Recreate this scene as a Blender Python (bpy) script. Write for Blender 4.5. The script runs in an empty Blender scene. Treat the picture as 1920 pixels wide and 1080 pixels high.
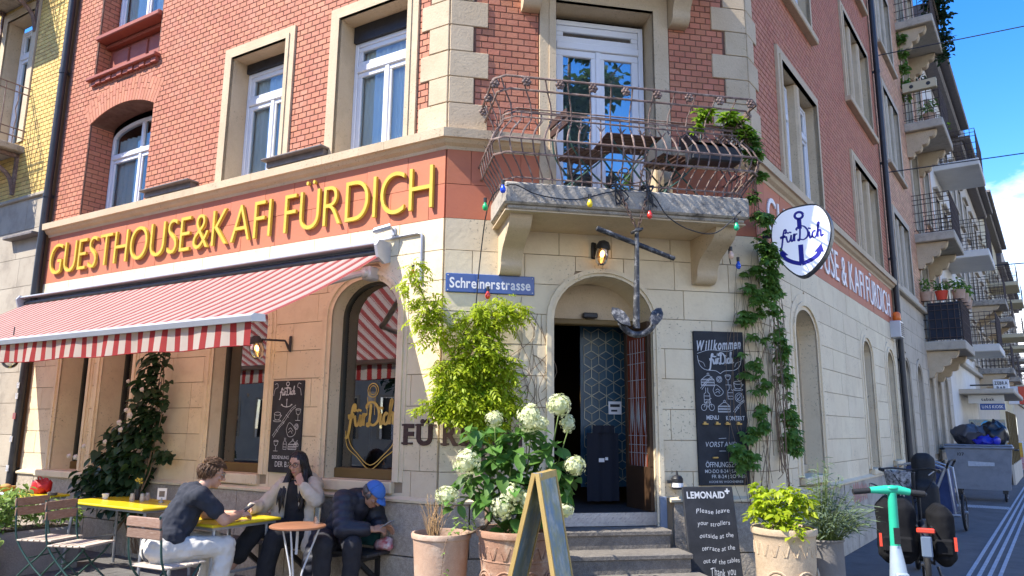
import bpy, math, random
from math import sin, cos, pi, radians as R, sqrt, atan2
from mathutils import Matrix, Vector, noise as mnoise
import numpy as np

SC = bpy.context.scene
COL = SC.collection
rnd = random.Random(7)

# ---------------------------------------------------------------- camera
cam_d = bpy.data.cameras.new('camera'); cam = bpy.data.objects.new('camera', cam_d); COL.objects.link(cam)
cam_d.sensor_width = 36.0; cam_d.lens = 26.033; cam_d.clip_start = .05; cam_d.clip_end = 4000
_p, _r = R(10.6567), R(.5522)
_fw = Vector((0, cos(_p), sin(_p))); _u0 = Vector((0, -sin(_p), cos(_p))); _x0 = Vector((1, 0, 0))
_rt = _x0 * cos(_r) + _u0 * sin(_r); _up = -_x0 * sin(_r) + _u0 * cos(_r)
cm = Matrix((( _rt.x, _up.x, -_fw.x, 0), (_rt.y, _up.y, -_fw.y, 0), (_rt.z, _up.z, -_fw.z, 1.57), (0, 0, 0, 1)))
cam.matrix_world = cm
SC.camera = cam

# ---------------------------------------------------------------- light
SUN_AZ, SUN_EL = R(-157.5), R(50)
sd = Vector((cos(SUN_AZ) * cos(SUN_EL), sin(SUN_AZ) * cos(SUN_EL), sin(SUN_EL)))
sun_d = bpy.data.lights.new('sun', 'SUN'); sun_d.energy = 3.5; sun_d.angle = R(.53); sun_d.color = (1, .95, .87)
sun = bpy.data.objects.new('sun', sun_d); COL.objects.link(sun)
sun.rotation_euler = sd.to_track_quat('Z', 'Y').to_euler(); sun.location = (-20, -8, 26)
wd = bpy.data.worlds.new('World'); SC.world = wd; wd.use_nodes = True
nt = wd.node_tree; bg = nt.nodes['Background']; bg.inputs['Strength'].default_value = .15
sky = nt.nodes.new('ShaderNodeTexSky'); sky.sky_type = 'NISHITA'; sky.sun_disc = False
sky.sun_elevation = SUN_EL; sky.sun_rotation = (pi / 2 - SUN_AZ) % (2 * pi)
sky.air_density = 1.0; sky.dust_density = .3; sky.ozone_density = 1.6; sky.altitude = 400
hs = nt.nodes.new('ShaderNodeHueSaturation'); hs.inputs['Saturation'].default_value = 1.42; hs.inputs['Hue'].default_value = .512
nt.links.new(sky.outputs[0], hs.inputs['Color'])
tc = nt.nodes.new('ShaderNodeTexCoord'); mp = nt.nodes.new('ShaderNodeMapping'); mp.inputs['Scale'].default_value = (2.1, 2.1, 4.2)
mp.inputs['Location'].default_value = (.35, 1.2, .12)
cn = nt.nodes.new('ShaderNodeTexNoise'); cn.inputs['Scale'].default_value = 1.5; cn.inputs['Detail'].default_value = 9; cn.inputs['Roughness'].default_value = .56
sx = nt.nodes.new('ShaderNodeSeparateXYZ'); nt.links.new(tc.outputs['Generated'], sx.inputs[0])
lw = nt.nodes.new('ShaderNodeMapRange'); lw.interpolation_type = 'SMOOTHSTEP'; lw.inputs['From Min'].default_value = .34; lw.inputs['From Max'].default_value = .22; lw.inputs['To Min'].default_value = -.075; lw.inputs['To Max'].default_value = .17; nt.links.new(sx.outputs['Z'], lw.inputs['Value'])
ca = nt.nodes.new('ShaderNodeMath'); ca.operation = 'ADD'; nt.links.new(cn.outputs['Fac'], ca.inputs[0]); nt.links.new(lw.outputs[0], ca.inputs[1])
cr = nt.nodes.new('ShaderNodeValToRGB'); cr.color_ramp.elements[0].position = .55; cr.color_ramp.elements[1].position = .66
nt.links.new(tc.outputs['Generated'], mp.inputs['Vector']); nt.links.new(mp.outputs[0], cn.inputs['Vector']); nt.links.new(ca.outputs[0], cr.inputs[0])
mixc = nt.nodes.new('ShaderNodeMix'); mixc.data_type = 'RGBA'; mixc.inputs['B'].default_value = (5.2, 5.4, 5.8, 1)
nt.links.new(cr.outputs[0], mixc.inputs['Factor']); nt.links.new(hs.outputs[0], mixc.inputs['A'])
nt.links.new(mixc.outputs['Result'], bg.inputs['Color'])
vs = SC.view_settings; vs.view_transform = 'Standard'; vs.look = 'None'; vs.exposure = 1.52; vs.gamma = 1; vs.use_curve_mapping = False
SC.render.engine = 'CYCLES'

# ---------------------------------------------------------------- frames
def rot(o, ang): return Matrix.Translation(Vector(o)) @ Matrix.Rotation(ang, 4, 'Z')
P1 = (-.66174, 7.0, 0); P2 = (2.58291, 7.63142, 0)
FL = rot(P1, R(149.013 - 180)); FC = rot(P1, R(11.0124)); FR = rot(P2, R(53.9649)); FW = Matrix.Identity(4)
def at(F, x, y, z, rz=0, rx=0, ry=0):
    m = F @ Matrix.Translation((x, y, z)) @ Matrix.Rotation(rz, 4, 'Z')
    if rx: m = m @ Matrix.Rotation(rx, 4, 'X')
    if ry: m = m @ Matrix.Rotation(ry, 4, 'Y')
    return m
WM = {}
def setm(o, F, parent=None):
    WM[o.name] = F
    if parent is not None:
        o.parent = parent; o.matrix_basis = WM[parent.name].inverted() @ F
    else: o.matrix_basis = F

# ---------------------------------------------------------------- mesh builder
class MB:
    def __init__(s): s.v = []; s.f = []; s.m = []
    def add(s, vs, fs, mi=0):
        b = len(s.v); s.v.extend(vs)
        for f in fs: s.f.append([b + i for i in f]); s.m.append(mi)
        return s
    def quad(s, a, b, c, d, mi=0): return s.add([a, b, c, d], [(0, 1, 2, 3)], mi)
    def box(s, x0, x1, y0, y1, z0, z1, mi=0):
        return s.add([(x0, y0, z0), (x1, y0, z0), (x1, y1, z0), (x0, y1, z0), (x0, y0, z1), (x1, y0, z1), (x1, y1, z1), (x0, y1, z1)],
                     [(3, 2, 1, 0), (4, 5, 6, 7), (0, 1, 5, 4), (1, 2, 6, 5), (2, 3, 7, 6), (3, 0, 4, 7)], mi)
    def cbox(s, x0, x1, y0, y1, z0, z1, c=.01, mi=0):           # box with chamfered vertical-plan front/back edges
        p = [(x0 + c, z0), (x1 - c, z0), (x1, z0 + c), (x1, z1 - c), (x1 - c, z1), (x0 + c, z1), (x0, z1 - c), (x0, z0 + c)]
        q = [(min(max(a, x0 + c), x1 - c), min(max(b, z0 + c), z1 - c)) for a, b in p]
        n = 8; V = [(a, y0, b) for a, b in q] + [(a, y0 + c, b) for a, b in p] + [(a, y1, b) for a, b in p]
        F = [tuple(range(8))] + [(i + n, (i + 1) % n + n, (i + 1) % n, i) for i in range(n)] + [(i + 2 * n, (i + 1) % n + 2 * n, (i + 1) % n + n, i + n) for i in range(n)] + [tuple(reversed(range(16, 24)))]
        return s.add(V, [tuple(reversed(f)) if k else f for k, f in enumerate(F)], mi)
    def bar(s, p, q, w, h=None, mi=0, up=(0, 0, 1)):
        h = w if h is None else h
        p = Vector(p); q = Vector(q); d = (q - p).normalized(); u = Vector(up)
        if abs(d.dot(u)) > .98: u = Vector((0, 1, 0))
        a = d.cross(u).normalized() * w / 2; b = a.cross(d).normalized() * h / 2
        V = [p - a - b, p + a - b, p + a + b, p - a + b, q - a - b, q + a - b, q + a + b, q - a + b]
        return s.add([tuple(v) for v in V], [(3, 2, 1, 0), (4, 5, 6, 7), (0, 1, 5, 4), (1, 2, 6, 5), (2, 3, 7, 6), (3, 0, 4, 7)], mi)
    def tube(s, pts, r, n=6, mi=0, cap=True, closed=False):
        P = [Vector(p) for p in pts]; N = len(P); V = []; a = None
        for i, p in enumerate(P):
            if closed: d = P[(i + 1) % N] - P[i - 1]
            else: d = P[min(i + 1, N - 1)] - P[max(i - 1, 0)]
            if d.length < 1e-9: d = Vector((0, 0, 1))
            d.normalize()
            if a is None:
                u = Vector((0, 0, 1)) if abs(d.z) < .9 else Vector((0, 1, 0)); a = d.cross(u).normalized()
            else:
                a = a - d * a.dot(d)
                a = a.normalized() if a.length > 1e-6 else d.orthogonal().normalized()
            b = d.cross(a); rr = r[i] if isinstance(r, (list, tuple)) else r
            V += [tuple(p + (a * cos(2 * pi * k / n) + b * sin(2 * pi * k / n)) * rr) for k in range(n)]
        F = []
        for i in range(N if closed else N - 1):
            j = (i + 1) % N
            F += [(i * n + k, i * n + (k + 1) % n, j * n + (k + 1) % n, j * n + k) for k in range(n)]
        if cap and not closed: F += [tuple(reversed(range(n))), tuple(range((N - 1) * n, N * n))]
        return s.add(V, F, mi)
    def lathe(s, prof, n=24, c=(0, 0, 0), mi=0, axis='Z', sc=(1, 1), cap=False):
        V = []
        for r, z in prof:
            for k in range(n):
                a = 2 * pi * k / n; x, y = r * cos(a) * sc[0], r * sin(a) * sc[1]
                p = (x, y, z) if axis == 'Z' else ((z, x, y) if axis == 'X' else (x, -z, y))
                V.append((c[0] + p[0], c[1] + p[1], c[2] + p[2]))
        F = [(i * n + k, i * n + (k + 1) % n, (i + 1) * n + (k + 1) % n, (i + 1) * n + k) for i in range(len(prof) - 1) for k in range(n)]
        if cap: F += [tuple(reversed(range(n))), tuple(range((len(prof) - 1) * n, len(prof) * n))]
        return s.add(V, F, mi)
    def ball(s, c, r, nu=12, nv=8, mi=0, M=None):
        r = (r, r, r) if not isinstance(r, (tuple, list)) else r; V = []
        for i in range(nv + 1):
            t = pi * i / nv
            for k in range(nu):
                a = 2 * pi * k / nu; p = Vector((r[0] * sin(t) * cos(a), r[1] * sin(t) * sin(a), r[2] * cos(t)))
                if M: p = M @ p
                V.append((c[0] + p.x, c[1] + p.y, c[2] + p.z))
        F = [((i + 1) * nu + k, (i + 1) * nu + (k + 1) % nu, i * nu + (k + 1) % nu, i * nu + k) for i in range(nv) for k in range(nu)]
        return s.add(V, F, mi)
    def prism(s, poly, y0, y1, mi=0, plane='XZ'):
        n = len(poly); A = sum(poly[i][0] * poly[(i + 1) % n][1] - poly[(i + 1) % n][0] * poly[i][1] for i in range(n))
        if A < 0: poly = poly[::-1]
        f = {'XZ': lambda a, b, y: (a, y, b), 'XY': lambda a, b, y: (a, b, -y), 'YZ': lambda a, b, y: (-y, a, b)}[plane]
        V = [f(a, b, y0) for a, b in poly] + [f(a, b, y1) for a, b in poly]
        F = [tuple(range(n)), tuple(reversed(range(n, 2 * n)))] + [(i + n, (i + 1) % n + n, (i + 1) % n, i) for i in range(n)]
        return s.add(V, F, mi)
    def sheet(s, g, mi=0):                                          # g: rows of points
        n = len(g[0]); V = [tuple(p) for r in g for p in r]
        return s.add(V, [(i * n + k, i * n + k + 1, (i + 1) * n + k + 1, (i + 1) * n + k) for i in range(len(g) - 1) for k in range(n - 1)], mi)
    def merge(s, o, M=None, mi=None):
        vs = o.v if M is None else [tuple(M @ Vector(v)) for v in o.v]; b = len(s.v); s.v.extend(vs)
        for f, m in zip(o.f, o.m): s.f.append([b + i for i in f]); s.m.append(m if mi is None else mi)
        return s
    def mesh(s, name, mats, smooth=None):
        me = bpy.data.meshes.new(name); me.from_pydata(s.v, [], s.f)
        for m in (mats if isinstance(mats, (list, tuple)) else [mats]): me.materials.append(m)
        if any(s.m): me.polygons.foreach_set('material_index', s.m)
        if smooth is not None:
            me.polygons.foreach_set('use_smooth', [True] * len(s.f))
            if smooth < 180: me.set_sharp_from_angle(angle=R(smooth))
        me.update(); return me
    def build(s, name, mats, parent=None, F=None, smooth=None, kind=None, label=None):
        return put(name, s.mesh(name, mats, smooth), parent, F, kind, label)
def put(name, me, parent=None, F=None, kind=None, label=None):
    o = bpy.data.objects.new(name, me); COL.objects.link(o)
    setm(o, F if F is not None else (WM[parent.name] if parent is not None else FW), parent)
    if kind: o['kind'] = kind
    if label: o['label'] = label
    return o
def tag(o, label, cat, group=None):
    o['label'] = label; o['category'] = cat
    if group: o['group'] = group
    return o
def thing(name, label, cat, F=FW, group=None):
    o = bpy.data.objects.new(name, None); o.empty_display_size = .2; COL.objects.link(o); setm(o, F)
    return tag(o, label, cat, group)
def copy_tree(o, F, label, parent=None):
    def rec(a, par, Fn):
        c = a.copy(); COL.objects.link(c); WM[c.name] = Fn
        if par is not None:
            c.parent = par; c.matrix_basis = a.matrix_basis.copy()
        else: c.matrix_basis = Fn
        for ch in [x for x in CH.get(a.name, [])]: rec(ch, c, Fn @ ch.matrix_basis)
        return c
    CH = {}
    for x in bpy.data.objects:
        if x.parent: CH.setdefault(x.parent.name, []).append(x)
    c = rec(o, None, F); c['label'] = label
    return c
def catmull(P, n=6, closed=False):
    P = [np.array(p, float) for p in P]; N = len(P); out = []
    for i in range(N if closed else N - 1):
        p0, p1, p2, p3 = (P[(i - 1) % N], P[i], P[(i + 1) % N], P[(i + 2) % N]) if closed else (P[max(i - 1, 0)], P[i], P[i + 1], P[min(i + 2, N - 1)])
        for k in range(n):
            t = k / n
            out.append(tuple(.5 * (2 * p1 + (p2 - p0) * t + (2 * p0 - 5 * p1 + 4 * p2 - p3) * t * t + (3 * p1 - p0 - 3 * p2 + p3) * t ** 3)))
    if not closed: out.append(tuple(P[-1]))
    return out

# ---------------------------------------------------------------- materials
class NT:
    def __init__(s, name):
        s.m = bpy.data.materials.new(name); s.m.use_nodes = True; s.t = s.m.node_tree; s.b = s.t.nodes['Principled BSDF']; s.out = s.t.nodes['Material Output']
    def n(s, t, **k):
        x = s.t.nodes.new('ShaderNode' + t)
        for a, b in k.items():
            if hasattr(x, a): setattr(x, a, b)
            else: x.inputs[a].default_value = b
        return x
    def l(s, a, b): s.t.links.new(a, b)
def rgb(c): return (c[0], c[1], c[2], 1)
def mixcol(N, fac, a, b, blend='MIX'):
    m = N.n('Mix', data_type='RGBA', blend_type=blend)
    if hasattr(fac, 'links'): N.l(fac, m.inputs['Factor'])
    else: m.inputs['Factor'].default_value = fac
    for k, v in (('A', a), ('B', b)):
        if hasattr(v, 'links'): N.l(v, m.inputs[k])
        else: m.inputs[k].default_value = rgb(v)
    return m.outputs['Result']
def ramp(N, src, p0, p1, c0=(0, 0, 0), c1=(1, 1, 1)):
    r = N.n('ValToRGB'); e = r.color_ramp.elements; e[0].position = p0; e[1].position = p1; e[0].color = rgb(c0); e[1].color = rgb(c1); N.l(src, r.inputs[0]); return r.outputs[0]
def mk(name, col, col2=None, scale=6, rough=.8, bump=0, bscale=60, metal=0, island=0, stain=None, stain_amt=.5, stain_scale=2.5, spec=.4, stretch=None, coat=0, trans=0, grain=0, speck=0):
    N = NT(name); N.b.inputs['Roughness'].default_value = rough; N.b.inputs['Metallic'].default_value = metal; N.b.inputs['Specular IOR Level'].default_value = spec
    if coat: N.b.inputs['Coat Weight'].default_value = coat
    geo = N.n('NewGeometry'); pos = geo.outputs['Position']
    if stretch:
        mp = N.n('Mapping'); mp.inputs['Scale'].default_value = stretch; N.l(pos, mp.inputs['Vector']); pos = mp.outputs[0]
    c = None
    if col2:
        t = N.n('TexNoise'); t.inputs['Scale'].default_value = scale; t.inputs['Detail'].default_value = 5; t.inputs['Roughness'].default_value = .65; N.l(pos, t.inputs['Vector'])
        c = mixcol(N, ramp(N, t.outputs['Fac'], .32, .68), col, col2)
    if grain:
        t = N.n('TexNoise'); t.inputs['Scale'].default_value = 140; t.inputs['Detail'].default_value = 3; N.l(pos, t.inputs['Vector'])
        c = mixcol(N, ramp(N, t.outputs['Fac'], .35, .65), c if c is not None else col, mixcol(N, 1.0, c if c is not None else col, (1 - grain,) * 3, 'MULTIPLY'))
    if island:
        oi = N.n('ObjectInfo'); ad = N.n('Math', operation='ADD'); N.l(oi.outputs['Random'], ad.inputs[0]); N.l(geo.outputs['Random Per Island'], ad.inputs[1])
        fr = N.n('Math', operation='FRACT'); N.l(ad.outputs[0], fr.inputs[0])
        h = N.n('HueSaturation'); mr = N.n('MapRange'); mr.inputs['To Min'].default_value = 1 - island; mr.inputs['To Max'].default_value = 1 + island
        N.l(fr.outputs[0], mr.inputs['Value']); N.l(mr.outputs[0], h.inputs['Value'])
        m7 = N.n('Math', operation='MULTIPLY'); m7.inputs[1].default_value = 7.31; N.l(fr.outputs[0], m7.inputs[0]); f7 = N.n('Math', operation='FRACT'); N.l(m7.outputs[0], f7.inputs[0])
        m2 = N.n('MapRange'); m2.inputs['To Min'].default_value = .5 - island * .04; m2.inputs['To Max'].default_value = .5 + island * .04; N.l(f7.outputs[0], m2.inputs['Value']); N.l(m2.outputs[0], h.inputs['Hue'])
        if c is not None: N.l(c, h.inputs['Color'])
        else: h.inputs['Color'].default_value = rgb(col)
        c = h.outputs['Color']
    if stain:
        t = N.n('TexNoise'); t.inputs['Scale'].default_value = stain_scale; t.inputs['Detail'].default_value = 8; t.inputs['Roughness'].default_value = .7; N.l(pos, t.inputs['Vector'])
        r = ramp(N, t.outputs['Fac'], .5, .72); mu = N.n('Math', operation='MULTIPLY'); mu.inputs[1].default_value = stain_amt; N.l(r, mu.inputs[0])
        c = mixcol(N, mu.outputs[0], c if c is not None else col, stain)
    if speck:
        t = N.n('TexNoise'); t.inputs['Scale'].default_value = 42; t.inputs['Detail'].default_value = 2; N.l(pos, t.inputs['Vector']); t2 = N.n('TexNoise'); t2.inputs['Scale'].default_value = 1.7; t2.inputs['Detail'].default_value = 3; N.l(pos, t2.inputs['Vector'])
        mu = N.n('Math', operation='MULTIPLY'); N.l(ramp(N, t.outputs['Fac'], .62, .68), mu.inputs[0]); N.l(ramp(N, t2.outputs['Fac'], .48, .62, (0, 0, 0), (speck,) * 3), mu.inputs[1])
        c = mixcol(N, mu.outputs[0], c if c is not None else col, tuple(v * .28 for v in col))
    if c is not None: N.l(c, N.b.inputs['Base Color'])
    else: N.b.inputs['Base Color'].default_value = rgb(col)
    if bump:
        t = N.n('TexNoise'); t.inputs['Scale'].default_value = bscale; t.inputs['Detail'].default_value = 4; N.l(pos, t.inputs['Vector'])
        b = N.n('Bump'); b.inputs['Strength'].default_value = bump; b.inputs['Distance'].default_value = .01; N.l(t.outputs['Fac'], b.inputs['Height']); N.l(b.outputs[0], N.b.inputs['Normal'])
    if trans:
        tr = N.n('BsdfTranslucent'); ms = N.n('MixShader'); ms.inputs[0].default_value = trans
        if c is not None: N.l(c, tr.inputs['Color'])
        else: tr.inputs['Color'].default_value = rgb(col)
        N.l(N.b.outputs[0], ms.inputs[1]); N.l(tr.outputs[0], ms.inputs[2]); N.l(ms.outputs[0], N.out.inputs['Surface'])
    return N.m
def mk_glass(name, tint=(.85, .9, .9), refl=.12):
    N = NT(name); g = N.n('BsdfGlossy'); g.inputs['Roughness'].default_value = .01; t = N.n('BsdfTransparent'); t.inputs['Color'].default_value = rgb(tint)
    f = N.n('Fresnel'); f.inputs['IOR'].default_value = 1.52; mr = N.n('MapRange'); mr.inputs['To Min'].default_value = refl; mr.inputs['To Max'].default_value = 1; N.l(f.outputs[0], mr.inputs['Value'])
    tn = N.n('TexNoise'); tn.inputs['Scale'].default_value = .9; ge = N.n('NewGeometry'); N.l(ge.outputs['Position'], tn.inputs['Vector']); bp = N.n('Bump'); bp.inputs['Strength'].default_value = .02; bp.inputs['Distance'].default_value = .05; N.l(tn.outputs['Fac'], bp.inputs['Height']); N.l(bp.outputs[0], g.inputs['Normal'])
    m = N.n('MixShader'); N.l(mr.outputs[0], m.inputs[0]); N.l(t.outputs[0], m.inputs[1]); N.l(g.outputs[0], m.inputs[2]); N.l(m.outputs[0], N.out.inputs['Surface'])
    return N.m
def mk_emit(name, col, st):
    N = NT(name); N.b.inputs['Base Color'].default_value = rgb(col); N.b.inputs['Emission Color'].default_value = rgb(col); N.b.inputs['Emission Strength'].default_value = st; return N.m

M_ = dict(
 brick=mk('red brick', (.50, .195, .108), (.445, .16, .09), 1.4, .78, .3, 60, island=.10, stain=(.54, .27, .18), stain_amt=.45, stain_scale=5),
 mortar=mk('dark mortar', (.12, .06, .04), (.19, .105, .075), 9, .95, .3, 80),
 ybrick=mk('yellow brick', (.72, .51, .16), (.64, .43, .13), 3, .8, .25, 90, island=.16),
 ymortar=mk('brown mortar', (.22, .13, .07), None, rough=.95),
 pbrick=mk('pink brick', (.62, .36, .22), (.56, .31, .185), 3, .82, .2, 90, island=.14),
 pmortar=mk('pink mortar', (.36, .23, .16), None, rough=.95),
 stone=mk('cream limestone', (.62, .49, .32), (.55, .42, .265), 2.2, .85, .3, 45, stain=(.34, .26, .16), stain_amt=.35, stain_scale=3.5, grain=.12, island=.05, speck=.5),
 cream=mk('cream painted stone', (.76, .64, .43), (.70, .57, .37), 1.6, .75, .3, 22, stain=(.46, .34, .20), stain_amt=.36, stain_scale=3.6, island=.055, speck=.7),
 joint=mk('dark joint', (.34, .255, .165), None, rough=.95),
 red=mk('brick red paint', (.50, .165, .08), (.46, .14, .07), 2.5, .7, .15, 30, island=.07, stain=(.52, .2, .12), stain_amt=.4),
 redjoint=mk('red joint', (.22, .06, .035), None, rough=.95),
 granite=mk('granite plinth', (.60, .51, .39), (.42, .35, .26), 26, .85, .7, 38, stain=(.22, .185, .145), stain_amt=.45, stain_scale=5, grain=.35, island=.08),
 slab=mk('weathered concrete', (.50, .44, .35), (.38, .33, .26), 4, .9, .6, 40, stain=(.06, .055, .05), stain_amt=.95, stain_scale=9, grain=.3),
 white=mk('white window paint', (.78, .79, .80), (.74, .75, .77), 3, .4),
 redwood=mk('red painted wood', (.36, .10, .06), (.30, .08, .05), 4, .6),
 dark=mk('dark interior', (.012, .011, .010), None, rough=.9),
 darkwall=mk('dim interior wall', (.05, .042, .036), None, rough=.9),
 curtain=mk('pale curtain', (.80, .85, .84), (.72, .79, .79), 2, .95),
 lead=mk('lead flashing', (.20, .17, .15), (.13, .11, .10), 12, .6, .3, 30),
 dbrown=mk('dark brown varnish', (.075, .04, .02), (.05, .027, .014), 9, .45),
 stepst=mk('worn step granite', (.25, .22, .18), (.17, .15, .125), 22, .85, .6, 40, stain=(.09, .08, .07), stain_amt=.6, stain_scale=6, grain=.35),
 rplinth=mk('rendered plinth', (.54, .48, .38), (.44, .38, .30), 3, .9, .6, 30, stain=(.2, .17, .14), stain_amt=.6, stain_scale=3, grain=.2, island=.05),
 brown=mk('brown paint', (.17, .11, .035), (.14, .09, .03), 5, .6),
 black=mk('black metal', (.018, .018, .02), (.03, .03, .032), 14, .45, .2, 60),
 pipe=mk('black painted pipe', (.022, .023, .026), (.035, .036, .04), 8, .4),
 rail=mk('rusty brown iron', (.23, .15, .115), (.10, .065, .055), 26, .75, .5, 90, stain=(.46, .36, .30), stain_amt=.7, stain_scale=9),
 grey=mk('grey aluminium', (.52, .53, .55), (.46, .47, .49), 5, .38, metal=.35),
 yellow=mk('yellow letter paint', (.66, .46, .05), (.58, .39, .04), 4, .65, .1, 40, stain=(.5, .36, .12), stain_amt=.35, stain_scale=5),
 wletter=mk('white letter paint', (.78, .76, .74), None, rough=.5),
 dletter=mk('dark brown letter paint', (.05, .028, .022), (.08, .045, .035), 25, .8),
 chalkb=mk('black chalkboard', (.016, .017, .019), (.035, .036, .04), 5, .75, .1, 30),
 chalk=mk('white chalk', (.62, .62, .61), (.5, .5, .5), 50, .9),
 glass=mk_glass('window glass', (.88, .94, .93), .08), shop=mk_glass('shop glass', (.72, .74, .72), .20), sky_glass=mk_glass('balcony door glass', (.5, .58, .6), .55),
 gold=mk('gold paint', (.62, .42, .10), (.5, .33, .08), 9, .45),
)
# ================================================================ facade helpers
class Op:
    def __init__(s, xl, xr, zb, zt, zs=None): s.xl, s.xr, s.zb, s.zt, s.zs = xl, xr, zb, zt, zs
    def span(s, z):
        if z < s.zb - 1e-6 or z > s.zt + 1e-6: return None
        if s.zs is None or z <= s.zs: return (s.xl, s.xr)
        c = (s.xl + s.xr) / 2; w = (s.xr - s.xl) / 2; t = min(1, (z - s.zs) / (s.zt - s.zs)); h = w * sqrt(max(0, 1 - t * t)); return (c - h, c + h)
    def outline(s, n=16):
        if s.zs is None: return [(s.xl, s.zb), (s.xl, s.zt), (s.xr, s.zt), (s.xr, s.zb)]
        c = (s.xl + s.xr) / 2; w = (s.xr - s.xl) / 2; h = s.zt - s.zs
        return [(s.xl, s.zb)] + [(c - w * cos(pi * k / n), s.zs + h * sin(pi * k / n)) for k in range(n + 1)] + [(s.xr, s.zb)]
    def grow(s, d, db=0): return Op(s.xl - d, s.xr + d, s.zb - db, s.zt + d, s.zs)
    def levels(s, n=10):
        if s.zs is None: return [s.zb, s.zt]
        return [s.zb] + [s.zs + (s.zt - s.zs) * sin(pi / 2 * k / n) for k in range(n + 1)]
def wall_sheet(mb, x0, x1, z0, z1, y, ops, mi=0):
    zs = {round(z0, 5), round(z1, 5)}
    for o in ops:
        for z in o.levels():
            if z0 < z < z1: zs.add(round(z, 5))
    zs = sorted(zs)
    for za, zb in zip(zs, zs[1:]):
        if zb - za < 1e-5: continue
        zm = (za + zb) / 2; act = sorted([o for o in ops if o.span(zm)], key=lambda o: o.xl); ca = cb = x0
        for o in act:
            a = o.span(za + 1e-6) or o.span(zm); b = o.span(zb - 1e-6) or o.span(zm)
            if max(a[0], b[0]) <= x0 or min(a[1], b[1]) <= x0:
                if a[1] > x0: ca, cb = a[1], b[1]
                continue
            if a[0] >= x1: break
            mb.quad((ca, y, za), (min(a[0], x1), y, za), (min(b[0], x1), y, zb), (cb, y, zb), mi); ca, cb = a[1], b[1]
        if ca < x1 - 1e-4: mb.quad((ca, y, za), (x1, y, za), (x1, y, zb), (cb, y, zb), mi)
def reveal(mb, o, y0, y1, mi=0, sill=True):
    p = o.outline()
    for a, b in zip(p, p[1:]): mb.quad((a[0], y0, a[1]), (b[0], y0, b[1]), (b[0], y1, b[1]), (a[0], y1, a[1]), mi)
    if sill: mb.quad((o.xr, y0, o.zb), (o.xl, y0, o.zb), (o.xl, y1, o.zb), (o.xr, y1, o.zb), mi)
def ring(mb, o, w, y0, y1, mi=0, wt=None, joints=True):                # raised frame round an opening, w wide, front at y0
    p = o.outline(); q = Op(o.xl - w, o.xr + w, o.zb, o.zt + (wt if wt is not None else w), o.zs).outline()
    for i in range(len(p) - 1):
        a, b, c, d = p[i], p[i + 1], q[i + 1], q[i]
        mb.quad((d[0], y0, d[1]), (c[0], y0, c[1]), (b[0], y0, b[1]), (a[0], y0, a[1]), mi)
        mb.quad((d[0], y1, d[1]), (c[0], y1, c[1]), (c[0], y0, c[1]), (d[0], y0, d[1]), mi)
        mb.quad((a[0], y0, a[1]), (b[0], y0, b[1]), (b[0], y1, b[1]), (a[0], y1, a[1]), mi)
def blocks(x0, x1, zl, blen, ops, gap=.007, seed=1):
    """rows of stones between the levels zl; yields outlines clipped against the openings"""
    r = random.Random(seed); out = []
    for k in range(len(zl) - 1):
        za, zb = zl[k] + gap / 2, zl[k + 1] - gap / 2; xs = [x0]; x = x0 + blen * (.5 if k % 2 else 1) * r.uniform(.85, 1.1)
        while x < x1 - .18: xs.append(x); x += blen * r.uniform(.85, 1.15)
        xs.append(x1)
        n = 7; zz = [za + (zb - za) * i / (n - 1) for i in range(n)]
        act = [o for o in ops if any(o.span(z) for z in zz)]
        for xa, xb in zip(xs, xs[1:]):
            xa += gap / 2; xb -= gap / 2
            segs = [(xa, xb, None, None)]
            for o in act:
                if o.xr <= xa or o.xl >= xb: continue
                ns = []
                for (a, b, lo, ro) in segs:
                    c = (o.xl + o.xr) / 2
                    if a < min(c, o.xl + .0) or (o.zs and zz[-1] > o.zs and a < c): ns.append((a, min(b, c), lo, o))
                    if b > max(c, o.xr - .0) or (o.zs and zz[-1] > o.zs and b > c): ns.append((max(a, c), b, o, ro))
                segs = ns
            for (a, b, lo, ro) in segs:
                L = []; Rr = []
                for z in zz:
                    l = a; rr = b
                    if lo and lo.span(z): l = max(a, lo.span(z)[1])
                    if ro and ro.span(z): rr = min(b, ro.span(z)[0])
                    if rr - l > .012: L.append((l, z)); Rr.append((rr, z))
                if len(L) < 2 or L[-1][1] - L[0][1] < .02: continue
                if all(abs(p[0] - L[0][0]) < 1e-6 for p in L): L = [L[0], L[-1]]
                if all(abs(p[0] - Rr[0][0]) < 1e-6 for p in Rr): Rr = [Rr[0], Rr[-1]]
                out.append(L[::-1] + Rr)
    return out
def lay_blocks(name, polys, parent, F, mat, t, y=0, kind_limit=None, jit=.0015, seed=3):
    r = random.Random(seed)
    for p in polys:
        tt = t + r.uniform(-jit, jit); mb = MB(); mb.prism(p, y - tt, y - .0005); mb.build(name, mat, parent, F)
BR = {}
def brick_mesh(bw, bh, mat):
    k = (bw, bh, mat.name)
    if k not in BR:
        BR[k] = [brick_mb(bw, bh, random.Random(i)).mesh('brick', mat) for i in range(5)]
    return BR[k]
def brick_mb(w, h, r, t=.006, x=0, z=0, mb=None):
    mb = mb or MB(); j = lambda: r.uniform(-.0012, .0012); c = .0022
    f = [(x + c + j(), -t + j() * .8, z + c + j()), (x + w - c + j(), -t + j() * .8, z + c + j()), (x + w - c + j(), -t + j() * .8, z + h - c + j()), (x + c + j(), -t + j() * .8, z + h - c + j())]
    b = [(x, 0, z), (x + w, 0, z), (x + w, 0, z + h), (x, 0, z + h)]
    return mb.add(f + b, [(0, 1, 2, 3), (4, 5, 1, 0), (5, 6, 2, 1), (6, 7, 3, 2), (7, 4, 0, 3)])
CAMP = Vector((0, 0, 1.57))
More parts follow.
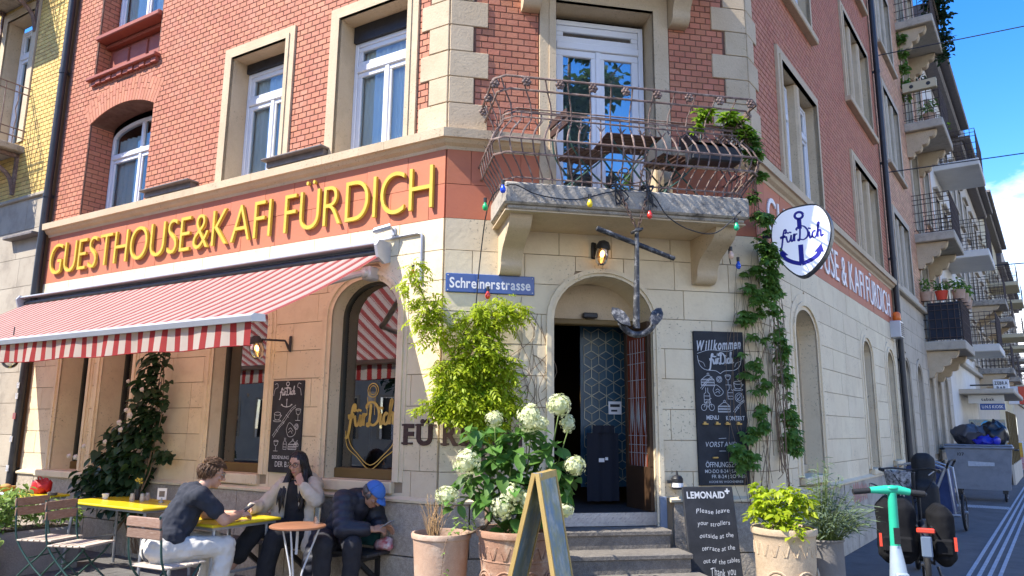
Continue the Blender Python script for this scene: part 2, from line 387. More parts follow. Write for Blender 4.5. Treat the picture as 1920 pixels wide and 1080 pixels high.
def brick_field(x0, x1, z0, z1, ops, bw, bh, joint=.009):
    """list of (x, z, w, h) cut to the openings, header courses shifted by half a brick"""
    out = []; k = 0; z = z0
    while z < z1 - .02:
        h = min(bh, z1 - z) - joint; zm = z + h / 2; x = x0 - (bw / 2 if k % 2 else 0)
        act = sorted([o.span(zm) for o in ops if o.span(zm)])
        while x < x1:
            a, b = max(x, x0), min(x + bw - joint, x1)
            for (l, rr) in act:
                if l - .004 < b and rr + .004 > a:
                    if a < l - .02 and b > l: b2 = l - .004; out.append((a, z, b2 - a, h))
                    if b > rr + .02 and a < rr + .0041: a = rr + .004
                    else: a = b
            if b - a > .018: out.append((a, z, b - a, h))
            x += bw
        z += bh; k += 1
    return out
def in_view(p, m=.04):
    q = cm.inverted() @ Vector(p)
    if q.z > -.2: return False
    u = q.x / -q.z * 1388.4 / 960; v = q.y / -q.z * 1388.4 / 540; return abs(u) < 1 + m and abs(v) < 1 + m
def lay_bricks(fields, parent, mat, n_parts, bw, bh, joint=.009):
    """fields: [(frame, list)] - the largest in view become brick parts, all others one stuff part per frame"""
    cand = []
    for F, lst in fields:
        nrm = (F.to_3x3() @ Vector((0, -1, 0)))
        for i, (x, z, w, h) in enumerate(lst):
            if w < bw - joint - 1e-4 or h < bh - joint - 1e-4: continue
            p = F @ Vector((x + w / 2, 0, z + h / 2)); d = CAMP - p
            if not in_view(p, -.01): continue
            cand.append((-max(0, d.normalized().dot(nrm)) / d.length_squared, id(lst), i))
    cand.sort(); sel = {(a, b) for _, a, b in cand[:n_parts]}
    ms = brick_mesh(bw - joint, bh - joint, mat); r = random.Random(11)
    for F, lst in fields:
        mb = MB()
        for i, (x, z, w, h) in enumerate(lst):
            if (id(lst), i) in sel: put('brick', r.choice(ms), parent, at(F, x, 0, z))
            else: brick_mb(w, h, r, x=x, z=z, mb=mb)
        if mb.v: mb.build('bricks', mat, parent, F, kind='stuff')
def sash(mb, x0, x1, z0, z1, y, w, d=.05): # four bars
    mb.cbox(x0, x1, y, y + d, z0, z0 + w, .006); mb.cbox(x0, x1, y, y + d, z1 - w, z1, .006)
    mb.cbox(x0, x0 + w, y + .001, y + d - .001, z0 + w, z1 - w, .006); mb.cbox(x1 - w, x1, y + .001, y + d - .001, z0 + w, z1 - w, .006)
def window(parent, F, x0, x1, z0, z1, y, zt=None, nx=2, glass=None, cur=True, mat=None, arch=None, fw=.05, sw=.055, depth=1.0, seed=0, room=True, name='window'):
    mat = mat or M_['white']; glass = glass or M_['glass']; r = random.Random(seed)
    mb = MB(); ztop = z1
    cl = lambda z: (x0, x1)
    # outer frame
    mb.cbox(x0, x0 + fw, y, y + .07, z0, z1, .006); mb.cbox(x1 - fw, x1, y, y + .07, z0, z1, .006)
    mb.cbox(x0 + fw, x1 - fw, y + .001, y + .069, z0, z0 + fw, .006)
    if arch:
        n = 14; c = (x0 + x1) / 2; w = (x1 - x0) / 2
        o = [(c - w * cos(pi * k / n), z1 + arch * sin(pi * k / n)) for k in range(n + 1)]; i = [(c - (w - fw) * cos(pi * k / n), z1 + (arch - fw) * sin(pi * k / n)) for k in range(n + 1)]
        for k in range(n): mb.prism([o[k], o[k + 1], i[k + 1], i[k]], y + .002, y + .068)
        ztop = z1 + arch
    else: mb.cbox(x0 + fw, x1 - fw, y + .001, y + .069, z1 - fw, z1, .006)
    panes = []
    if zt:
        mb.cbox(x0 + fw, x1 - fw, y - .012, y + .06, zt - .04, zt + .04, .008)
        if not arch:
            sash(mb, x0 + fw + .002, x1 - fw - .002, zt + .042, z1 - fw - .002, y + .012, sw); panes.append((x0 + fw + sw, x1 - fw - sw, zt + .04 + sw, z1 - fw - sw))
        else: mb.cbox((x0 + x1) / 2 - .03, (x0 + x1) / 2 + .03, y + .004, y + .06, zt + .04, z1 + arch - fw, .006); panes.append((x0 + fw, x1 - fw, zt + .03, z1 + arch * .86))
    top = zt - .042 if zt else (z1 - fw - .002)
    a0, a1 = x0 + fw + .002, x1 - fw - .002; wv = (a1 - a0) / nx
    for k in range(nx):
        sash(mb, a0 + wv * k + .001, a0 + wv * (k + 1) - .001, z0 + fw + .002, top, y + .012, sw); panes.append((a0 + wv * k + sw, a0 + wv * (k + 1) - sw, z0 + fw + sw, top - sw))
    if nx == 2: m = (a0 + a1) / 2; mb.cbox(m - .028, m + .028, y - .004, y + .011, z0 + fw + .004, top - .002, .006)
    wobj = mb.build(name, mat, parent, F)
    for (a, b, c, d) in panes:
        t = MB(); yy = y + .035 + r.uniform(-.002, .002); e = r.uniform(-.003, .003); t.quad((a - .012, yy, c - .012), (b + .012, yy + e, c - .012), (b + .012, yy + e, d + .012), (a - .012, yy, d + .012)); t.build('pane', glass, wobj, F)
    if cur:
        for side in ([0, 1] if nx > 1 else [0]):
            xa = x0 + fw if side == 0 else x1 - fw - (x1 - x0) * (.45 + .04 * r.random()); xb = x0 + fw + (x1 - x0) * (.46 + .03 * r.random()) if side == 0 else x1 - fw
            n = 26; g = []
            for zz in (z0 + .02, (z0 + z1) / 2, z1):
                g.append([(xa + (xb - xa) * i / n, y + .10 + .016 * sin(i * 1.5 + side) + .01 * sin(i * .6 + zz), zz) for i in range(n + 1)])
            MB().sheet(g).build('curtain', M_['curtain'], wobj, F, smooth=180)
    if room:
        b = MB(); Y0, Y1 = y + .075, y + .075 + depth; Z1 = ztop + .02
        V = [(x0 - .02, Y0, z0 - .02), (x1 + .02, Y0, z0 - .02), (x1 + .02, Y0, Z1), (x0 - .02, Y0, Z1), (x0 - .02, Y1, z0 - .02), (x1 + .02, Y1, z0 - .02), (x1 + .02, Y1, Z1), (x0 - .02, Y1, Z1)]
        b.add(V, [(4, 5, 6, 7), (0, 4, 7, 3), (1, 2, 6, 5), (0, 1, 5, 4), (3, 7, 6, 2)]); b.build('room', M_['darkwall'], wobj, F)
    return wobj
def profile_run(mb, prof, pts, mi=0):
    """sweeps a profile [(outward, z)] along plan points [(x, y, (nx, ny))], mitred by the scaled normals given"""
    rows = [[(x + nx * o, y + ny * o, z) for (o, z) in prof] for (x, y, (nx, ny)) in pts]
    n = len(prof)
    for a, b in zip(rows, rows[1:]):
        for k in range(n): mb.quad(a[k], b[k], b[(k + 1) % n], a[(k + 1) % n], mi)
    mb.add(rows[0], [tuple(range(n))], mi); mb.add(rows[-1], [tuple(reversed(range(n)))], mi)

# ================================================================ ground
def ground():
    gl = MB(); gl.quad((-400, -400, -.12), (400, -400, -.12), (400, 900, -.12), (-400, 900, -.12)); put('ground', gl.mesh('ground', M_['asphalt']), kind='structure')
M_['asphalt'] = mk('asphalt road', (.055, .055, .058), (.04, .04, .043), 9, .9, .5, 120, grain=.3)
M_['pave'] = mk('asphalt pavement', (.155, .152, .15), (.115, .113, .112), 3.5, .88, .5, 90, stain=(.05, .05, .055), stain_amt=.6, stain_scale=1.6, grain=.3)
M_['paver'] = mk('terrace paving', (.16, .15, .14), (.12, .11, .10), 4, .9, .4, 70, grain=.3, island=.1)
M_['kerb'] = mk('granite kerb', (.34, .33, .32), (.25, .24, .235), 30, .85, .4, 60, grain=.3)
M_['mark'] = mk('white road paint', (.52, .54, .57), (.36, .38, .41), 7, .7, .2, 90)
ground()
# pavement: a strip round the corner, 4 m wide on both streets, with a kerb
def pavement():
    nL = Vector((-.51484, -.85728, 0)); nR = Vector((.80866, -.58828, 0)); dL = Vector((-.85728, .51484, 0)); dR = Vector((.58828, .80866, 0))
    p1, p2 = Vector(P1), Vector(P2); W = 4.0; WR = 3.4
    # outer corner: intersection of the two kerb lines
    a = p1 + nL * W; b = p2 + nR * WR; den = dL.x * dR.y - dL.y * dR.x; d = b - a; t = (d.x * dR.y - d.y * dR.x) / den; c = a + dL * t
    i1 = p1 - nL * .5; i2 = p2 - nR * .5
    poly = [i1 + dL * 60, a + dL * 60, c + (a - c).normalized() * 1.5, c + Vector((.0, .9, 0)), c + (b - c).normalized() * 1.5, b + dR * 220, i2 + dR * 220]
    mb = MB(); mb.prism([(v.x, v.y) for v in poly], 0, .119, plane='XY'); put('pavement', mb.mesh('pavement', M_['pave']), kind='structure')
    k = MB(); E = poly[1:6]
    for u, v in zip(E, E[1:]):
        n = max(1, int((v - u).length / 1.0)); n = min(n, 90); L = (v - u) / n
        for i in range(n): k.bar(u + L * i + L.normalized() * .005, u + L * (i + 1) - L.normalized() * .005, .14, .15)
    o = k.build('kerb', M_['kerb'], F=Matrix.Translation((0, 0, -.066)), kind='structure')
pavement()
# terrace of small concrete pavers in front of the left facade
tr = MB(); r_ = random.Random(5)
for i in range(30):
    for j in range(14):
        tr.box(-8.2 + i * .3 + .004, -8.2 + i * .3 + .296, -.06 - j * .2 - .196, -.06 - j * .2 - .004, .002, .012 + r_.uniform(0, .003))
put('terrace_paving', tr.mesh('terrace_paving', M_['paver']), F=FL, kind='structure')
# tactile guide lines on the right hand pavement
tk = MB()
for k in range(4):
    y = -1.43 - k * .095
    for i in range(60): tk.box(1.0 + i * .6, 1.0 + i * .6 + .585, y - .019, y + .019, .001, .006)
put('tactile_guide_lines', tk.mesh('tactile_guide_lines', M_['mark']), F=FR, kind='structure')
tk = MB()
for i in range(22):
    x = -.38 - i * .047
    tk.add([(11.15, x, .001), (11.75, x - .05, .001), (11.75, x - .075, .001), (11.15, x - .025, .001), (11.15, x, .006), (11.75, x - .05, .006), (11.75, x - .075, .006), (11.15, x - .025, .006)], [(4, 7, 6, 5), (0, 4, 5, 1), (1, 5, 6, 2), (2, 6, 7, 3), (3, 7, 4, 0)])
put('tactile_crossing_strip', tk.mesh('tactile_crossing_strip', M_['mark']), F=FR, kind='structure')

# ================================================================ the corner building
XE = 3.3055; LX0 = -7.32; RX1 = 8.28; ZTOP = 12.4
B = thing('corner_building', 'red brick corner building with cream ground floor, chamfered corner entrance and balcony', 'building', rot(P1, 0))
# openings
opA = Op(-1.42, -.53, 1.05, 3.06, 2.70); opB = Op(-3.28, -2.39, 1.05, 3.06, 2.70)
opD1 = Op(-6.52, -5.86, .95, 3.06, 2.76); opD2 = Op(-5.52, -4.86, .95, 3.06, 2.76)
W2 = Op(-3.39, -2.41, 4.50, 6.15); W3 = Op(-1.54, -.54, 4.50, 6.15); W1 = Op(-6.55, -5.03, 4.50, 6.10, 5.93)
N1 = Op(-6.6, -5.05, 6.64, 9.0); W2u = Op(-3.39, -2.41, 7.28, 9.0); W3u = Op(-1.54, -.54, 7.28, 9.0)
W1t = Op(-6.55, -5.03, 9.9, 11.6); W2t = Op(-3.39, -2.41, 9.9, 11.6); W3t = Op(-1.54, -.54, 9.9, 11.6)
opDoor = Op(1.09, 2.11, 0, 3.07, 2.62); opBD = Op(1.11, 2.20, 3.75, 6.04); opBD2 = Op(1.11, 2.20, 6.60, 8.9); opBD3 = Op(1.11, 2.20, 9.45, 11.7)
aR1 = Op(1.22, 2.20, 1.05, 3.02, 2.70); aR2 = Op(5.02, 5.69, 1.0, 3.0, 2.74); aR3 = Op(7.08, 7.78, 1.06, 3.0, 2.70)
aR0 = Op(3.35, 3.36, 1.3, 1.31)
R1 = Op(1.27, 2.95, 4.50, 6.16); R1u = Op(1.27, 2.95, 7.28, 8.9); R1t = Op(1.27, 2.95, 10.0, 11.6)
R3 = Op(5.45, 7.40, 4.50, 6.12); R2u = Op(5.45, 7.55, 7.24, 8.92); R2t = Op(5.45, 7.55, 10.0, 11.6)
opsL = [opA, opB, opD1, opD2, W1, W2, W3, N1, W2u, W3u, W1t, W2t, W3t]; opsC = [opDoor, opBD, opBD2, opBD3]; opsR = [aR1, aR2, aR3, R1, R1u, R1t, R3, R2u, R2t]
for F, x0, x1, ops in ((FL, LX0, 0, opsL), (FC, 0, XE, opsC), (FR, 0, RX1, opsR)):
    mb = MB(); wall_sheet(mb, x0, x1, 0, 3.58, 0, ops, 0); wall_sheet(mb, x0, x1, 3.58, 4.30, 0, ops, 1); wall_sheet(mb, x0, x1, 4.30, ZTOP, 0, ops, 2)
    mb.build('wall', [M_['joint'], M_['redjoint'], M_['mortar']], B, F)
# closing walls and roof
rb = MB(); _l = FL @ Vector((LX0, 0, 0)); _r2 = FR @ Vector((RX1, 0, 0)); _pa = Vector(P1); _pb = Vector(P2); bi = _l + Vector((.515, .857, 0)) * 9
_bk = Vector((1.2, 21, 0))
rb.prism([(v.x - P1[0], v.y - P1[1]) for v in (_l, _pa, _pb, _r2, _bk)], -ZTOP, -ZTOP - .2, plane='XY')
for u, v in ((_l, _bk), (_bk, _r2)):
    rb.quad((u.x - P1[0], u.y - P1[1], 0), (v.x - P1[0], v.y - P1[1], 0), (v.x - P1[0], v.y - P1[1], ZTOP), (u.x - P1[0], u.y - P1[1], ZTOP))
rb.build('roof', M_['lead'], B)

# stone surrounds: reveals and mouldings
def surround(o, F, par, dep, rings, mat, name, smooth=None):
    sm = MB(); reveal(sm, o, rings[0][1], dep); g = 0
    for w, y, *wt in rings: ring(sm, o.grow(g) if g else o, w, y, 0, wt=wt[0] if wt else None); g += w - .0004
    return sm.build(name, mat, par, F, smooth=smooth)
for o in (W2, W3, W2u, W3u, W2t, W3t): surround(o, FL, B, .27, ((.055, -.045), (.085, -.032)), M_['stone'], 'window_surround')
for o in (opA, opB, opD1, opD2): surround(o, FL, B, .17 if o in (opA, opB) else .30, ((.05, -.022), (.04, -.042), (.045, -.026)), M_['cream'], 'arched_surround', 30)
sm = MB(); reveal(sm, opDoor, -.03, .55, sill=False); ring(sm, opDoor, .03, -.03, 0); ring(sm, opDoor.grow(.0296), .045, -.05, 0)
sm.build('doorway_surround', M_['cream'], B, FC, smooth=30)
for o in (opBD, opBD2, opBD3): surround(o, FC, B, .30, ((.07, -.05), (.10, -.035, .16)), M_['stone'], 'balcony_door_surround')
for o in (aR1, aR2, aR3): surround(o, FR, B, .22, ((.05, -.022), (.05, -.045), (.10, -.026)), M_['cream'], 'arched_surround', 30)
def mullions(par, o, n, F, mat):
    w = .17; a = (o.xr - o.xl - (n - 1) * w) / n; out = []
    for k in range(n):
        xa = o.xl + k * (a + w); out.append((xa, xa + a))
        if k < n - 1: q = MB(); q.cbox(xa + a, xa + a + w, -.012, .24, o.zb, o.zt, .03); q.build('mullion', mat, par, F)
    return out
lights = {}
for o, n in ((R1, 2), (R1u, 2), (R1t, 2), (R3, 3), (R2u, 3), (R2t, 3)):
    sw_ = surround(o, FR, B, .26, ((.06, -.055), (.09, -.04)), M_['stone'], 'window_surround'); lights[id(o)] = mullions(sw_, o, n, FR, M_['stone'])
    sm = MB(); sm.cbox(o.xl - .17, o.xr + .17, -.11, .0, o.zb - .11, o.zb - .003, .012); sm.build('sill', M_['stone'], sw_, FR)
# windows
for i, o in enumerate((W2, W3, W2u, W3u, W2t, W3t)): window(B, FL, o.xl, o.xr, o.zb + .05, o.zt - (.12 if i == 0 else .2), .24, zt=o.zb + 1.12, seed=i + 1)
for i, o in enumerate((W2, W3, W2u, W3u)): sb = MB(); sb.box(o.xl + .01, o.xr - .01, .2, .30, o.zt - (.12 if i == 0 else .2) - .002, o.zt - .002); sb.build('roller_shutter_box', M_['black'], B, FL)
# brick-arched window and the deep niche above it
for o in (W1, N1): bn = MB(); reveal(bn, o, 0, .36, 0); bn.build('brick_reveal', M_['mortar'], B, FL)
for o, nm in ((W1, 5.93), (N1, 9.0)):
    for sx in (0, 1):
        lst = brick_field(0.02, .35, o.zb, nm, [], .17, .07); FF = at(FL, o.xl, 0, 0, R(90)) if sx == 0 else at(FL, o.xr, .36, 0, R(-90)); mb = MB(); rr_ = random.Random(4)
        for (x, z, w, h) in lst: brick_mb(w, h, rr_, x=x, z=z, mb=mb)
        mb.build('bricks', M_['brick'], B, FF, kind='stuff')
mb = MB(); rr_ = random.Random(14); po = W1.outline(24)[1:-1]           # soffit of the arch
window(B, FL, W1.xl + .02, W1.xr - .02, 4.54, 5.80, .34, zt=5.50, arch=.20, seed=8)
window(B, FL, N1.xl + .05, N1.xr - .05, 7.36, 8.9, .24, zt=8.4, seed=9)
window(B, FL, W1t.xl + .05, W1t.xr - .05, 9.95, 11.5, .24, zt=11.0, seed=10)
n = 25; c = (W1.xl + W1.xr) / 2; hw = (W1.xr - W1.xl) / 2; Rr = (hw * hw + .17 ** 2) / (2 * .17); zc = 6.10 - Rr; a0 = math.asin(hw / Rr) * 1.06
for k in range(n):                                                       # voussoirs, each a brick of its own
    u, v = -a0 + 2 * a0 * (k + .06) / n, -a0 + 2 * a0 * (k + .94) / n
    for (ra, rb_) in ((Rr + .004, Rr + .17), (Rr + .179, Rr + .35)) if k % 2 else ((Rr + .004, Rr + .25), (Rr + .259, Rr + .35)):
        m = MB(); m.prism([(c + ra * sin(u), zc + ra * cos(u)), (c + rb_ * sin(u), zc + rb_ * cos(u)), (c + rb_ * sin(v), zc + rb_ * cos(v)), (c + ra * sin(v), zc + ra * cos(v))], -.009, .004)
        m.build('arch_brick', M_['brick'], B, FL)
m = MB(); m.cbox(W1.xl - .12, W1.xr + .05, -.10, 0, 6.60, 6.66, .012)
for k in range(12): m.box(W1.xl - .05 + k * .135, W1.xl + .06 + k * .135, -.05 - .01 * (k % 2), 0, 6.53, 6.598)
m.build('brick_ledge', M_['redwood'], B, FL)
m = MB(); m.box(N1.xl, N1.xr, .20, .22, 6.64, 7.26); m.cbox(N1.xl, N1.xr, -.06, .24, 7.26, 7.34, .015); m.cbox(N1.xl, N1.xr, .1, .2, 7.20, 7.26, .015)
sp = m.build('spandrel', M_['redwood'], B, FL)
for k in range(3):
    xa = N1.xl + .10 + k * .46; MB().cbox(xa, xa + .40, .175, .2, 6.70, 7.16, .012).build('spandrel_panel', M_['redwood'], sp, FL)

M_['olive'] = mk('dark olive frame', (.045, .05, .04), (.06, .06, .045), 6, .5)
# ground floor windows of the left facade
def shop_window(o, F, y=.15, frame=M_['brown'], fw=.03, glass='shop', depth=1.6, sillcol=True):
    mb = MB(); op = Op(o.xl, o.xr, o.zb, o.zt, o.zs); ring(mb, Op(o.xl + fw, o.xr - fw, o.zb, o.zt - fw, o.zs), fw, y, y + .05)
    w = mb.build('shop_window', M_['olive'] if frame is M_['brown'] else frame, B, F, smooth=30); mb = MB(); mb.cbox(o.xl + .002, o.xr - .002, y - .03, y + .05, o.zb, o.zb + .10, .008); mb.build('sill_board', frame, w, F)
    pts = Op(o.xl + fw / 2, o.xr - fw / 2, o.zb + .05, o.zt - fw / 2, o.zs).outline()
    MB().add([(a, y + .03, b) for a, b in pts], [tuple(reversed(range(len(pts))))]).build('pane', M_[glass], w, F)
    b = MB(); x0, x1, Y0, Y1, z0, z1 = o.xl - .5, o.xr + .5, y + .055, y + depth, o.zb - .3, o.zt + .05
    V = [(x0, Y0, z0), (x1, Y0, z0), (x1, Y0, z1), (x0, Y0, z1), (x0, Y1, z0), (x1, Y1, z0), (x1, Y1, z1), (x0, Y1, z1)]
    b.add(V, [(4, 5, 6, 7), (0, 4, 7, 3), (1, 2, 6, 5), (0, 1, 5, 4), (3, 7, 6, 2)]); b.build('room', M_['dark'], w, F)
    return w
wA = shop_window(opA, FL); wB = shop_window(opB, FL); shop_window(opD1, FL, .28, depth=1.4); shop_window(opD2, FL, .28, depth=1.4)
for o in (aR1, aR2, aR3): shop_window(o, FR, .2, frame=M_['stone'])
for o in (opA, opB): sl = MB(); sl.cbox(o.xl - .02, o.xr + .02, -.06, .16, o.zb - .11, o.zb - .003, .01); sl.build('window_sill', M_['cream'], B, FL)
sl = MB(); sl.cbox(-6.75, -4.70, -.10, .2, .86, .947, .012); sl.build('window_sill', M_['cream'], B, FL)
for o in (aR1, aR2, aR3): sl = MB(); sl.cbox(o.xl - .06, o.xr + .06, -.08, .2, o.zb - .09, o.zb - .003, .01); sl.build('window_sill', M_['cream'], B, FR)

# stones of the ground floor
zl = [.91, 1.16, 1.46, 1.76, 2.06, 2.36, 2.66, 2.96, 3.26, 3.58]
gz = lambda o, d: Op(o.xl - d, o.xr + d, o.zb - .12, o.zt + d, o.zs)
lay_blocks('stone_block', blocks(-7.26, -.002, zl, .62, [gz(o, .13) for o in (opA, opB, opD1, opD2)], seed=2), B, FL, M_['cream'], .018)
lay_blocks('stone_block', blocks(.002, XE - .002, zl, .58, [Op(1.02, 2.18, 0, 3.14, 2.62)], seed=5), B, FC, M_['cream'], .018)
lay_blocks('stone_block', blocks(.002, RX1 - .02, zl, .85, [gz(o, .19) for o in (aR1, aR2, aR3)], seed=8), B, FR, M_['cream'], .018)
bz = [3.58, 3.93, 4.30]
lay_blocks('band_block', blocks(-7.26, -.002, bz, .55, [], seed=12, gap=.005), B, FL, M_['red'], .015)
lay_blocks('band_block', blocks(.002, XE - .002, bz, .55, [opBD.grow(.17)], seed=13, gap=.005), B, FC, M_['red'], .015)
lay_blocks('band_block', blocks(.002, RX1 - .02, bz, .62, [], seed=14, gap=.005), B, FR, M_['red'], .015)
# plinth of granite blocks
pz = [0, .40, .875]
lay_blocks('plinth_block', blocks(-7.26, .02, pz, .9, [], seed=21, gap=.012), B, FL, M_['granite'], .055, jit=.006)
lay_blocks('plinth_block', blocks(-.01, .98, pz, .7, [], seed=22, gap=.012), B, FC, M_['granite'], .055, jit=.004)
lay_blocks('plinth_block', blocks(2.27, XE + .02, pz, .6, [], seed=23, gap=.012), B, FC, M_['granite'], .055, jit=.004)
lay_blocks('plinth_block', blocks(.0, RX1 - .02, pz, 1.2, [], seed=24, gap=.012), B, FR, M_['rplinth'], .055, jit=.006)
pm = MB(); profile_run(pm, [(.0, .87), (.075, .877), (.08, .90), (.02, .925), (0, .925)], [(-7.26, 0, (0, -1)), (.02, 0, (0, -1))]); pm.build('plinth_moulding', M_['cream'], B, FL)
for a, b in ((-.02, .985), (2.235, XE + .02)):
    pm = MB(); profile_run(pm, [(.0, .87), (.075, .877), (.08, .90), (.02, .925), (0, .925)], [(a, 0, (0, -1)), (b, 0, (0, -1))]); pm.build('plinth_moulding', M_['cream'], B, FC)
pm = MB(); profile_run(pm, [(.0, .87), (.075, .877), (.08, .90), (.02, .925), (0, .925)], [(-.02, 0, (0, -1)), (RX1, 0, (0, -1))]); pm.build('plinth_moulding', M_['cream'], B, FR)

# string course with mitred corners
prof = [(0, 4.285), (.02, 4.285), (.03, 4.315), (.07, 4.34), (.095, 4.375), (.125, 4.38), (.13, 4.47), (.05, 4.495), (0, 4.5)]
tL = math.tan(R(42) / 2); tR = math.tan(R(42.953) / 2)
def course(F, x0, x1, ml, mr):
    mb = MB(); profile_run(mb, prof, [(x0, 0, (-ml, -1)), (x1, 0, (mr, -1))]); mb.build('string_course', M_['stone'], B, F)
xs = [-7.3, -6.1, -4.95, -3.8, -2.75, -1.6, -.72, 0]
for i, (a, b) in enumerate(zip(xs, xs[1:])): course(FL, a + (.003 if i else 0), b, 0, tL if b == 0 else 0)
course(FC, 0, .93, tL, 0); course(FC, 2.38, XE, 0, tR)
xs = [0, 1.1, 2.3, 3.5, 4.7, 5.9, 7.1, 8.26]
for i, (a, b) in enumerate(zip(xs, xs[1:])): course(FR, a + (.003 if i else 0), b, tR if i == 0 else 0, 0)
for a, b in ((-4.89, -3.88), (-2.55, -1.58)): fl = MB(); fl.cbox(a, b, -.17, -.0, 4.575, 4.60, .008); fl.box(a + .03, b - .03, -.1, 0, 4.502, 4.575); fl.build('flashing', M_['lead'], B, FL)

# quoins
QH = .285; zq = [4.5 + k * QH for k in range(24)]
def quoins(F, edge, sgn, wide, narrow, first):
    for k, (a, b) in enumerate(zip(zq, zq[1:])):
        w = (wide if (k + first) % 2 else narrow) + rnd.uniform(-.01, .01); x0, x1 = (edge, edge + w) if sgn > 0 else (edge - w, edge)
        mb = MB(); mb.cbox(x0 + (.001 if sgn > 0 else 0), x1 - (0 if sgn > 0 else .001), -.022 + rnd.uniform(-.002, .002), .0, a + .003, b - .003, .006); mb.build('quoin', M_['stone'], B, F)
quoins(FC, 0, 1, .40, .25, 1); quoins(FC, XE, -1, .42, .26, 0); quoins(FL, 0, -1, .36, .24, 1); quoins(FR, 0, 1, .34, .22, 0)
# bricks
g2 = lambda o: Op(o.xl - .141, o.xr + .141, o.zb - .02, o.zt + .141, None)
LB = brick_field(-7.26, -.26, 4.5, 9.3, [g2(o) for o in (W2, W3, W2u, W3u)] + [Op(W1.xl - .001, W1.xr + .001, 4.5, 6.47, 5.93), Op(W1.xl - .001, W1.xr + .001, 4.5, 6.10, 5.93), Op(N1.xl - .12, N1.xr + .05, 6.53, 6.66), Op(N1.xl - .01, N1.xr + .01, 6.66, 9.0)], .128, .0712)
CB = brick_field(.27, .93, 4.5, 7.2, [], .128, .0712) + brick_field(2.39, XE - .28, 4.5, 7.2, [], .128, .0712)
g3 = lambda o: Op(o.xl - .152, o.xr + .152, o.zb - .11, o.zt + .152, None)
RB = brick_field(.24, RX1 - .02, 4.5, 11.5, [g3(o) for o in (R1, R1u, R1t, R3, R2u, R2t)], .128, .0712)
lay_bricks([(FL, LB), (FC, CB), (FR, RB)], B, M_['brick'], 300, .128, .0712)
# quoin backing between short stones is brick too
# windows on the right facade and the balcony doors
for i, o in enumerate((R1, R1u, R1t, R3, R2u, R2t)):
    for k, (a, b) in enumerate(lights[id(o)]): window(B, FR, a, b, o.zb + .02, o.zt - .06, .11, zt=o.zb + 1.15, nx=1, seed=20 + i * 4 + k, fw=.04, sw=.045)
def balcony_door(o, zt, glass, seed):
    w = window(B, FC, o.xl + .02, o.xr - .02, o.zb + .02, o.zt - .06, .22, zt=zt, nx=2, seed=seed, fw=.055, sw=.075, name='balcony_door', glass=glass)
    return w
balcony_door(opBD, 5.68, M_['sky_glass'], 41); balcony_door(opBD2, 8.5, M_['sky_glass'], 42)
# ================================================================ balcony over the entrance
def bracket_mb(x0, x1, zt, h, dep, lobes=None):
    """stone console: side outline in the (outward, z) plane"""
    if lobes is None:
        pts = catmull([(0, zt - h), (.10, zt - h + .0), (.16, zt - h + .06), (.17, zt - h * .72), (.23, zt - h * .55), (.30, zt - h * .46), (dep * .62, zt - h * .36), (dep * .8, zt - h * .24), (dep * .9, zt - h * .10), (dep * .93, zt)], 4)
    else: pts = lobes
    poly = [(0, zt)] + list(pts); mb = MB(); n = len(poly)
    V = [(x0, -o, z) for o, z in poly] + [(x1, -o, z) for o, z in poly]
    mb.add(V, [tuple(range(n)), tuple(reversed(range(n, 2 * n)))] + [((i + 1) % n, i, i + n, (i + 1) % n + n) for i in range(n)])
    return mb
bs = MB(); bs.cbox(.45, 2.83, -.76, .02, 3.54, 3.745, .018); bs.cbox(.49, 2.79, -.72, .0, 3.505, 3.545, .01)
bs = bs.build('balcony_slab', M_['slab'], B, FC)
us = MB(); us.box(.47, 2.81, -.70, 0, 3.49, 3.504); us.build('soffit', M_['stone'], bs, FC)
for x0, x1 in ((.53, .74), (2.55, 2.77)):
    bracket_mb(x0, x1, 3.488, .46, .66).build('bracket', M_['stone'], bs, FC, smooth=40)
bs2 = MB(); bs2.cbox(.45, 2.83, -.76, .02, 6.38, 6.59, .018); bs2 = bs2.build('balcony_slab', M_['slab'], B, FC)
for x0, x1 in ((.74, .93), (2.38, 2.58)): bracket_mb(x0, x1, 6.378, .50, .6).build('bracket', M_['stone'], bs2, FC, smooth=40)
# wrought iron basket railing
def rail_prof(z):                                                        # bulge of the bars, outward offset from the slab edge
    return float(np.interp(z, [3.74, 3.80, 3.88, 3.98, 4.10, 4.2, 4.34, 4.46, 4.58, 4.66], [-.02, -.02, .02, .09, .12, .085, .0, -.01, .05, .10]))
def rail_path(o):
    y = -.76 - o; c = .10
    return [(.44 - o, .0), (.44 - o, y + c), (.44 - o + c, y), (2.84 + o - c, y), (2.84 + o, y + c), (2.84 + o, .0)]
rl = MB()
for z, r in ((3.79, .009), (3.98, .011), (4.11, .011), (4.365, .009), (4.41, .009), (4.60, .011)):
    rl.tube([(x, y, z) for x, y in rail_path(rail_prof(z))], r, 5)
rl.tube([(x, y, 4.70) for x, y in rail_path(.11)], .012, 5)
for k in (4.435, 4.46): rl.tube([(x, y, k) for x, y in rail_path(-.03)], .007, 4)
RL = rl.build('balcony_railing', M_['rail'], B, FC, smooth=60)
def along(o, t):
    P = rail_path(o); L = [sqrt((a[0] - b[0]) ** 2 + (a[1] - b[1]) ** 2) for a, b in zip(P, P[1:])]; t *= sum(L)
    for a, b, l in zip(P, P[1:], L):
        if t <= l: return (a[0] + (b[0] - a[0]) * t / l, a[1] + (b[1] - a[1]) * t / l)
        t -= l
    return P[-1]
NB = 40
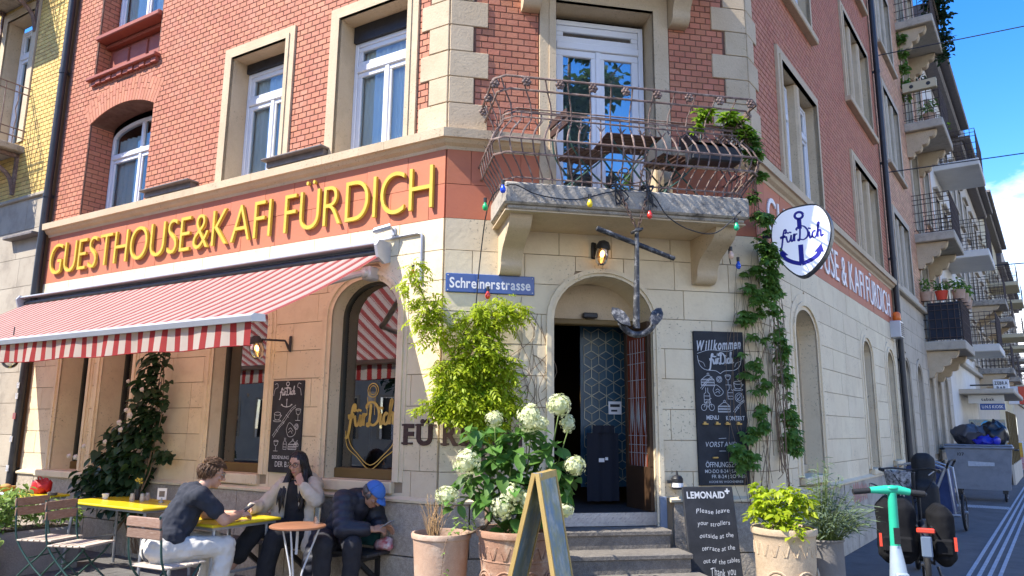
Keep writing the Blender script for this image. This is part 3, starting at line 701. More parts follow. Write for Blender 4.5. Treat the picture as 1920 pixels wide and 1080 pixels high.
for k in range(NB + 1):
    t = k / NB; mb = MB(); zs = [3.75, 3.80, 3.88, 3.98, 4.04, 4.11, 4.2, 4.34, 4.41] + ([4.5, 4.60, 4.70] if k % 2 == 0 else [])
    mb.tube([(*along(rail_prof(z), t), z) for z in zs], [.0075 if z != 4.2 else .010 for z in zs], 5)
    if k % 2:                                                            # leaf sprigs on every other bar
        x, y = along(rail_prof(4.27), t)
        for s in (-1, 1): mb.tube([(x, y, 4.26), (x + s * .02, y - .01, 4.29), (x + s * .045, y - .012, 4.315)], [.007, .008, .002], 4)
    mb.build('railing_bar', M_['rail'], RL, FC)
rr_ = random.Random(3)
for k in range(1, NB, 3):                                                # iron rosettes under the hand rail
    x, y = along(.10, (k + .3) / NB); mb = MB()
    for a in range(6): mb.ball((x + .028 * cos(a * pi / 3), y - .012, 4.655 + .028 * sin(a * pi / 3)), (.019, .014, .019), 7, 5)
    mb.ball((x, y - .022, 4.655), .014, 7, 5); mb.build('rosette', M_['rail'], RL, FC, smooth=180)
mb = MB()                                                                # scrolled panel in the middle
for s in (-1, 1):
    cx = 1.66 + s * .085
    mb.tube(catmull([(1.66, -.77, 3.80), (cx + s * .05, -.79, 3.84), (cx + s * .06, -.80, 3.90), (cx, -.81, 3.93), (cx - s * .03, -.81, 3.89), (cx + s * .01, -.80, 3.87)], 5), .007, 5)
    mb.tube(catmull([(1.66, -.82, 4.0), (cx, -.84, 4.03), (cx + s * .03, -.86, 4.08), (cx - s * .02, -.87, 4.1), (cx - s * .04, -.85, 4.06)], 5), .007, 5)
mb.build('scroll', M_['rail'], RL, FC)
# ================================================================ entrance: steps, landing, passage
st = MB()
for k, (zt, o) in enumerate(((.655, .30), (.50, .60), (.345, .90), (.185, 1.2))):
    pass
ES = []
for k, (zt, o, xa, xb) in enumerate(((.655, .30, 1.04, 2.14), (.495, .60, .97, 2.20), (.335, .90, .9, 2.27), (.17, 1.20, .85, 2.33))):
    mb = MB(); mb.cbox(xa, xb, -o - .015, -o + .34, zt - .045, zt, .008); mb.box(xa + .02, xb - .02, -o, -o + .33, zt - .17, zt - .047)
    mb.build('step', M_['stepst'], B, FC)
tp = MB(); tp.box(1.09, 2.11, -.02, .02, .662, .782)
for i in range(24):
    for j in range(3): tp.add([(1.1 + i * .042, -.0205, .68 + j * .036), (1.118 + i * .042, -.026, .695 + j * .036), (1.134 + i * .042, -.0205, .71 + j * .036), (1.118 + i * .042, -.0205, .695 + j * .036 + .004)], [(0, 1, 2, 3)] if (i + j) % 2 else [(3, 2, 1, 0)])
M_['plate'] = mk('tread plate', (.42, .42, .43), (.32, .32, .33), 30, .35, .3, 120, metal=.8)
tp.build('tread_plate', M_['plate'], B, FC)
ps = MB(); ps.box(.9, 2.9, .02, 3.6, .70, .78)
ps.build('passage_floor', mk('dark floor mat', (.035, .035, .038), (.02, .02, .022), 40, .9, .4, 200), B, FC)
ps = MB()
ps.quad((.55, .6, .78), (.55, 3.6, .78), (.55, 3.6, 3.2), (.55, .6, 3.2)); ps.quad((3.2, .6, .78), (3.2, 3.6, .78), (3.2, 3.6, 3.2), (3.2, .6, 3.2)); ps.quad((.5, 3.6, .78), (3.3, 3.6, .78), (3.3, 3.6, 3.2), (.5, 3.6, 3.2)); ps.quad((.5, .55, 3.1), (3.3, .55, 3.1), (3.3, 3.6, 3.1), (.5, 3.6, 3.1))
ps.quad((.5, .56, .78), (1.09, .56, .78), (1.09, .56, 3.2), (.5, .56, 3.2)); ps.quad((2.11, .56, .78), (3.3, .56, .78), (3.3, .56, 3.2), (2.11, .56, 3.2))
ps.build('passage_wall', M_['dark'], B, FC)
# lintel board with fanlight wall
ti = MB(); ti.box(1.09, 2.11, .42, .50, 2.68, 3.06); ti.build('tympanum', M_['stone'], B, FC)
ti = MB(); ti.cbox(1.09, 2.11, .38, .50, 2.63, 2.69, .01); ti.cbox(1.09, 1.14, .4, .5, .78, 2.63, .008); ti.build('door_frame', M_['brown'], B, FC)
ti = MB(); ti.cbox(1.50, 1.66, .34, .40, 2.70, 2.755, .01); ti.build('door_closer', M_['black'], B, FC)
# blue hexagon panel inside
hx = MB(); hx.box(1.62, 2.30, .88, .90, .95, 2.70, 0); hx = hx.build('glazed_panel', mk('teal panel', (.016, .05, .085), (.035, .09, .125), 5, .3), B, FC)
hg = MB()
for i in range(-1, 5):
    for j in range(12):
        cx = 1.66 + i * .17 + (j % 2) * .085; cz = 1.08 + j * .148
        P = [(cx + .098 * sin(a * pi / 3), cz + .098 * cos(a * pi / 3)) for a in range(6)]
        for a in (0, 1, 2):
            p, q = P[a * 2], (cx, cz)
            if 1.63 < p[0] < 2.29 and 1.63 < cx < 2.29 and .98 < cz < 2.62: hg.bar((p[0], .874, p[1]), (q[0], .874, q[1]), .006, .007)
        for a in range(6):
            p, q = P[a], P[(a + 1) % 6]
            if 1.63 < p[0] < 2.29 and 1.63 < q[0] < 2.29 and .98 < p[1] < 2.68 and .98 < q[1] < 2.68: hg.bar((p[0], .874, p[1]), (q[0], .874, q[1]), .006, .007)
hg.build('brass_lattice', mk('pale brass', (.42, .40, .30), None, rough=.4, metal=.3), hx, FC)
# open door leaf with red leaded glass, folded against the right jamb
dl = MB(); FD = at(FC, 2.095, .03, .78, R(97))
dl.cbox(0, .52, -.025, .025, 0, .42, .008); dl.cbox(0, .05, -.024, .024, .42, 1.86, .006); dl.cbox(.47, .52, -.024, .024, .42, 1.86, .006); dl.cbox(.05, .47, -.023, .023, 1.78, 1.86, .006)
DL = dl.build('door_leaf', M_['dbrown'], B, FD)
m = MB(); m.box(.05, .47, -.008, .008, .42, 1.78); m.build('red_glass', mk('red stained glass', (.24, .05, .02), (.16, .03, .012), 4, .25), DL, FD)
m = MB()
for z in (.55, .63, .72, 1.1, 1.28, 1.45, 1.56): m.bar((.05, .010, z), (.47, .010, z), .005)
for k in range(1, 7): m.tube(catmull([(.05 + .06 * k, .011, .42), (.05 + .06 * k + .012 * (-1) ** k, .011, .8), (.05 + .06 * k - .012 * (-1) ** k, .011, 1.2), (.05 + .06 * k, .011, 1.7)], 4), .003, 4)
for k in range(3): m.add([(.12 + .13 * k, .012, .74), (.15 + .13 * k, .012, .91), (.12 + .13 * k, .012, 1.08), (.09 + .13 * k, .012, .91)], [(0, 1, 2, 3)])
m.build('leading', mk('lead came', (.40, .38, .36), None, rough=.5), DL, FD)
m = MB(); m.cbox(2.13, 2.20, -.06, .02, 0, .93, .006); m.cbox(1.01, 1.06, -.055, .02, 0, .6, .006); m.build('jamb_guard', mk('blue grey paint', (.16, .20, .26), (.22, .25, .30), 6, .6), B, FC)

# ================================================================ drain pipes
def pipe_thing(F, x, z0, z1, label, y=-.09, r=.055):
    t = thing('drain_pipe', label, 'drain pipe', at(F, x, y, 0)); m = MB(); m.tube([(0, 0, z0), (0, 0, z1)], r, 14); m.build('pipe', M_['pipe'], t, smooth=60)
    for k in range(int((z1 - z0) / 2)):
        m = MB(); m.tube([(0, 0, z0 + .9 + 2 * k), (0, 0, z0 + .96 + 2 * k)], r * 1.14, 14); m.box(-.02, .02, r * .8, -y, z0 + .91 + 2 * k, z0 + .95 + 2 * k); m.build('bracket', M_['pipe'], t, smooth=40)
    return t
pl = pipe_thing(FL, -7.34, 0, 12.2, 'black drain pipe between the red and the yellow brick facades')
pr = pipe_thing(FR, 8.33, 0, 12.2, 'black drain pipe at the far end of the street facade, beside the pink brick house')
st_ = [(.9, 'w'), (1.3, 'w'), (1.62, 'r'), (1.9, 'w'), (2.05, 'w')]
for k, (z, c) in enumerate(st_):
    m = MB(); m.box(-.035, .035, -.063, -.056, z, z + .085); m.build('sticker', mk('sticker paper %d' % k, (.6, .6, .6) if c == 'w' else (.5, .06, .05), (.12, .12, .13), 40, .6), pl)

# ================================================================ neighbour on the left (yellow brick)
Y = thing('yellow_brick_building', 'yellow brick town house with stone ground floor, left of the black drain pipe', 'building', at(FL, -7.4, 0, 0))
FY = WM[Y.name]
yD = Op(-2.15, -1.25, 6.05, 8.45); yD2 = Op(-2.15, -1.25, 8.9, 11.2); yG = Op(-2.35, -1.1, .5, 3.0, 2.6); y3 = Op(-4.2, -3.2, 6.5, 8.3); yF = Op(-2.2, -1.2, 3.75, 5.05)
yops = [yD, yD2, yG, y3]
m = MB(); wall_sheet(m, -9, 0, 0, 5.03, 0, yops, 0); wall_sheet(m, -9, 0, 5.03, 12.6, 0, yops, 1); m.quad((0, 0, 0), (0, 9, 0), (0, 9, 12.6), (0, 0, 12.6), 1); m.build('wall', [M_['joint'], M_['ymortar']], Y)
m = MB(); m.box(-9, 0, -.3, 9, 12.6, 12.8); m.build('roof', M_['lead'], Y)
zy = [.55, .95, 1.4, 1.85, 2.3, 2.75, 3.2, 3.6, 4.05, 4.5, 5.03]
M_['grst'] = mk('grey sandstone', (.44, .38, .29), (.37, .31, .23), 2, .85, .3, 40, stain=(.16, .14, .12), stain_amt=.5, stain_scale=2, island=.06)
lay_blocks('stone_block', blocks(-9, -.002, zy, .72, [yG.grow(.12)], seed=31), Y, FY, M_['grst'], .02)
lay_blocks('plinth_block', blocks(-9, -.002, [0, .54], .9, [], seed=32), Y, FY, M_['granite'], .05)
g4 = lambda o: Op(o.xl - .16, o.xr + .16, o.zb - .02, o.zt + .16)
lay_bricks([(FY, brick_field(-5.5, -.004, 5.06, 10.2, [g4(yD), g4(yD2), g4(y3)], .128, .0712))], Y, M_['ybrick'], 300, .128, .0712)
m = MB(); m.cbox(-9, 0, -.06, 0, 5.0, 5.06, .012); m.build('string_course', M_['grst'], Y)
for o in (yD, yD2, y3): surround(o, FY, Y, .25, ((.15, -.03),), M_['stone'], 'window_surround')
m = MB(); reveal(m, yG, -.03, .3); ring(m, yG, .12, -.03, 0); m.build('arched_surround', M_['grst'], Y)
for i, o in enumerate((yD, yD2, y3)): window(Y, FY, o.xl + .02, o.xr - .02, o.zb, o.zt - .1, .22, zt=o.zt - .6, seed=50 + i)
m = MB(); ring(m, Op(yG.xl + .05, yG.xr - .05, .5, 2.95, 2.6), .05, .25, .3); wy = m.build('window', M_['brown'], Y)
m = MB(); pts = yG.outline(); m.add([(a, .28, b) for a, b in pts], [tuple(reversed(range(len(pts))))]); m.build('pane', M_['shop'], wy)
m = MB(); m.box(-2.6, -.9, .32, 1.6, .3, 3.1); m.build('room', M_['dark'], wy)
m = MB(); m.cbox(-.98, -.12, -.16, 0, 4.35, 4.40, .01); m.build('flashing', M_['lead'], Y)
def iron_balcony(z, xa, xb, dep, par, F):
    m = MB(); m.cbox(xa, xb, -dep, 0, z - .11, z, .015); s = m.build('balcony_slab', M_['slab'], par, F)
    for x in (xa + .15, xb - .15):
        m = MB(); m.tube(catmull([(x, -.03, z - .75), (x, -.12, z - .5), (x, -.42, z - .32), (x, -dep * .9, z - .12)], 5), .035, 6); m.bar((x, -.02, z - .8), (x, -.02, z - .12), .06); m.bar((x, -.02, z - .15), (x, -dep * .92, z - .15), .06); m.build('bracket', M_['rail'], s, F)
    m = MB()
    for h in (.12, .25, .86, .98): m.tube([(xa + .02, 0, z + h), (xa + .02, -dep + .03, z + h), (xb - .02, -dep + .03, z + h), (xb - .02, 0, z + h)], .011, 5)
    rr = m.build('balcony_railing', M_['rail'], par, F); m = MB()
    pts = [(xa + .02 + (xb - xa - .04) * k / 9, -dep + .03) for k in range(10)] + [(x, -dep * k / 5) for x in (xa + .02, xb - .02) for k in range(1, 5)]
    for i, (x, y) in enumerate(pts):
        if i % 2: m.tube([(x, y, z), (x, y, z + .98)], .009, 5)
        else: m.tube(catmull([(x, y, z), (x, y, z + .28), (x + .03, y, z + .42), (x - .03, y, z + .58), (x + .02, y, z + .72), (x, y, z + .98)], 3), .009, 5)
    m.build('railing_bar', M_['rail'], rr, F)
iron_balcony(5.95, -2.5, -1.02, .95, Y, FY); iron_balcony(8.80, -2.5, -1.02, .95, Y, FY)

# ================================================================ houses down the street on the right
def lobed(dep, zt, h):
    pts = [(0, zt - h)]
    for k in range(4):
        a0, a1 = k / 4, (k + 1) / 4
        for j in range(1, 7):
            t = j / 6; u = a0 + (a1 - a0) * t; b = sin(pi * t) * .05
            pts.append((dep * u + b * .7, zt - h * (1 - u ** 1.3) - b))
    return pts + [(dep, zt - .02)]
def big_balcony(par, F, xa, xb, z, dep, mat, railmat, lob=True, bars=True, thick=.22):
    m = MB(); m.cbox(xa, xb, -dep, .0, z - thick, z, .02); s = m.build('balcony_slab', mat, par, F)
    if lob:
        for x in (xa + .12, xb - .34): bracket_mb(x, x + .22, z - thick - .002, .62, dep * .86, lobed(dep * .8, z - thick - .002, .62)).build('bracket', M_['stone'], s, F)
    m = MB(); path = [(xa + .03, 0), (xa + .03, -dep + .04), (xb - .03, -dep + .04), (xb - .03, 0)]
    for h in (.08, .30, .52, .74, .86, .98): m.tube([(x, y, z + h) for x, y in path], .010, 4)
    rr = m.build('balcony_railing', railmat, par, F); m = MB()
    for (a, b) in zip(path, path[1:]):
        n = max(3, int(sqrt((a[0] - b[0]) ** 2 + (a[1] - b[1]) ** 2) / .13))
        for k in range(n + 1): x = a[0] + (b[0] - a[0]) * k / n; y = a[1] + (b[1] - a[1]) * k / n; m.tube([(x, y, z), (x, y, z + .98)], .008, 4)
    m.build('railing_bar', railmat, rr, F); return s
M_['pslab'] = mk('beige balcony stone', (.56, .49, .38), (.46, .40, .31), 4, .9, .4, 40, stain=(.16, .14, .12), stain_amt=.5, stain_scale=5, grain=.2)
M_['iron'] = mk('dark iron', (.045, .035, .032), (.09, .06, .05), 20, .7)
M_['pstone'] = mk('grey beige stone', (.54, .46, .34), (.46, .385, .28), 2.2, .85, .3, 40, stain=(.2, .17, .13), stain_amt=.4, stain_scale=2.5, island=.05)
P = thing('pink_brick_building', 'pink brick town house with stacked stone balconies, next to the corner house down the street', 'building', at(FR, 8.4, 0, 0)); FP = WM[P.name]
pw = []
for z0, z1 in ((4.55, 6.15), (7.3, 9.05), (10.1, 11.9), (13, 14.7)): pw.append(Op(.95, 2.85, z0, z1)); pw.append(Op(7.0, 8.1, z0, z1))
pd = [Op(4.55, 5.75, z, z + 2.3) for z in (3.75, 6.55, 9.35, 12.2)]
pa = [Op(x, x + .72, 1.05, 3.0, 2.64) for x in (.55, 2.3, 4.1, 5.6, 7.2)]
pops = pw + pd + pa
m = MB(); wall_sheet(m, 0, 8.9, 0, 4.4, 0, pops, 0); wall_sheet(m, 0, 8.9, 4.4, 15.6, 0, pops, 1); m.quad((8.9, 0, 0), (8.9, 8, 0), (8.9, 8, 15.6), (8.9, 0, 15.6), 1); m.quad((0, 0, 0), (0, 8, 0), (0, 8, 15.6), (0, 0, 15.6), 1); m.build('wall', [M_['joint'], M_['pmortar']], P)
m = MB(); m.cbox(-.1, 9, -.5, 8, 15.6, 15.9, .03); m.build('roof', M_['lead'], P)
lay_blocks('stone_block', blocks(0.002, 8.9, [.9, 1.25, 1.6, 1.95, 2.3, 2.65, 3.0, 3.35, 3.7, 4.05, 4.36], .8, [gz(o, .15) for o in pa] + [pd[0].grow(.14)], seed=41), P, FP, M_['pstone'], .02)
lay_blocks('plinth_block', blocks(0.002, 8.9, [0, .88], 1.1, [], seed=42), P, FP, M_['granite'], .05)
m = MB(); m.cbox(0, 4.4, -.12, 0, 4.36, 4.48, .02); m.cbox(5.9, 8.9, -.12, 0, 4.36, 4.48, .02); m.build('string_course', M_['pstone'], P)
lay_bricks([(FP, brick_field(.004, 8.9, 4.5, 13.2, [Op(o.xl - .15, o.xr + .15, o.zb - .1, o.zt + .15) for o in pw] + [o.grow(.14) for o in pd], .256, .0712))], P, M_['pbrick'], 300, .256, .0712)
for o in pw:
    w = surround(o, FP, P, .25, ((.145, -.04),), M_['pstone'], 'window_surround'); lights[id(o)] = mullions(w, o, 3 if o.xr - o.xl > 1.5 else 1, FP, M_['pstone']); m = MB(); m.cbox(o.xl - .15, o.xr + .15, -.1, 0, o.zb - .09, o.zb - .003, .012); m.build('sill', M_['pstone'], w)
for o in pd: surround(o, FP, P, .3, ((.135, -.04),), M_['pstone'], 'door_surround')
for o in pa: surround(o, FP, P, .22, ((.05, -.02), (.09, -.035)), M_['pstone'], 'arched_surround', 30)
for i, o in enumerate(pw + pd):
    for a, b in lights.get(id(o), [(o.xl, o.xr)]): window(P, FP, a + .01, b - .01, o.zb + .02, o.zt - .05, .2, zt=o.zt - .5, nx=1 if b - a < 1 else 2, fw=.04, sw=.05, seed=70 + i)
for o in pa:
    m = MB(); q = Op(o.xl + .03, o.xr - .03, o.zb, o.zt - .03, o.zs); ring(m, q, .03, .2, .25); w = m.build('shop_window', M_['brown'], P); p = q.outline()
    m = MB(); m.add([(a, .22, b) for a, b in p], [tuple(reversed(range(len(p))))]); m.build('pane', M_['shop'], w); m = MB(); m.box(o.xl - .2, o.xr + .2, .26, 1.4, .8, 3.2); m.build('room', M_['dark'], w)
for z in (3.69, 6.36, 9.25, 12.07): big_balcony(P, FP, 4.1, 6.3, z, .86, M_['pslab'], M_['iron'])
m = MB(); m.box(4.16, 4.18, -.78, -.12, 3.72, 4.62); m.box(4.18, 6.2, -.80, -.785, 3.72, 4.62); m.build('balcony_screen', mk('blue black cloth screen', (.02, .024, .035), (.03, .036, .05), 6, .9), P)

# plain white house with bay balconies, and the grey ones beyond
M_['wplaster'] = mk('off white plaster', (.72, .68, .60), (.66, .62, .54), 1.5, .85, .15, 40, stain=(.4, .38, .34), stain_amt=.3, stain_scale=1.2)
M_['gplaster'] = mk('grey beige plaster', (.56, .49, .38), (.50, .43, .33), 1.5, .85, .15, 40, stain=(.25, .23, .2), stain_amt=.3)
M_['yplaster'] = mk('cream yellow plaster', (.58, .50, .32), (.52, .45, .29), 1.5, .85, .15, 40)
M_['pslab'] = mk('beige balcony stone', (.56, .49, .38), (.46, .40, .31), 4, .9, .4, 40, stain=(.16, .14, .12), stain_amt=.5, stain_scale=5, grain=.2)
def street_house(name, label, x0, w, H, mat, floors, balz, dep, balx, nwin, seed, railmat, slabmat, lob=False, wz=1.6, cor=.7):
    t = thing(name, label, 'building', at(FR, x0, 0, 0)); F = WM[t.name]; ops = []; step = w / nwin
    for z in floors:
        for k in range(nwin): c = step * (k + .5); ops.append(Op(c - .5, c + .5, z, z + wz))
    m = MB(); wall_sheet(m, 0, w, 0, H, 0, ops); m.quad((w, 0, 0), (w, 9, 0), (w, 9, H), (w, 0, H)); m.quad((0, 0, 0), (0, 9, 0), (0, 9, H), (0, 0, H)); m.build('wall', mat, t)
    m = MB(); m.cbox(-.05, w + .05, -cor, 9, H, H + .16, .03); m.cbox(0, w, -cor * .6, 0, H - .22, H - .002, .05); m.prism([(-.05, H + .16), (w + .05, H + .16), (w - .4, H + 1.6), (.4, H + 1.6)], -.3, 9); m.build('roof', M_['lead'], t)
    for o in ops: sw_ = surround(o, F, t, .2, ((.13, -.04),), M_['pstone'], 'window_surround'); m = MB(); m.cbox(o.xl - .16, o.xr + .16, -.12, 0, o.zb - .1, o.zb - .003, .012); m.build('sill', M_['pstone'], sw_); m = MB(); m.cbox(o.xl - .2, o.xr + .2, -.14, 0, o.zt + .14, o.zt + .22, .012); m.build('hood', M_['pstone'], sw_)
    for i, o in enumerate(ops):
        m = MB(); m.cbox(o.xl, o.xr, .15, .2, o.zb, o.zb + .08, .006); m.cbox(o.xl, o.xr, .15, .2, o.zt - .08, o.zt, .006)
        for x in (o.xl, (o.xl + o.xr) / 2 - .04, o.xr - .08): m.cbox(x, x + .08, .151, .199, o.zb + .08, o.zt - .08, .006)
        ww = m.build('window', M_['white'], t); m = MB(); m.quad((o.xl, .18, o.zb), (o.xr, .18, o.zb), (o.xr, .18, o.zt), (o.xl, .18, o.zt)); m.build('pane', M_['glass'], ww); m = MB(); m.box(o.xl - .05, o.xr + .05, .21, .9, o.zb - .05, o.zt + .05); m.build('room', M_['darkwall'], ww)
    for z in balz:
        for (a, b) in balx: big_balcony(t, F, a, b, z, dep, slabmat, railmat, lob)
    m = MB(); m.cbox(0, w, -.14, 0, 3.7, 3.85, .02); m.build('string_course', M_['pstone'], t)
    return t
street_house('white_house', 'white plastered house with wide white balconies, third down the street', 17.35, 8.6, 13.6, M_['wplaster'], (4.3, 7.2, 10.1), (4.15, 7.05, 9.95), 1.25, ((1.1, 3.7),), 4, 1, M_['iron'], M_['wplaster'])
street_house('grey_house', 'grey beige house with corniced windows beyond the white house', 26.0, 13, 13.2, M_['gplaster'], (4.2, 7.0, 9.9), (4.1, 6.9), 1.2, ((2, 4.4), (8, 10.5)), 5, 2, M_['iron'], M_['slab'], True)
street_house('cream_house', 'cream yellow house with stacked balconies far down the street', 39.2, 16, 14.5, M_['yplaster'], (4.2, 7.0, 9.9), (4.1, 6.9, 9.8), 1.4, ((2, 5), (9, 12)), 6, 3, M_['iron'], M_['yplaster'], wz=1.7)
street_house('far_house', 'grey house at the far end of the street', 55.4, 26, 13.5, M_['gplaster'], (4.2, 7.0, 9.9), (4.1, 6.9), 1.3, ((3, 6), (12, 15)), 8, 4, M_['iron'], M_['slab'])
# ================================================================ writing
_FC = {}
def glyph(ch, off=0.0, shear=0.0):
    k = (ch, off, shear)
    if k not in _FC:
        cu = bpy.data.curves.new('glyph', 'FONT'); cu.body = ch; cu.size = 1; cu.offset = off; cu.shear = shear; cu.resolution_u = 6; cu.fill_mode = 'FRONT'
        ob = bpy.data.objects.new('glyph', cu); me = bpy.data.meshes.new_from_object(ob)
        v = [(x.co.x, x.co.y) for x in me.vertices]; f = [tuple(p.vertices) for p in me.polygons]
        ed = {}
        for p in f:
            for a, b in zip(p, p[1:] + p[:1]): ed[(a, b)] = ed.get((a, b), 0) + 1
        rim = [e for e in ed if (e[1], e[0]) not in ed]
        bpy.data.objects.remove(ob); bpy.data.curves.remove(cu); bpy.data.meshes.remove(me)
        xs = [a for a, _ in v] or [0, .25]; _FC[k] = (v, f, rim, min(xs), max(xs))
    return _FC[k]
CAPH = .70
def layout(text, off=0, shear=0, gap=.09, space=.28):
    x = 0; out = []
    for ch in text:
        if ch == ' ': x += space; continue
        g = glyph(ch, off, shear); out.append((ch, x - g[3])); x += g[4] - g[3] + gap
    return out, max(.01, x - gap)
def put_glyph(mb, ch, off, shear, fx, y0, y1, mi=0):
    v, f, rim, _, _ = glyph(ch, off, shear); n = len(v)
    P = [fx(a, b) for a, b in v]
    V = [(p[0], y0, p[1]) for p in P]; F = list(f)
    if y1 is not None and y1 - y0 > .003:
        V += [(p[0], y1, p[1]) for p in P]; F += [(b, a, a + n, b + n) for a, b in rim]
    mb.add(V, F, mi)
def text_mb(mb, text, x0, x1, z0, h, y0, y1=None, off=.01, shear=0, gap=.09, wave=None, space=.3):
    lay, w = layout(text, off, shear, gap, space); sx = (x1 - x0) / w; sz = h / CAPH
    for ch, x in lay: put_glyph(mb, ch, off, shear, lambda a, b: (x0 + (a + x) * sx, z0 + b * sz + (wave(((a + x) / w)) if wave else 0)), y0, y1)
def letters(parent, F, text, x0, x1, z0, h, y0, y1, mat, off=.01, gap=.09, space=.3):
    lay, w = layout(text, off, 0, gap, space); sx = (x1 - x0) / w; sz = h / CAPH
    for ch, x in lay:
        mb = MB(); put_glyph(mb, ch, off, 0, lambda a, b: (x0 + (a + x) * sx, z0 + b * sz), y0, y1); mb.build('letter', mat, parent, F)
def ribbon(mb, pts, w, y, cal=0, n=4, mi=0):
    P = catmull(pts, n) if len(pts) > 2 else [tuple(map(float, p)) for p in pts]; V = []
    for i, p in enumerate(P):
        a, b = P[max(i - 1, 0)], P[min(i + 1, len(P) - 1)]; dx, dz = b[0] - a[0], b[1] - a[1]; l = sqrt(dx * dx + dz * dz) or 1
        ww = w * ((1 - cal) + cal * abs(dz / l)) / 2; V += [(p[0] - dz / l * ww, y, p[1] + dx / l * ww), (p[0] + dz / l * ww, y, p[1] - dx / l * ww)]
    mb.add(V, [(2 * i, 2 * i + 1, 2 * i + 3, 2 * i + 2) for i in range(len(P) - 1)], mi)
SCRIPT = [[(0, -.9), (.15, -1.0), (.35, -.6), (.55, .6), (.75, 1.7), (.95, 1.95), (1.05, 1.7), (.9, 1.3)], [(.2, .85), (.95, .95)], [(1.0, .95), (1.1, .4), (1.2, .05), (1.4, .1), (1.6, .5), (1.7, 1.0)], [(1.7, 1.0), (1.65, .3), (1.75, .02), (1.95, .3)],
 [(1.95, .3), (2.05, 1.0), (2.1, .95), (2.1, .4), (2.08, 0)], [(2.1, .7), (2.3, 1.0), (2.5, .95)], [(2.9, 1.9), (2.85, 1.0), (2.75, .1), (2.6, -.05), (2.55, .15), (2.8, .15), (3.3, 0), (3.8, .4), (3.85, 1.2), (3.4, 1.9), (2.8, 2.05), (2.4, 1.75), (2.5, 1.5)],
 [(4.05, 1.0), (4.05, .3), (4.15, .02), (4.35, .3)], [(4.85, .85), (4.65, 1.0), (4.42, .6), (4.5, .1), (4.75, .05), (4.95, .3)], [(4.95, .3), (5.2, 1.3), (5.35, 2.0), (5.25, 2.1), (5.15, 1.6), (5.1, 0)], [(5.1, .6), (5.35, 1.0), (5.5, .8), (5.48, .2), (5.6, .02), (5.8, .3)],
 [(1.22, 1.3), (1.28, 1.5)], [(1.55, 1.3), (1.6, 1.5)], [(4.08, 1.35), (4.14, 1.55)]]
def script_word(mb, x, z, w, y, wt=.22, tilt=.05, cal=.5, hs=1.0, mi=0):
    s = w / 5.8
    for st in SCRIPT: ribbon(mb, [(x + a * s, z + b * s * hs + a * s * tilt) for a, b in st], wt * s * (1 if len(st) > 2 else 1.5), y, cal if len(st) > 2 else 0, mi=mi)
def anchor_logo(mb, x, z, h, y, w, mi=0):
    t = h * .045
    ribbon(mb, [(x, z + h * .84), (x, z + h * .04)], t * 2.1, y, mi=mi)
    ribbon(mb, [(x + h * .075 * cos(a * pi / 6), z + h * .915 + h * .075 * sin(a * pi / 6)) for a in range(13)], t * 1.5, y, n=2, mi=mi)
    for s in (-1, 1):
        ribbon(mb, [(x, z), (x + s * w * .22, z + h * .06), (x + s * w * .40, z + h * .17), (x + s * w * .46, z + h * .30)], t * 2.0, y, mi=mi)
        a = [(x + s * w * .5, z + h * .40), (x + s * w * .34, z + h * .26), (x + s * w * .54, z + h * .22)]
        mb.add([(p[0], y, p[1]) for p in a], [(0, 1, 2) if s < 0 else (2, 1, 0)], mi)
    if w < h * .9: ribbon(mb, [(x - w * .28, z + h * .74), (x + w * .28, z + h * .74)], t * 1.5, y, mi=mi)
def doodle(mb, kind, x, z, s, y, w=.006):
    R_ = lambda P: ribbon(mb, [(x + a * s, z + b * s) for a, b in P], w, y)
    el = lambda cx, cz, rx, rz, n=10: R_([(cx + rx * cos(2 * pi * k / n), cz + rz * sin(2 * pi * k / n)) for k in range(n + 1)])
    if kind == 0: el(.5, .75, .4, .14); R_([(.1, .75), (.2, .3), (.5, .2), (.8, .3), (.9, .75)]); el(.5, .12, .48, .08); R_([(.88, .6), (1.05, .6), (.85, .4)])
    elif kind == 1: R_([(.3, 0), (.3, .55), (.42, .7), (.42, 1)]); R_([(.7, 0), (.7, .55), (.58, .7), (.58, 1)]); R_([(.3, 0), (.7, 0)]); R_([(.3, .2), (.7, .2)]); R_([(.3, .45), (.7, .45)])
    elif kind == 2:
        for zz in (0, .2, .4): R_([(0, zz), (1, zz)]); R_([(.02, zz + .06), (.98, zz + .06)])
        R_([(0, .4), (.55, .75), (1, .4)]); R_([(0, 0), (0, .4)]); R_([(1, 0), (1, .4)]); el(.55, .82, .08, .08, 6)
    elif kind == 3: el(.2, .25, .2, .22); el(.8, .25, .2, .22); R_([(.2, .25), (.4, .65), (.7, .65), (.8, .25)]); R_([(.4, .65), (.5, .25), (.7, .65)]); R_([(.7, .65), (.66, .85), (.8, .88)])
    elif kind == 4: R_([(.1, .5), (.3, .9), (.6, .8), (.95, .4), (.7, .1), (.3, .1), (.1, .5)]); R_([(.3, .5), (.5, .6), (.7, .4)]); R_([(.3, .3), (.5, .42), (.65, .25)])
    elif kind == 5: el(.5, .5, .42, .42); el(.5, .5, .26, .26); R_([(.5, .5), (.8, .9)]); R_([(.2, .2), (.5, .5)])
    elif kind == 6: R_([(0, .1), (.6, .75), (1, 1)]); R_([(.1, 0), (.66, .66), (1, .9)]); R_([(.6, .75), (.66, .66)]); R_([(.3, .5), (.5, .35)])
    else: R_([(.5, 0), (.5, .5)]); R_([(.2, 0), (.8, 0)]); R_([(.2, .95), (.3, .6), (.5, .5), (.7, .6), (.8, .95)]); el(.5, .95, .3, .06)

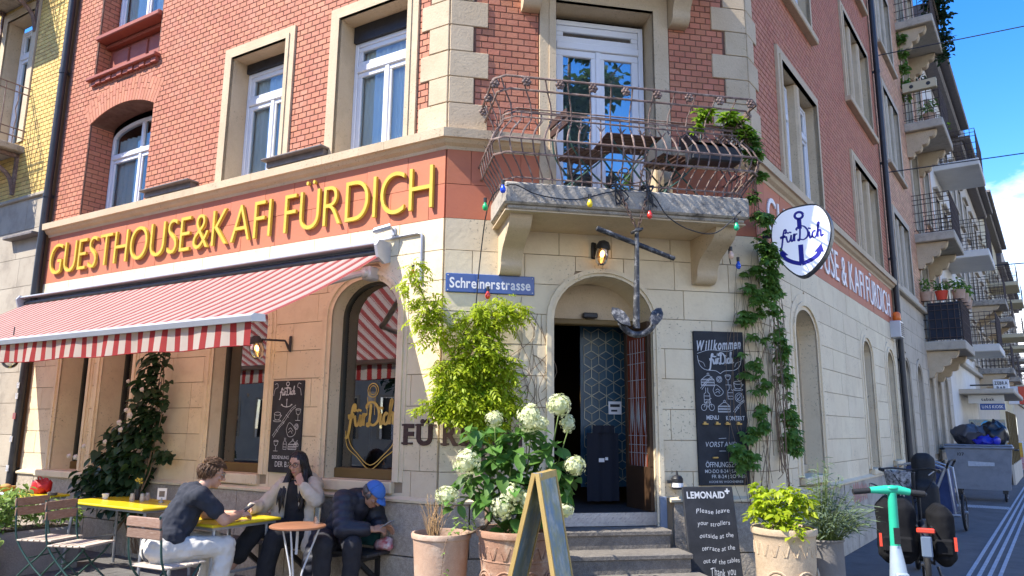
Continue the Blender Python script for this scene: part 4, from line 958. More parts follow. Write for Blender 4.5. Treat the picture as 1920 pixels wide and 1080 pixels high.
# raised yellow letters on the left facade, white ones on the street facade, dark ones near the door
t = thing('wall_lettering', 'yellow raised capital letters along the red band above the striped awning', 'lettering', at(FL, -3.6, -.02, 3.7))
letters(t, FL, 'GUESTHOUSE&KAFI FÜRDICH', -7.10, -.12, 3.685, .47, -.062, -.028, M_['yellow'], off=-.014, gap=.12, space=.30)
t = thing('wall_lettering', 'white capital letters along the red band of the street side facade', 'lettering', at(FR, 4, -.02, 3.7))
letters(t, FR, 'GUESTHOUSE & KAFI FÜRDICH', .38, 7.85, 3.70, .46, -.034, -.018, M_['wletter'], off=-.006, gap=.15, space=.26)
t = thing('wall_lettering', 'dark brown capital letters low on the cream wall behind the climbing vine', 'lettering', at(FC, 0, -.02, 1.4))
letters(t, FL, 'FÜ', -.40, -.06, 1.405, .185, -.032, -.017, M_['dletter'], off=.035, gap=.12)
m = MB()
for a, b in ((-.42, -.29), (-.26, -.17), (-.10, -.02)): m.box(a, b, -.0325, -.0172, 1.403 if a < -.4 else 1.575, 1.421 if a < -.4 else 1.592)
m.box(-.42, -.30, -.0325, -.0172, 1.574, 1.592); m.build('serif', M_['dletter'], t, FL, kind='stuff')
m = MB()
for a, b in ((.01, .09), (.12, .20), (.18, .25)): m.box(a, b, -.0325, -.0172, 1.403, 1.42)
m.build('serif', M_['dletter'], t, FC, kind='stuff')
letters(t, FC, 'RDICH', .03, .78, 1.405, .185, -.032, -.017, M_['dletter'], off=.035, gap=.12)

# ================================================================ awning
AW0, AW1 = -7.55, -.66; Oa, Ob, Za, Zb = .10, 1.60, 3.285, 2.43
M_['awr'] = mk('red awning cloth', (.50, .06, .055), (.42, .05, .05), 8, .85, .1, 60, trans=.55); M_['aww'] = mk('cream awning cloth', (.74, .65, .56), (.68, .58, .48), 2.5, .85, .1, 60, trans=.55)
M_['awp'] = mk('faded pink awning stripe', (.60, .27, .24), (.54, .22, .20), 8, .85, .1, 60, trans=.35)
A = thing('striped_awning', 'red and cream striped fabric awning pulled out over the terrace', 'awning', at(FL, -3.6, 0, 3.3))
per = .180; ns = int((AW1 - AW0) / per)
ST = [(0, .42, 0), (.42, .5, 1), (.5, .58, 2), (.58, .92, 1), (.92, 1.0, 1)]
m = MB(); k = 0; x = AW1
while x > AW0 + .01:
    for a, b, mi in ST:
        xa, xb = max(x - per * a, AW0), max(x - per * b, AW0)
        if xa - xb < 1e-4: continue
        g = [[(xb, -(Oa + (Ob - Oa) * q), Za + (Zb - Za) * q - .035 * sin(pi * q)), (xa, -(Oa + (Ob - Oa) * q), Za + (Zb - Za) * q - .035 * sin(pi * q))] for q in (0, .2, .4, .6, .8, 1)]
        m.sheet(g, mi)
    x -= per
M_['awrt'] = mk('sun faded red awning cloth', (.46, .11, .10), (.40, .085, .08), 2.5, .85, .1, 60, trans=.55); M_['awwt'] = mk('sun faded pinkish cloth', (.70, .56, .50), (.64, .50, .44), 2.5, .85, .1, 60, trans=.55)
m.build('awning_fabric', [M_['awrt'], M_['awwt'], M_['awp']], A, FL, smooth=180)
m = MB(); x = AW1 - .02; nn = 0; rr_ = random.Random(9)
wav = lambda x, q: -1.66 - .012 * sin(x * 9.0) * q - .006 * sin(x * 23) * q
while x > AW0 + .01:
    for a, b, mi in ((0, .44, 0), (.44, 1, 1)):
        xa, xb = max(x - per * a, AW0), max(x - per * b, AW0)
        if xa - xb < 1e-4: continue
        xs = [xb + (xa - xb) * i / 3 for i in range(4)]; zb = lambda x: 2.195 + .008 * sin(x * 5.1)
        m.sheet([[(x_, wav(x_, q), 2.40 + (zb(x_) - 2.40) * q) for x_ in xs] for q in (0, .5, 1)], mi)
    x -= per
m.build('valance', [M_['awr'], M_['aww']], A, FL, smooth=180)
m = MB(); n = 40; m.tube([(AW0 + (AW1 - AW0) * i / n, wav(AW0 + (AW1 - AW0) * i / n, 1), 2.194 + .008 * sin((AW0 + (AW1 - AW0) * i / n) * 5.1)) for i in range(n + 1)], .005, 4); m.build('valance_hem', M_['awr'], A, FL)
m = MB(); m.prism([(-1.56, 2.40), (-1.70, 2.385), (-1.715, 2.43), (-1.68, 2.455), (-1.57, 2.458)], -AW1 - .02, -AW0, plane='YZ')
m = MB(); P_ = [(1.56, 2.40), (1.70, 2.385), (1.715, 2.43), (1.68, 2.455), (1.57, 2.458)]
V = [(AW0, -a, b) for a, b in P_] + [(AW1 + .03, -a, b) for a, b in P_]; m.add(V, [(4, 3, 2, 1, 0), (5, 6, 7, 8, 9)] + [(i, (i + 1) % 5, (i + 1) % 5 + 5, i + 5) for i in range(5)]); m.build('front_bar', M_['grey'], A, FL)
m = MB(); m.cbox(AW0 + .02, AW1 - .02, -.20, -.05, 3.36, 3.385, .006); m.box(AW0 + .03, AW1 - .03, -.06, -.02, 3.22, 3.36); m.build('cassette_hood', M_['grey'], A, FL)
m = MB(); m.tube([(AW0 + .06, -.11, 3.29), (AW1 - .06, -.11, 3.29)], .04, 12); m.build('roller', M_['black'], A, FL)
for x in (AW0 - .0, AW1 - .03):
    m = MB(); P_ = [(.02, 3.40), (.20, 3.40), (.24, 3.34), (.20, 3.22), (.10, 3.17), (.02, 3.20)]
    V = [(x, -a, b) for a, b in P_] + [(x + .035, -a, b) for a, b in P_]; m.add(V, [tuple(range(6))[::-1], tuple(range(6, 12))] + [(i, (i + 1) % 6, (i + 1) % 6 + 6, i + 6) for i in range(6)]); m.build('end_cap', M_['grey'], A, FL)
for x0, xe, x1 in ((-.86, -1.75, -1.05), (-7.2, -6.3, -7.0)):
    m = MB(); m.cbox(x0 - .06, x0 + .06, -.16, -.02, 3.02, 3.16, .02); m.ball((x0, -.17, 3.08), .05, 8, 6); m.tube([(x0, -.18, 3.08), (xe, -.80, 2.76)], .034, 8); m.ball((xe, -.80, 2.76), .045, 8, 6); m.tube([(xe, -.80, 2.75), (x1, -1.55, 2.40)], .03, 8); m.build('folding_arm', M_['grey'], A, FL, smooth=40)

# ================================================================ signs and boards on the walls
M_['bluesign'] = mk('blue enamel', (.015, .065, .25), (.02, .08, .28), 4, .3, coat=.4)
t = thing('street_sign', 'blue enamel street name sign with white lettering on the cream corner', 'sign', at(FC, .455, -.02, 2.93))
m = MB(); m.cbox(.02, .89, -.042, -.022, 2.84, 3.025, .006); m.build('plate', M_['bluesign'], t, FC)
m = MB(); text_mb(m, 'Schreinerstrasse', .055, .85, 2.885, .098, -.0435, off=.022, gap=.07); m.build('lettering', M_['wletter'], t, FC)
m = MB()
for x in (.04, .87):
    for z in (2.86, 3.005): m.ball((x, -.043, z), (.007, .004, .007), 6, 4)
m.build('screws', M_['grey'], t, FC, kind='stuff')

def board(name, label, F, w, h, th, frame=None):
    t = thing(name, label, 'chalkboard', F); m = MB(); m.cbox(-w / 2, w / 2, -th, 0, 0, h, .006); m.build('panel', M_['chalkb'], t)
    return t
# tall welcome board right of the door
t = board('chalkboard', 'tall black welcome chalkboard with opening hours, on the cream wall right of the door', at(FC, 2.82, -.02, 1.03, 0, 0, R(-.4)), .545, 1.52, .025)
m = MB(); y = -.0265
text_mb(m, 'Willkommen', -.24, .24, 1.32, .10, y, off=.025, shear=.3, gap=.04, wave=lambda q: .03 * q); ribbon(m, [(-.24, 1.29), (-.1, 1.33), (.1, 1.32), (.24, 1.38)], .004, y)
text_mb(m, 'bei', -.03, .03, 1.27, .03, y, off=0, shear=.2); script_word(m, -.12, 1.185, .27, y, .34, cal=.3, hs=1.15)
for s in (-1, 1): ribbon(m, [(s * .24, 1.27), (s * .22, 1.18), (s * .16, 1.13), (s * .05, 1.12), (0, 1.09)], .005, y); ribbon(m, [(s * .23, 1.22), (s * .18, 1.20), (s * .16, 1.16)], .004, y)
rr_ = random.Random(2)
for i, (kx, kz, kk, ks) in enumerate(((-.22, .93, 6, .13), (-.21, .97, 2, .14), (-.23, .80, 1, .15), (-.10, .86, 4, .13), (.03, .84, 1, .14), (.03, .98, 7, .10), (.13, .92, 0, .11), (.14, .80, 5, .11), (-.22, .72, 3, .14), (-.04, .71, 2, .13), (.12, .70, 6, .13), (.17, 1.02, 4, .08), (-.05, 1.0, 5, .07))): doodle(m, kk, kx, kz, ks, y, .0045)
text_mb(m, 'MENU', -.17, -.04, .635, .042, y, off=.012); text_mb(m, 'KONZERT', .04, .24, .63, .042, y, off=.012)
text_mb(m, 'VORSTAND', -.19, .14, .37, .05, y, off=-.004, shear=.2); ribbon(m, [(-.05, .45), (.03, .455)], .004, y); ribbon(m, [(-.05, .33), (.02, .33)], .004, y)
text_mb(m, 'ÖFFNUNGSZEITEN', -.20, .24, .175, .05, y, off=.006); text_mb(m, 'MO-DO 8-24 | SA 9-24', -.21, .22, .12, .033, y, off=.002); text_mb(m, 'FR 8-24 | SO 9-20', -.14, .22, .07, .033, y, off=.002); text_mb(m, 'KÜCHE BIS WOCHENENDE', -.17, .19, .025, .02, y, off=.002)
m.build('chalk_writing', M_['chalk'], t)
m = MB()
for x in (-.19, -.06, .05, .17): m.cbox(x - .028, x + .028, -.05, -.0255, .585, .60, .003); m.cbox(x - .014, x + .014, -.034, -.0255, .60, .615, .003)
for x in (-.10, .12): m.cbox(x - .028, x + .028, -.05, -.0255, .26, .275, .003)
m.build('clips', mk('brass clip', (.55, .36, .12), None, rough=.4, metal=.7), t, kind='stuff')
# leaning board at the bottom right of the door
t = board('chalkboard', 'black chalkboard leaning on the plinth with white and chalk writing, right of the steps', at(FC, 2.47, -.54, 0, 0, R(-10)), .50, 1.06, .02)
m = MB(); y = -.022; text_mb(m, 'LEMONAID', -.215, .16, .955, .058, y, off=.03, gap=.07); text_mb(m, '+', .165, .215, .985, .06, y, off=.05)
for i, (s_, a, b) in enumerate((('Please leave', -.14, .19), ('your strollers', -.14, .18), ('outside at the', -.13, .20), ('terrace at the', -.12, .20), ('out of the tables', -.12, .23), ('Thank you', -.06, .18))): text_mb(m, s_, a, b, .82 - i * .108, .040 if i < 5 else .07, y, off=.0, shear=.15, wave=lambda q: .008 * sin(q * 9))
m.build('chalk_writing', M_['chalk'], t)
# narrow board between the arched windows
t = board('chalkboard', 'narrow black chalkboard with anchor and chalk drawings between two shop windows', at(FL, -1.985, -.02, 1.08), .46, .96, .025)
m = MB(); y = -.0265; anchor_logo(m, 0, .68, .085, y, .16); ribbon(m, [(.0 + .022 * cos(a * pi / 6), .925 + .02 * sin(a * pi / 6)) for a in range(13)], .008, y); ribbon(m, [(-.05, .88), (.05, .88)], .008, y); script_word(m, -.12, .80, .24, y, .24, cal=.3)
for (kx, kz, kk, ks) in ((-.19, .52, 0, .12), (-.06, .50, 6, .2), (.12, .54, 7, .12), (-.19, .36, 6, .17), (.0, .36, 4, .17), (.13, .44, 5, .07), (-.05, .24, 1, .12), (.06, .24, 2, .12), (-.18, .22, 7, .11), (.14, .27, 3, .07)): doodle(m, kk, kx, kz, ks, y, .0045)
text_mb(m, 'BEDIENUNG AN', -.17, .17, .14, .035, y, off=.004); text_mb(m, 'DER BAR', -.12, .15, .06, .055, y, off=.004)
for s in (-1, 1): ribbon(m, [(s * .20, .92), (s * .16, .93), (s * .15, .89), (s * .19, .87), (s * .21, .80)], .005, y)
m.build('chalk_writing', M_['chalk'], t)
# gold logo on the pane of the near shop window
t = thing('window_logo', 'gold script and anchor outline painted on the near arched shop window', 'window lettering', at(FL, -.97, .17, 1.6))
m = MB(); script_word(m, -1.33, 1.56, .66, .174, .30, cal=.35)
for d in (0, .035): ribbon(m, [(-1.33 + d, 1.52), (-1.30 + d, 1.36 + d), (-1.16, 1.26 + d), (-.98, 1.14 + d * 1.2), (-.80, 1.26 + d), (-.66 - d, 1.36 + d), (-.63 - d, 1.52)], .010, .174)
for d in (0, .05): ribbon(m, [(-1.03 + d * 2 - .02, 1.86), (-1.03 + d * 2 - .02, 1.68)], .008, .174)
ribbon(m, [(-.98 + .07 * cos(a * pi / 6), 1.93 + .07 * sin(a * pi / 6)) for a in range(13)], .010, .174); ribbon(m, [(-.98 + .045 * cos(a * pi / 6), 1.93 + .045 * sin(a * pi / 6)) for a in range(13)], .008, .174)
m.build('lettering', M_['gold'], t, FL)
# illuminated blade sign
sgn = [(0, .55), (.035, .80), (.20, .955), (.45, 1.0), (.80, .985), (.97, .80), (1.0, .55), (.90, .30), (.70, .10), (.48, 0), (.28, .10), (.10, .30)]
t = thing('blade_sign', 'white rounded light box sign with blue anchor and script, hanging over the pavement', 'sign', at(FR, .2, -.42, 3.5, R(-90)))
FS = at(FR, .2, 0, 0, R(-90)); cs = catmull([(-.73 + .0 + 0 * 1 + .0 + (1 - a) * 0 + a * 0 + 0 + .0, 0) for a in (0,)] + [], 1) if False else None
pts = catmull([(.12 + a * .61, 3.125 + b * .765) for a, b in sgn], 4, closed=True)
m = MB(); m.prism(pts, -.055, .055); fx = m.build('sign_rim', M_['black'], t, FS)
cxs, czs = .425, 3.51
for yy, nm in ((-.058, 'sign_face'), (.058, 'sign_face')):
    q = [(cxs + (a - cxs) * .955, czs + (b - czs) * .955) for a, b in pts]; m = MB(); m.prism(q, yy - .003, yy + .003); m.build(nm, mk_emit('lit white acrylic', (.74, .78, .86), .12) if 'lit white acrylic' not in bpy.data.materials else bpy.data.materials['lit white acrylic'], t, FS)
M_['blue'] = mk('ultramarine print', (.02, .02, .28), None, rough=.4)
m = MB()
ribbon(m, [(.42, 3.47), (.42, 3.27)], .05, -.0625); ribbon(m, [(.42, 3.75), (.42, 3.64)], .045, -.0625); ribbon(m, [(.42 + .042 * cos(a * pi / 6), 3.785 + .036 * sin(a * pi / 6)) for a in range(13)], .026, -.0625, n=2)
for s_ in (-1, 1):
    ribbon(m, [(.42, 3.265), (.42 + s_ * .09, 3.295), (.42 + s_ * .165, 3.345), (.42 + s_ * .195, 3.41)], .042, -.0628); P_ = [(.42 + s_ * .205, 3.46), (.42 + s_ * .13, 3.375), (.42 + s_ * .225, 3.365)]; m.add([(p[0], -.0629, p[1]) for p in P_], [(0, 1, 2) if s_ < 0 else (2, 1, 0)])
script_word(m, .20, 3.505, .45, -.0635, .24, tilt=.06, cal=.4, hs=.95); m.build('print', M_['blue'], t, FS)
m = MB(); m.bar((0.02, 0, 3.62), (.14, 0, 3.62), .04); m.bar((.02, 0, 3.35), (.14, 0, 3.35), .04); m.build('bracket', M_['black'], t, FS)

# ================================================================ lamps, cameras, conduits
M_['lampglass'] = mk_glass('amber lamp glass', (.85, .72, .5), .12); M_['bulb'] = mk_emit('warm bulb', (1, .62, .2), 6.0)
def wall_lamp(F, label, reach, drop, tilt=12):
    t = thing('wall_lamp', label, 'wall lamp', F)
    m = MB(); m.cbox(-.03, .03, -.025, 0, -.12, .05, .008); m.tube([(0, -.02, -.09), (0, -.07, 0), (0, -reach, .01)], [.02, .012, .011], 8); m.build('bracket', M_['black'], t, smooth=40)
    Ft = F @ Matrix.Translation((0, -reach, 0)) @ Matrix.Rotation(R(tilt), 4, 'X')
    m = MB(); m.lathe([(.012, .05), (.05, .035), (.068, .0), (.075, -.035), (.066, -.04), (.06, -.01)], 14); m.build('lamp_cap', M_['black'], t, Ft, smooth=40)
    m = MB(); m.lathe([(.056, -.03), (.066, -.08), (.068, -.13), (.055, -.18), (.03, -.2), (.001, -.205)], 14); m.build('glass_shade', M_['lampglass'], t, Ft, smooth=60)
    m = MB(); m.ball((0, 0, -.09), (.022, .022, .034), 10, 8); m.build('bulb', M_['bulb'], t, Ft, smooth=180)
    for a in range(4):
        m = MB(); m.tube([(.07 * cos(a * pi / 2), .07 * sin(a * pi / 2), -.03), (.074 * cos(a * pi / 2), .074 * sin(a * pi / 2), -.12), (.03 * cos(a * pi / 2), .03 * sin(a * pi / 2), -.21)], .003, 4); m.build('guard_wire', M_['black'], t, Ft)
    return t
wall_lamp(at(FL, -2.0, -.02, 2.47, R(-52)), 'black wall lamp with lit bulb between the two arched shop windows', .38, .1)
wall_lamp(at(FC, 1.50, -.02, 3.36, R(30)), 'black wall lamp with lit bulb above the door, behind the hanging anchor', .14, .1)
t = thing('globe_lamp', 'clear glass globe lamp hanging below the left end of the awning', 'lamp', at(FL, -5.08, -1.35, 2.30))
m = MB(); m.tube([(0, 0, .35), (0, 0, .06)], .006, 6); m.lathe([(.03, .08), (.045, .05), (.045, .03)], 12); m.build('holder', M_['black'], t); m = MB(); m.ball((0, 0, -.04), .085, 16, 12); m.build('globe', mk_glass('clear globe', (.9, .92, .9), .2), t, smooth=180)
t = thing('security_camera', 'small white security camera above the right end of the awning', 'security camera', at(FL, -.62, -.02, 3.50))
m = MB(); m.cbox(-.03, .03, -.02, 0, -.03, .05, .006); m.tube([(0, -.02, .03), (0, -.09, .06)], .012, 6); m.tube([(.02, -.08, .05), (-.12, -.16, .0)], .034, 8); m.tube([(-.12, -.16, .0), (-.135, -.17, -.005)], .02, 8); m.build('camera_body', M_['grey'], t, smooth=40)
t = thing('conduit', 'grey metal cable conduit bent round the end of the awning', 'conduit', at(FL, -.4, -.03, 3.4))
m = MB(); m.tube([(-2.6, -.035, 3.40), (-.30, -.035, 3.455), (-.255, -.035, 3.44), (-.25, -.035, 3.38), (-.25, -.035, 2.95)], .014, 6); m.build('conduit_pipe', M_['grey'], t, FL, smooth=60)
t = thing('vent_box', 'grey louvred vent box with an orange lamp beside the far drain pipe', 'vent box', at(FR, 7.9, -.02, 3.3))
m = MB(); m.cbox(-.16, .16, -.18, 0, 0, .32, .012); bx = m.build('housing', M_['grey'], t)
for k in range(7):
    m = MB(); m.box(-.14, .14, -.192, -.182, .03 + k * .038, .05 + k * .038); m.build('slat', M_['lead'], t)
m = MB(); m.lathe([(.06, .33), (.075, .36), (.07, .47), (.045, .50), (.001, .505)], 14, c=(.02, -.10, 0)); m.build('beacon', mk('orange beacon', (.75, .16, .02), None, rough=.3), t, smooth=40)
# ================================================================ hanging anchor on chains
M_['anchor'] = mk('flaking black white iron', (.02, .02, .022), (.05, .05, .05), 20, .5, .5, 40, stain=(.50, .48, .45), stain_amt=.6, stain_scale=20)
t = thing('anchor', 'old iron ship anchor hanging on two chains below the balcony', 'anchor', at(FC, 1.66, -.82, 3.36))
m = MB(); m.tube([(1.665, -.82, 3.36), (1.655, -.82, 2.95), (1.64, -.82, 2.44)], [.020, .025, .034], 10); m.build('shank', M_['anchor'], t, FC, smooth=50)
m = MB(); m.tube([(1.275, -.84, 3.335), (1.28, -.84, 3.33), (2.035, -.78, 3.105), (2.04, -.78, 3.10)], [.010, .024, .022, .010], 10); m.build('stock', M_['anchor'], t, FC, smooth=50)
m = MB(); m.tube([(1.665 + .05 * cos(a * pi / 5), -.82 + .04 * sin(a * pi / 5), 3.335 + .02 * cos(a * pi / 5)) for a in range(10)], .013, 6, closed=True); m.build('ring', M_['anchor'], t, FC, smooth=60)
m = MB(); m.tube(catmull([(1.46, -.84, 2.55), (1.52, -.83, 2.44), (1.64, -.82, 2.385), (1.77, -.82, 2.44), (1.86, -.80, 2.58)], 5), [.014] * 3 + [.03] * 15 + [.014] * 3, 8); m.build('arms', M_['anchor'], t, FC, smooth=60)
for c, s in (((1.49, -.85, 2.53), -1), ((1.83, -.81, 2.55), 1)):
    m = MB(); P_ = [(0, -.12), (.045, -.055), (.056, .025), (.038, .085), (0, .125), (-.038, .085), (-.056, .025), (-.045, -.055)]; m.prism(P_, -.012, .012); m.build('fluke', M_['anchor'], t, at(FC, *c, R(10 * s), R(-24), R(38 * s)))
M_['chain'] = mk('rusty chain', (.07, .05, .04), (.16, .09, .06), 30, .7)
def chain(name, p, q, par, F):
    p, q = Vector(p), Vector(q); L = (q - p).length; n = int(L / .038)
    for i in range(n):
        c = p.lerp(q, (i + .5) / n); d = (q - p).normalized(); a = d.orthogonal().normalized(); b = d.cross(a); u = a if i % 2 else b
        m = MB(); m.tube([tuple(c + d * .026 * cos(k * pi / 4) + u * .014 * sin(k * pi / 4)) for k in range(8)], .005, 4, closed=True); m.build('chain_link', M_['chain'], par, F)
chain('c', (1.50, -.79, 3.74), (1.655, -.82, 3.37), t, FC); chain('c', (1.80, -.79, 3.74), (1.68, -.82, 3.37), t, FC)
rr_ = random.Random(8); m = MB()
for x in (1.50, 1.80):
    for k in range(5): m.tube(catmull([(x - .06, -.70, 3.75), (x + rr_.uniform(-.05, .05), -.80, 3.78 + rr_.uniform(-.02, .02)), (x + rr_.uniform(-.04, .1), -.80, 3.66), (x + rr_.uniform(-.04, .08), -.79, 3.58)], 4), .007, 5)
m.build('cable_tie', M_['black'], t, FC)
# string of coloured bulbs along the balcony
t = thing('string_lights', 'string of coloured bulbs on a black cable along the edge of the balcony', 'string lights', at(FC, 1.6, -.78, 3.6))
cab = [(.30, -.1, 2.6), (.33, -.2, 3.2), (.36, -.50, 3.62), (.50, -.79, 3.70), (.75, -.79, 3.62), (1.1, -.79, 3.60), (1.45, -.79, 3.70), (1.80, -.79, 3.72), (1.98, -.79, 3.50), (2.2, -.80, 3.38), (2.45, -.80, 3.37), (2.70, -.79, 3.58), (2.8, -.6, 3.62), (2.84, -.3, 3.4), (2.95, -.1, 3.25)]
m = MB(); m.tube(catmull(cab, 5), .006, 5); m.build('cable', M_['black'], t, FC, smooth=60)
for (x, y, z, c) in ((.31, -.55, 3.56, (.02, .42, .12)), (.43, -.79, 3.66, (.02, .08, .65)), (1.23, -.80, 3.58, (.85, .60, .02)), (1.80, -.80, 3.51, (.75, .05, .03)), (2.66, -.80, 3.45, (.02, .45, .2)), (2.75, -.5, 3.25, (.75, .5, .35)), (2.93, -.3, 3.20, (.02, .1, .6)), (.42, -.10, 2.82, (.7, .06, .03)), (-.30, -.08, 3.0, (.75, .10, .03))):
    m = MB(); m.lathe([(.012, .05), (.014, .02), (.024, .0), (.027, -.02), (.018, -.042), (.001, -.048)], 12, c=(x, y, z)); nm = 'bulb glass %d %d %d' % tuple(int(v * 99) for v in c)
    b = m.build('bulb', bpy.data.materials.get(nm) or mk(nm, c, None, rough=.2, coat=.5), t, FC, smooth=60); m = MB(); m.tube([(x, y, z + .03), (x, y, z + .075)], .016, 8); m.build('bulb_socket', M_['black'], b, FC)
# small lantern by the door
t = thing('wall_ashtray', 'small black and white metal cup with a spike fixed beside the door', 'ashtray', at(FC, 2.30, -.08, 1.0))
m = MB(); m.lathe([(.001, 0), (.05, 0), (.056, .03), (.056, .10)], 14); m.build('cup', M_['black'], t, smooth=40); m = MB(); m.lathe([(.0575, .02), (.0575, .06)], 14); m.build('label', M_['wletter'], t); m = MB(); m.lathe([(.056, .10), (.04, .125), (.012, .135), (.008, .17), (.001, .175)], 14); m.bar((-.10, 0, .07), (-.05, 0, .07), .03); m.build('lid', M_['black'], t, smooth=40)
# flower shapes: candles in the windows
M_['wax'] = mk('candle wax', (.72, .66, .55), None, rough=.5)
for x, z, F, lab in ((-.76, 1.50, FL, 'white pillar candle behind the near shop window, lower right'), (-1.12, 1.76, FL, 'white pillar candle behind the near shop window, left of the gold script'), (-2.62, 1.52, FL, 'white pillar candle behind the second shop window')):
    t = thing('candle', lab, 'candle', at(F, x, .32, z)); m = MB(); m.lathe([(.045, 0), (.047, .16), (.03, .165), (.001, .155)], 14); m.build('wax', M_['wax'], t, smooth=40); m = MB(); m.tube([(0, 0, .155), (.002, 0, .18)], .003, 4); m.build('wick', M_['black'], t); m = MB(); m.lathe([(.001, -.005), (.07, -.005), (.07, -.012), (.012, -.02), (.012, -.5)], 12); m.build('candle_holder', M_['black'], t)
for x, z in ((-1.2, .0),):
    pass
for x, y, z, lab in ((1.30, 2.2, 1.95, 'small glowing pendant lamp deep inside the doorway'), (1.62, 3.0, 1.9, 'faint glowing lamp at the back of the dark doorway')):
    t = thing('pendant_lamp', lab, 'lamp', at(FC, x, y, z)); m = MB(); m.ball((0, 0, 0), .035, 10, 8); m.build('bulb', M_['bulb'], t, smooth=180); m = MB(); m.lathe([(.02, .12), (.06, .06), (.07, .03)], 12); m.tube([(0, 0, .1), (0, 0, 1.0)], .004, 4); m.build('shade', M_['black'], t, smooth=40)
t = thing('notice', 'white paper notice on the dark glass inside the doorway', 'notice', at(FC, 1.93, .86, 1.72)); m = MB(); m.box(0, .15, -.003, 0, 0, .14); pa_ = m.build('paper', M_['wletter'], t); m = MB(); m.box(.02, .13, -.004, -.0032, .08, .11); m.box(.03, .10, -.004, -.0032, .03, .05); m.build('print', M_['black'], t)
t = thing('coat', 'dark coat hanging inside the doorway with white labels', 'coat', at(FC, 1.75, .7, .8)); m = MB(); m.sheet([[(-.12 + .05 * sin(k) * .2 + k * .05, .0 + .03 * sin(k * 2.2), z) for k in range(8)] for z in (0.02, .3, .55, .72)]); m.sheet([[(-.06 + k * .035, -.02 + .03 * sin(k * 2.2), z) for k in range(8)] for z in (.72, .8)]); m.build('cloth', mk('black cloth', (.015, .017, .025), None, rough=.9), t, smooth=180); m = MB(); m.box(.0, .06, -.045, -.042, .42, .46); m.box(.07, .10, -.045, -.042, .44, .47); m.build('label', M_['wletter'], t)
# ================================================================ people
def remeshed(name, mb, mat, voxel, smooth_it, F, parent=None, wr=None):
    me = mb.mesh(name, mat); o = bpy.data.objects.new(name, me); COL.objects.link(o)
    md = o.modifiers.new('r', 'REMESH'); md.mode = 'VOXEL'; md.voxel_size = voxel
    ms = o.modifiers.new('s', 'SMOOTH'); ms.iterations = smooth_it; ms.factor = .5
    dg = bpy.context.evaluated_depsgraph_get(); dg.update(); nm = bpy.data.meshes.new_from_object(o.evaluated_get(dg)); bpy.data.objects.remove(o); bpy.data.meshes.remove(me)
    if wr:
        nrm = [v.normal.copy() for v in nm.vertices]
        for v, n in zip(nm.vertices, nrm): v.co += n * wr(v.co)
    nm.materials.clear(); nm.materials.append(mat); nm.polygons.foreach_set('use_smooth', [True] * len(nm.polygons)); nm.name = name
    return put(name, nm, parent, F)
# ================================================================ cafe furniture
def LW(s, o, z=0): return FL @ Vector((-s, -o, z))
M_['ytable'] = mk('yellow table top', (.72, .55, .02), (.66, .48, .015), 3, .35, .05, 30, coat=.2)
M_['galv'] = mk('galvanised steel', (.42, .43, .44), (.34, .35, .36), 18, .4, metal=.6)
M_['wood'] = mk('worn brown slats', (.30, .19, .13), (.22, .13, .085), 18, .7, .25, 60, island=.15, stretch=(1, 1, 6), stain=(.45, .36, .30), stain_amt=.4, stain_scale=14)
M_['palewood'] = mk('bleached slats', (.52, .44, .35), (.42, .34, .26), 18, .75, .25, 60, island=.12)
M_['greensteel'] = mk('dark green steel', (.02, .06, .045), (.03, .075, .06), 20, .45)
M_['copper'] = mk('copper table top', (.42, .20, .10), (.34, .15, .08), 5, .4, metal=.3)
M_['wsteel'] = mk('white steel', (.55, .55, .54), None, rough=.45)
def table(F, label, w, d, z=.74):
    t = thing('cafe_table', label, 'table', F, 'yellow cafe tables on the terrace')
    m = MB(); m.cbox(-w / 2, w / 2, -d / 2, d / 2, z - .026, z, .008); m.build('table_top', M_['ytable'], t)
    m = MB(); m.box(-w / 2 + .03, w / 2 - .03, -d / 2 + .03, d / 2 - .03, z - .05, z - .027); m.build('top_frame', M_['galv'], t)
    for s in (-1, 1):
        for q in (-1, 1):
            m = MB(); m.tube([(s * (w / 2 - .09), q * (d / 2 - .09), z - .04), (s * (w / 2 - .05), q * (d / 2 - .05), .012)], .016, 8); m.build('leg', M_['galv'], t)
        m = MB(); m.tube([(s * (w / 2 - .075), -d / 2 + .08, .32), (s * (w / 2 - .075), d / 2 - .08, .32)], .011, 6); m.build('stretcher', M_['galv'], t)
    return t
aL = R(149.013 - 180)
table(at(FL, -3.60, -.66, 0), 'long yellow cafe table with a menu card, in front of the dark climbing plant', 1.46, .68)
table(at(FL, -5.62, -.86, 0), 'yellow cafe table with a red bag at the left end of the terrace', 1.2, .66)
table(at(FL, -1.63, -1.03, 0), 'yellow cafe table between the man in the dark shirt and the woman', .68, .74)
t = thing('round_table', 'round copper coloured bistro table on thin white metal legs beside the man in the cap', 'table', Matrix.Translation((-1.80, 6.56, 0)))
m = MB(); m.lathe([(.001, .74), (.225, .74), (.235, .733), (.235, .722), (.22, .715), (.001, .715)], 32); m.build('table_top', M_['copper'], t, smooth=40)
for k in range(3):
    a = k * 2.094 + .5; m = MB(); m.tube(catmull([(.19 * cos(a), .19 * sin(a), .715), (.11 * cos(a), .11 * sin(a), .50), (.05 * cos(a), .05 * sin(a), .30), (.10 * cos(a), .10 * sin(a), .12), (.23 * cos(a), .23 * sin(a), .005)], 5), .008, 6); m.build('leg', M_['wsteel'], t)
m = MB(); m.tube([(.055 * cos(k), .055 * sin(k), .30) for k in np.linspace(0, 2 * pi, 13)[:-1]], .007, 5, closed=True); m.tube([(0, 0, .5), (0, 0, .715)], .012, 6); m.build('leg_ring', M_['wsteel'], t)
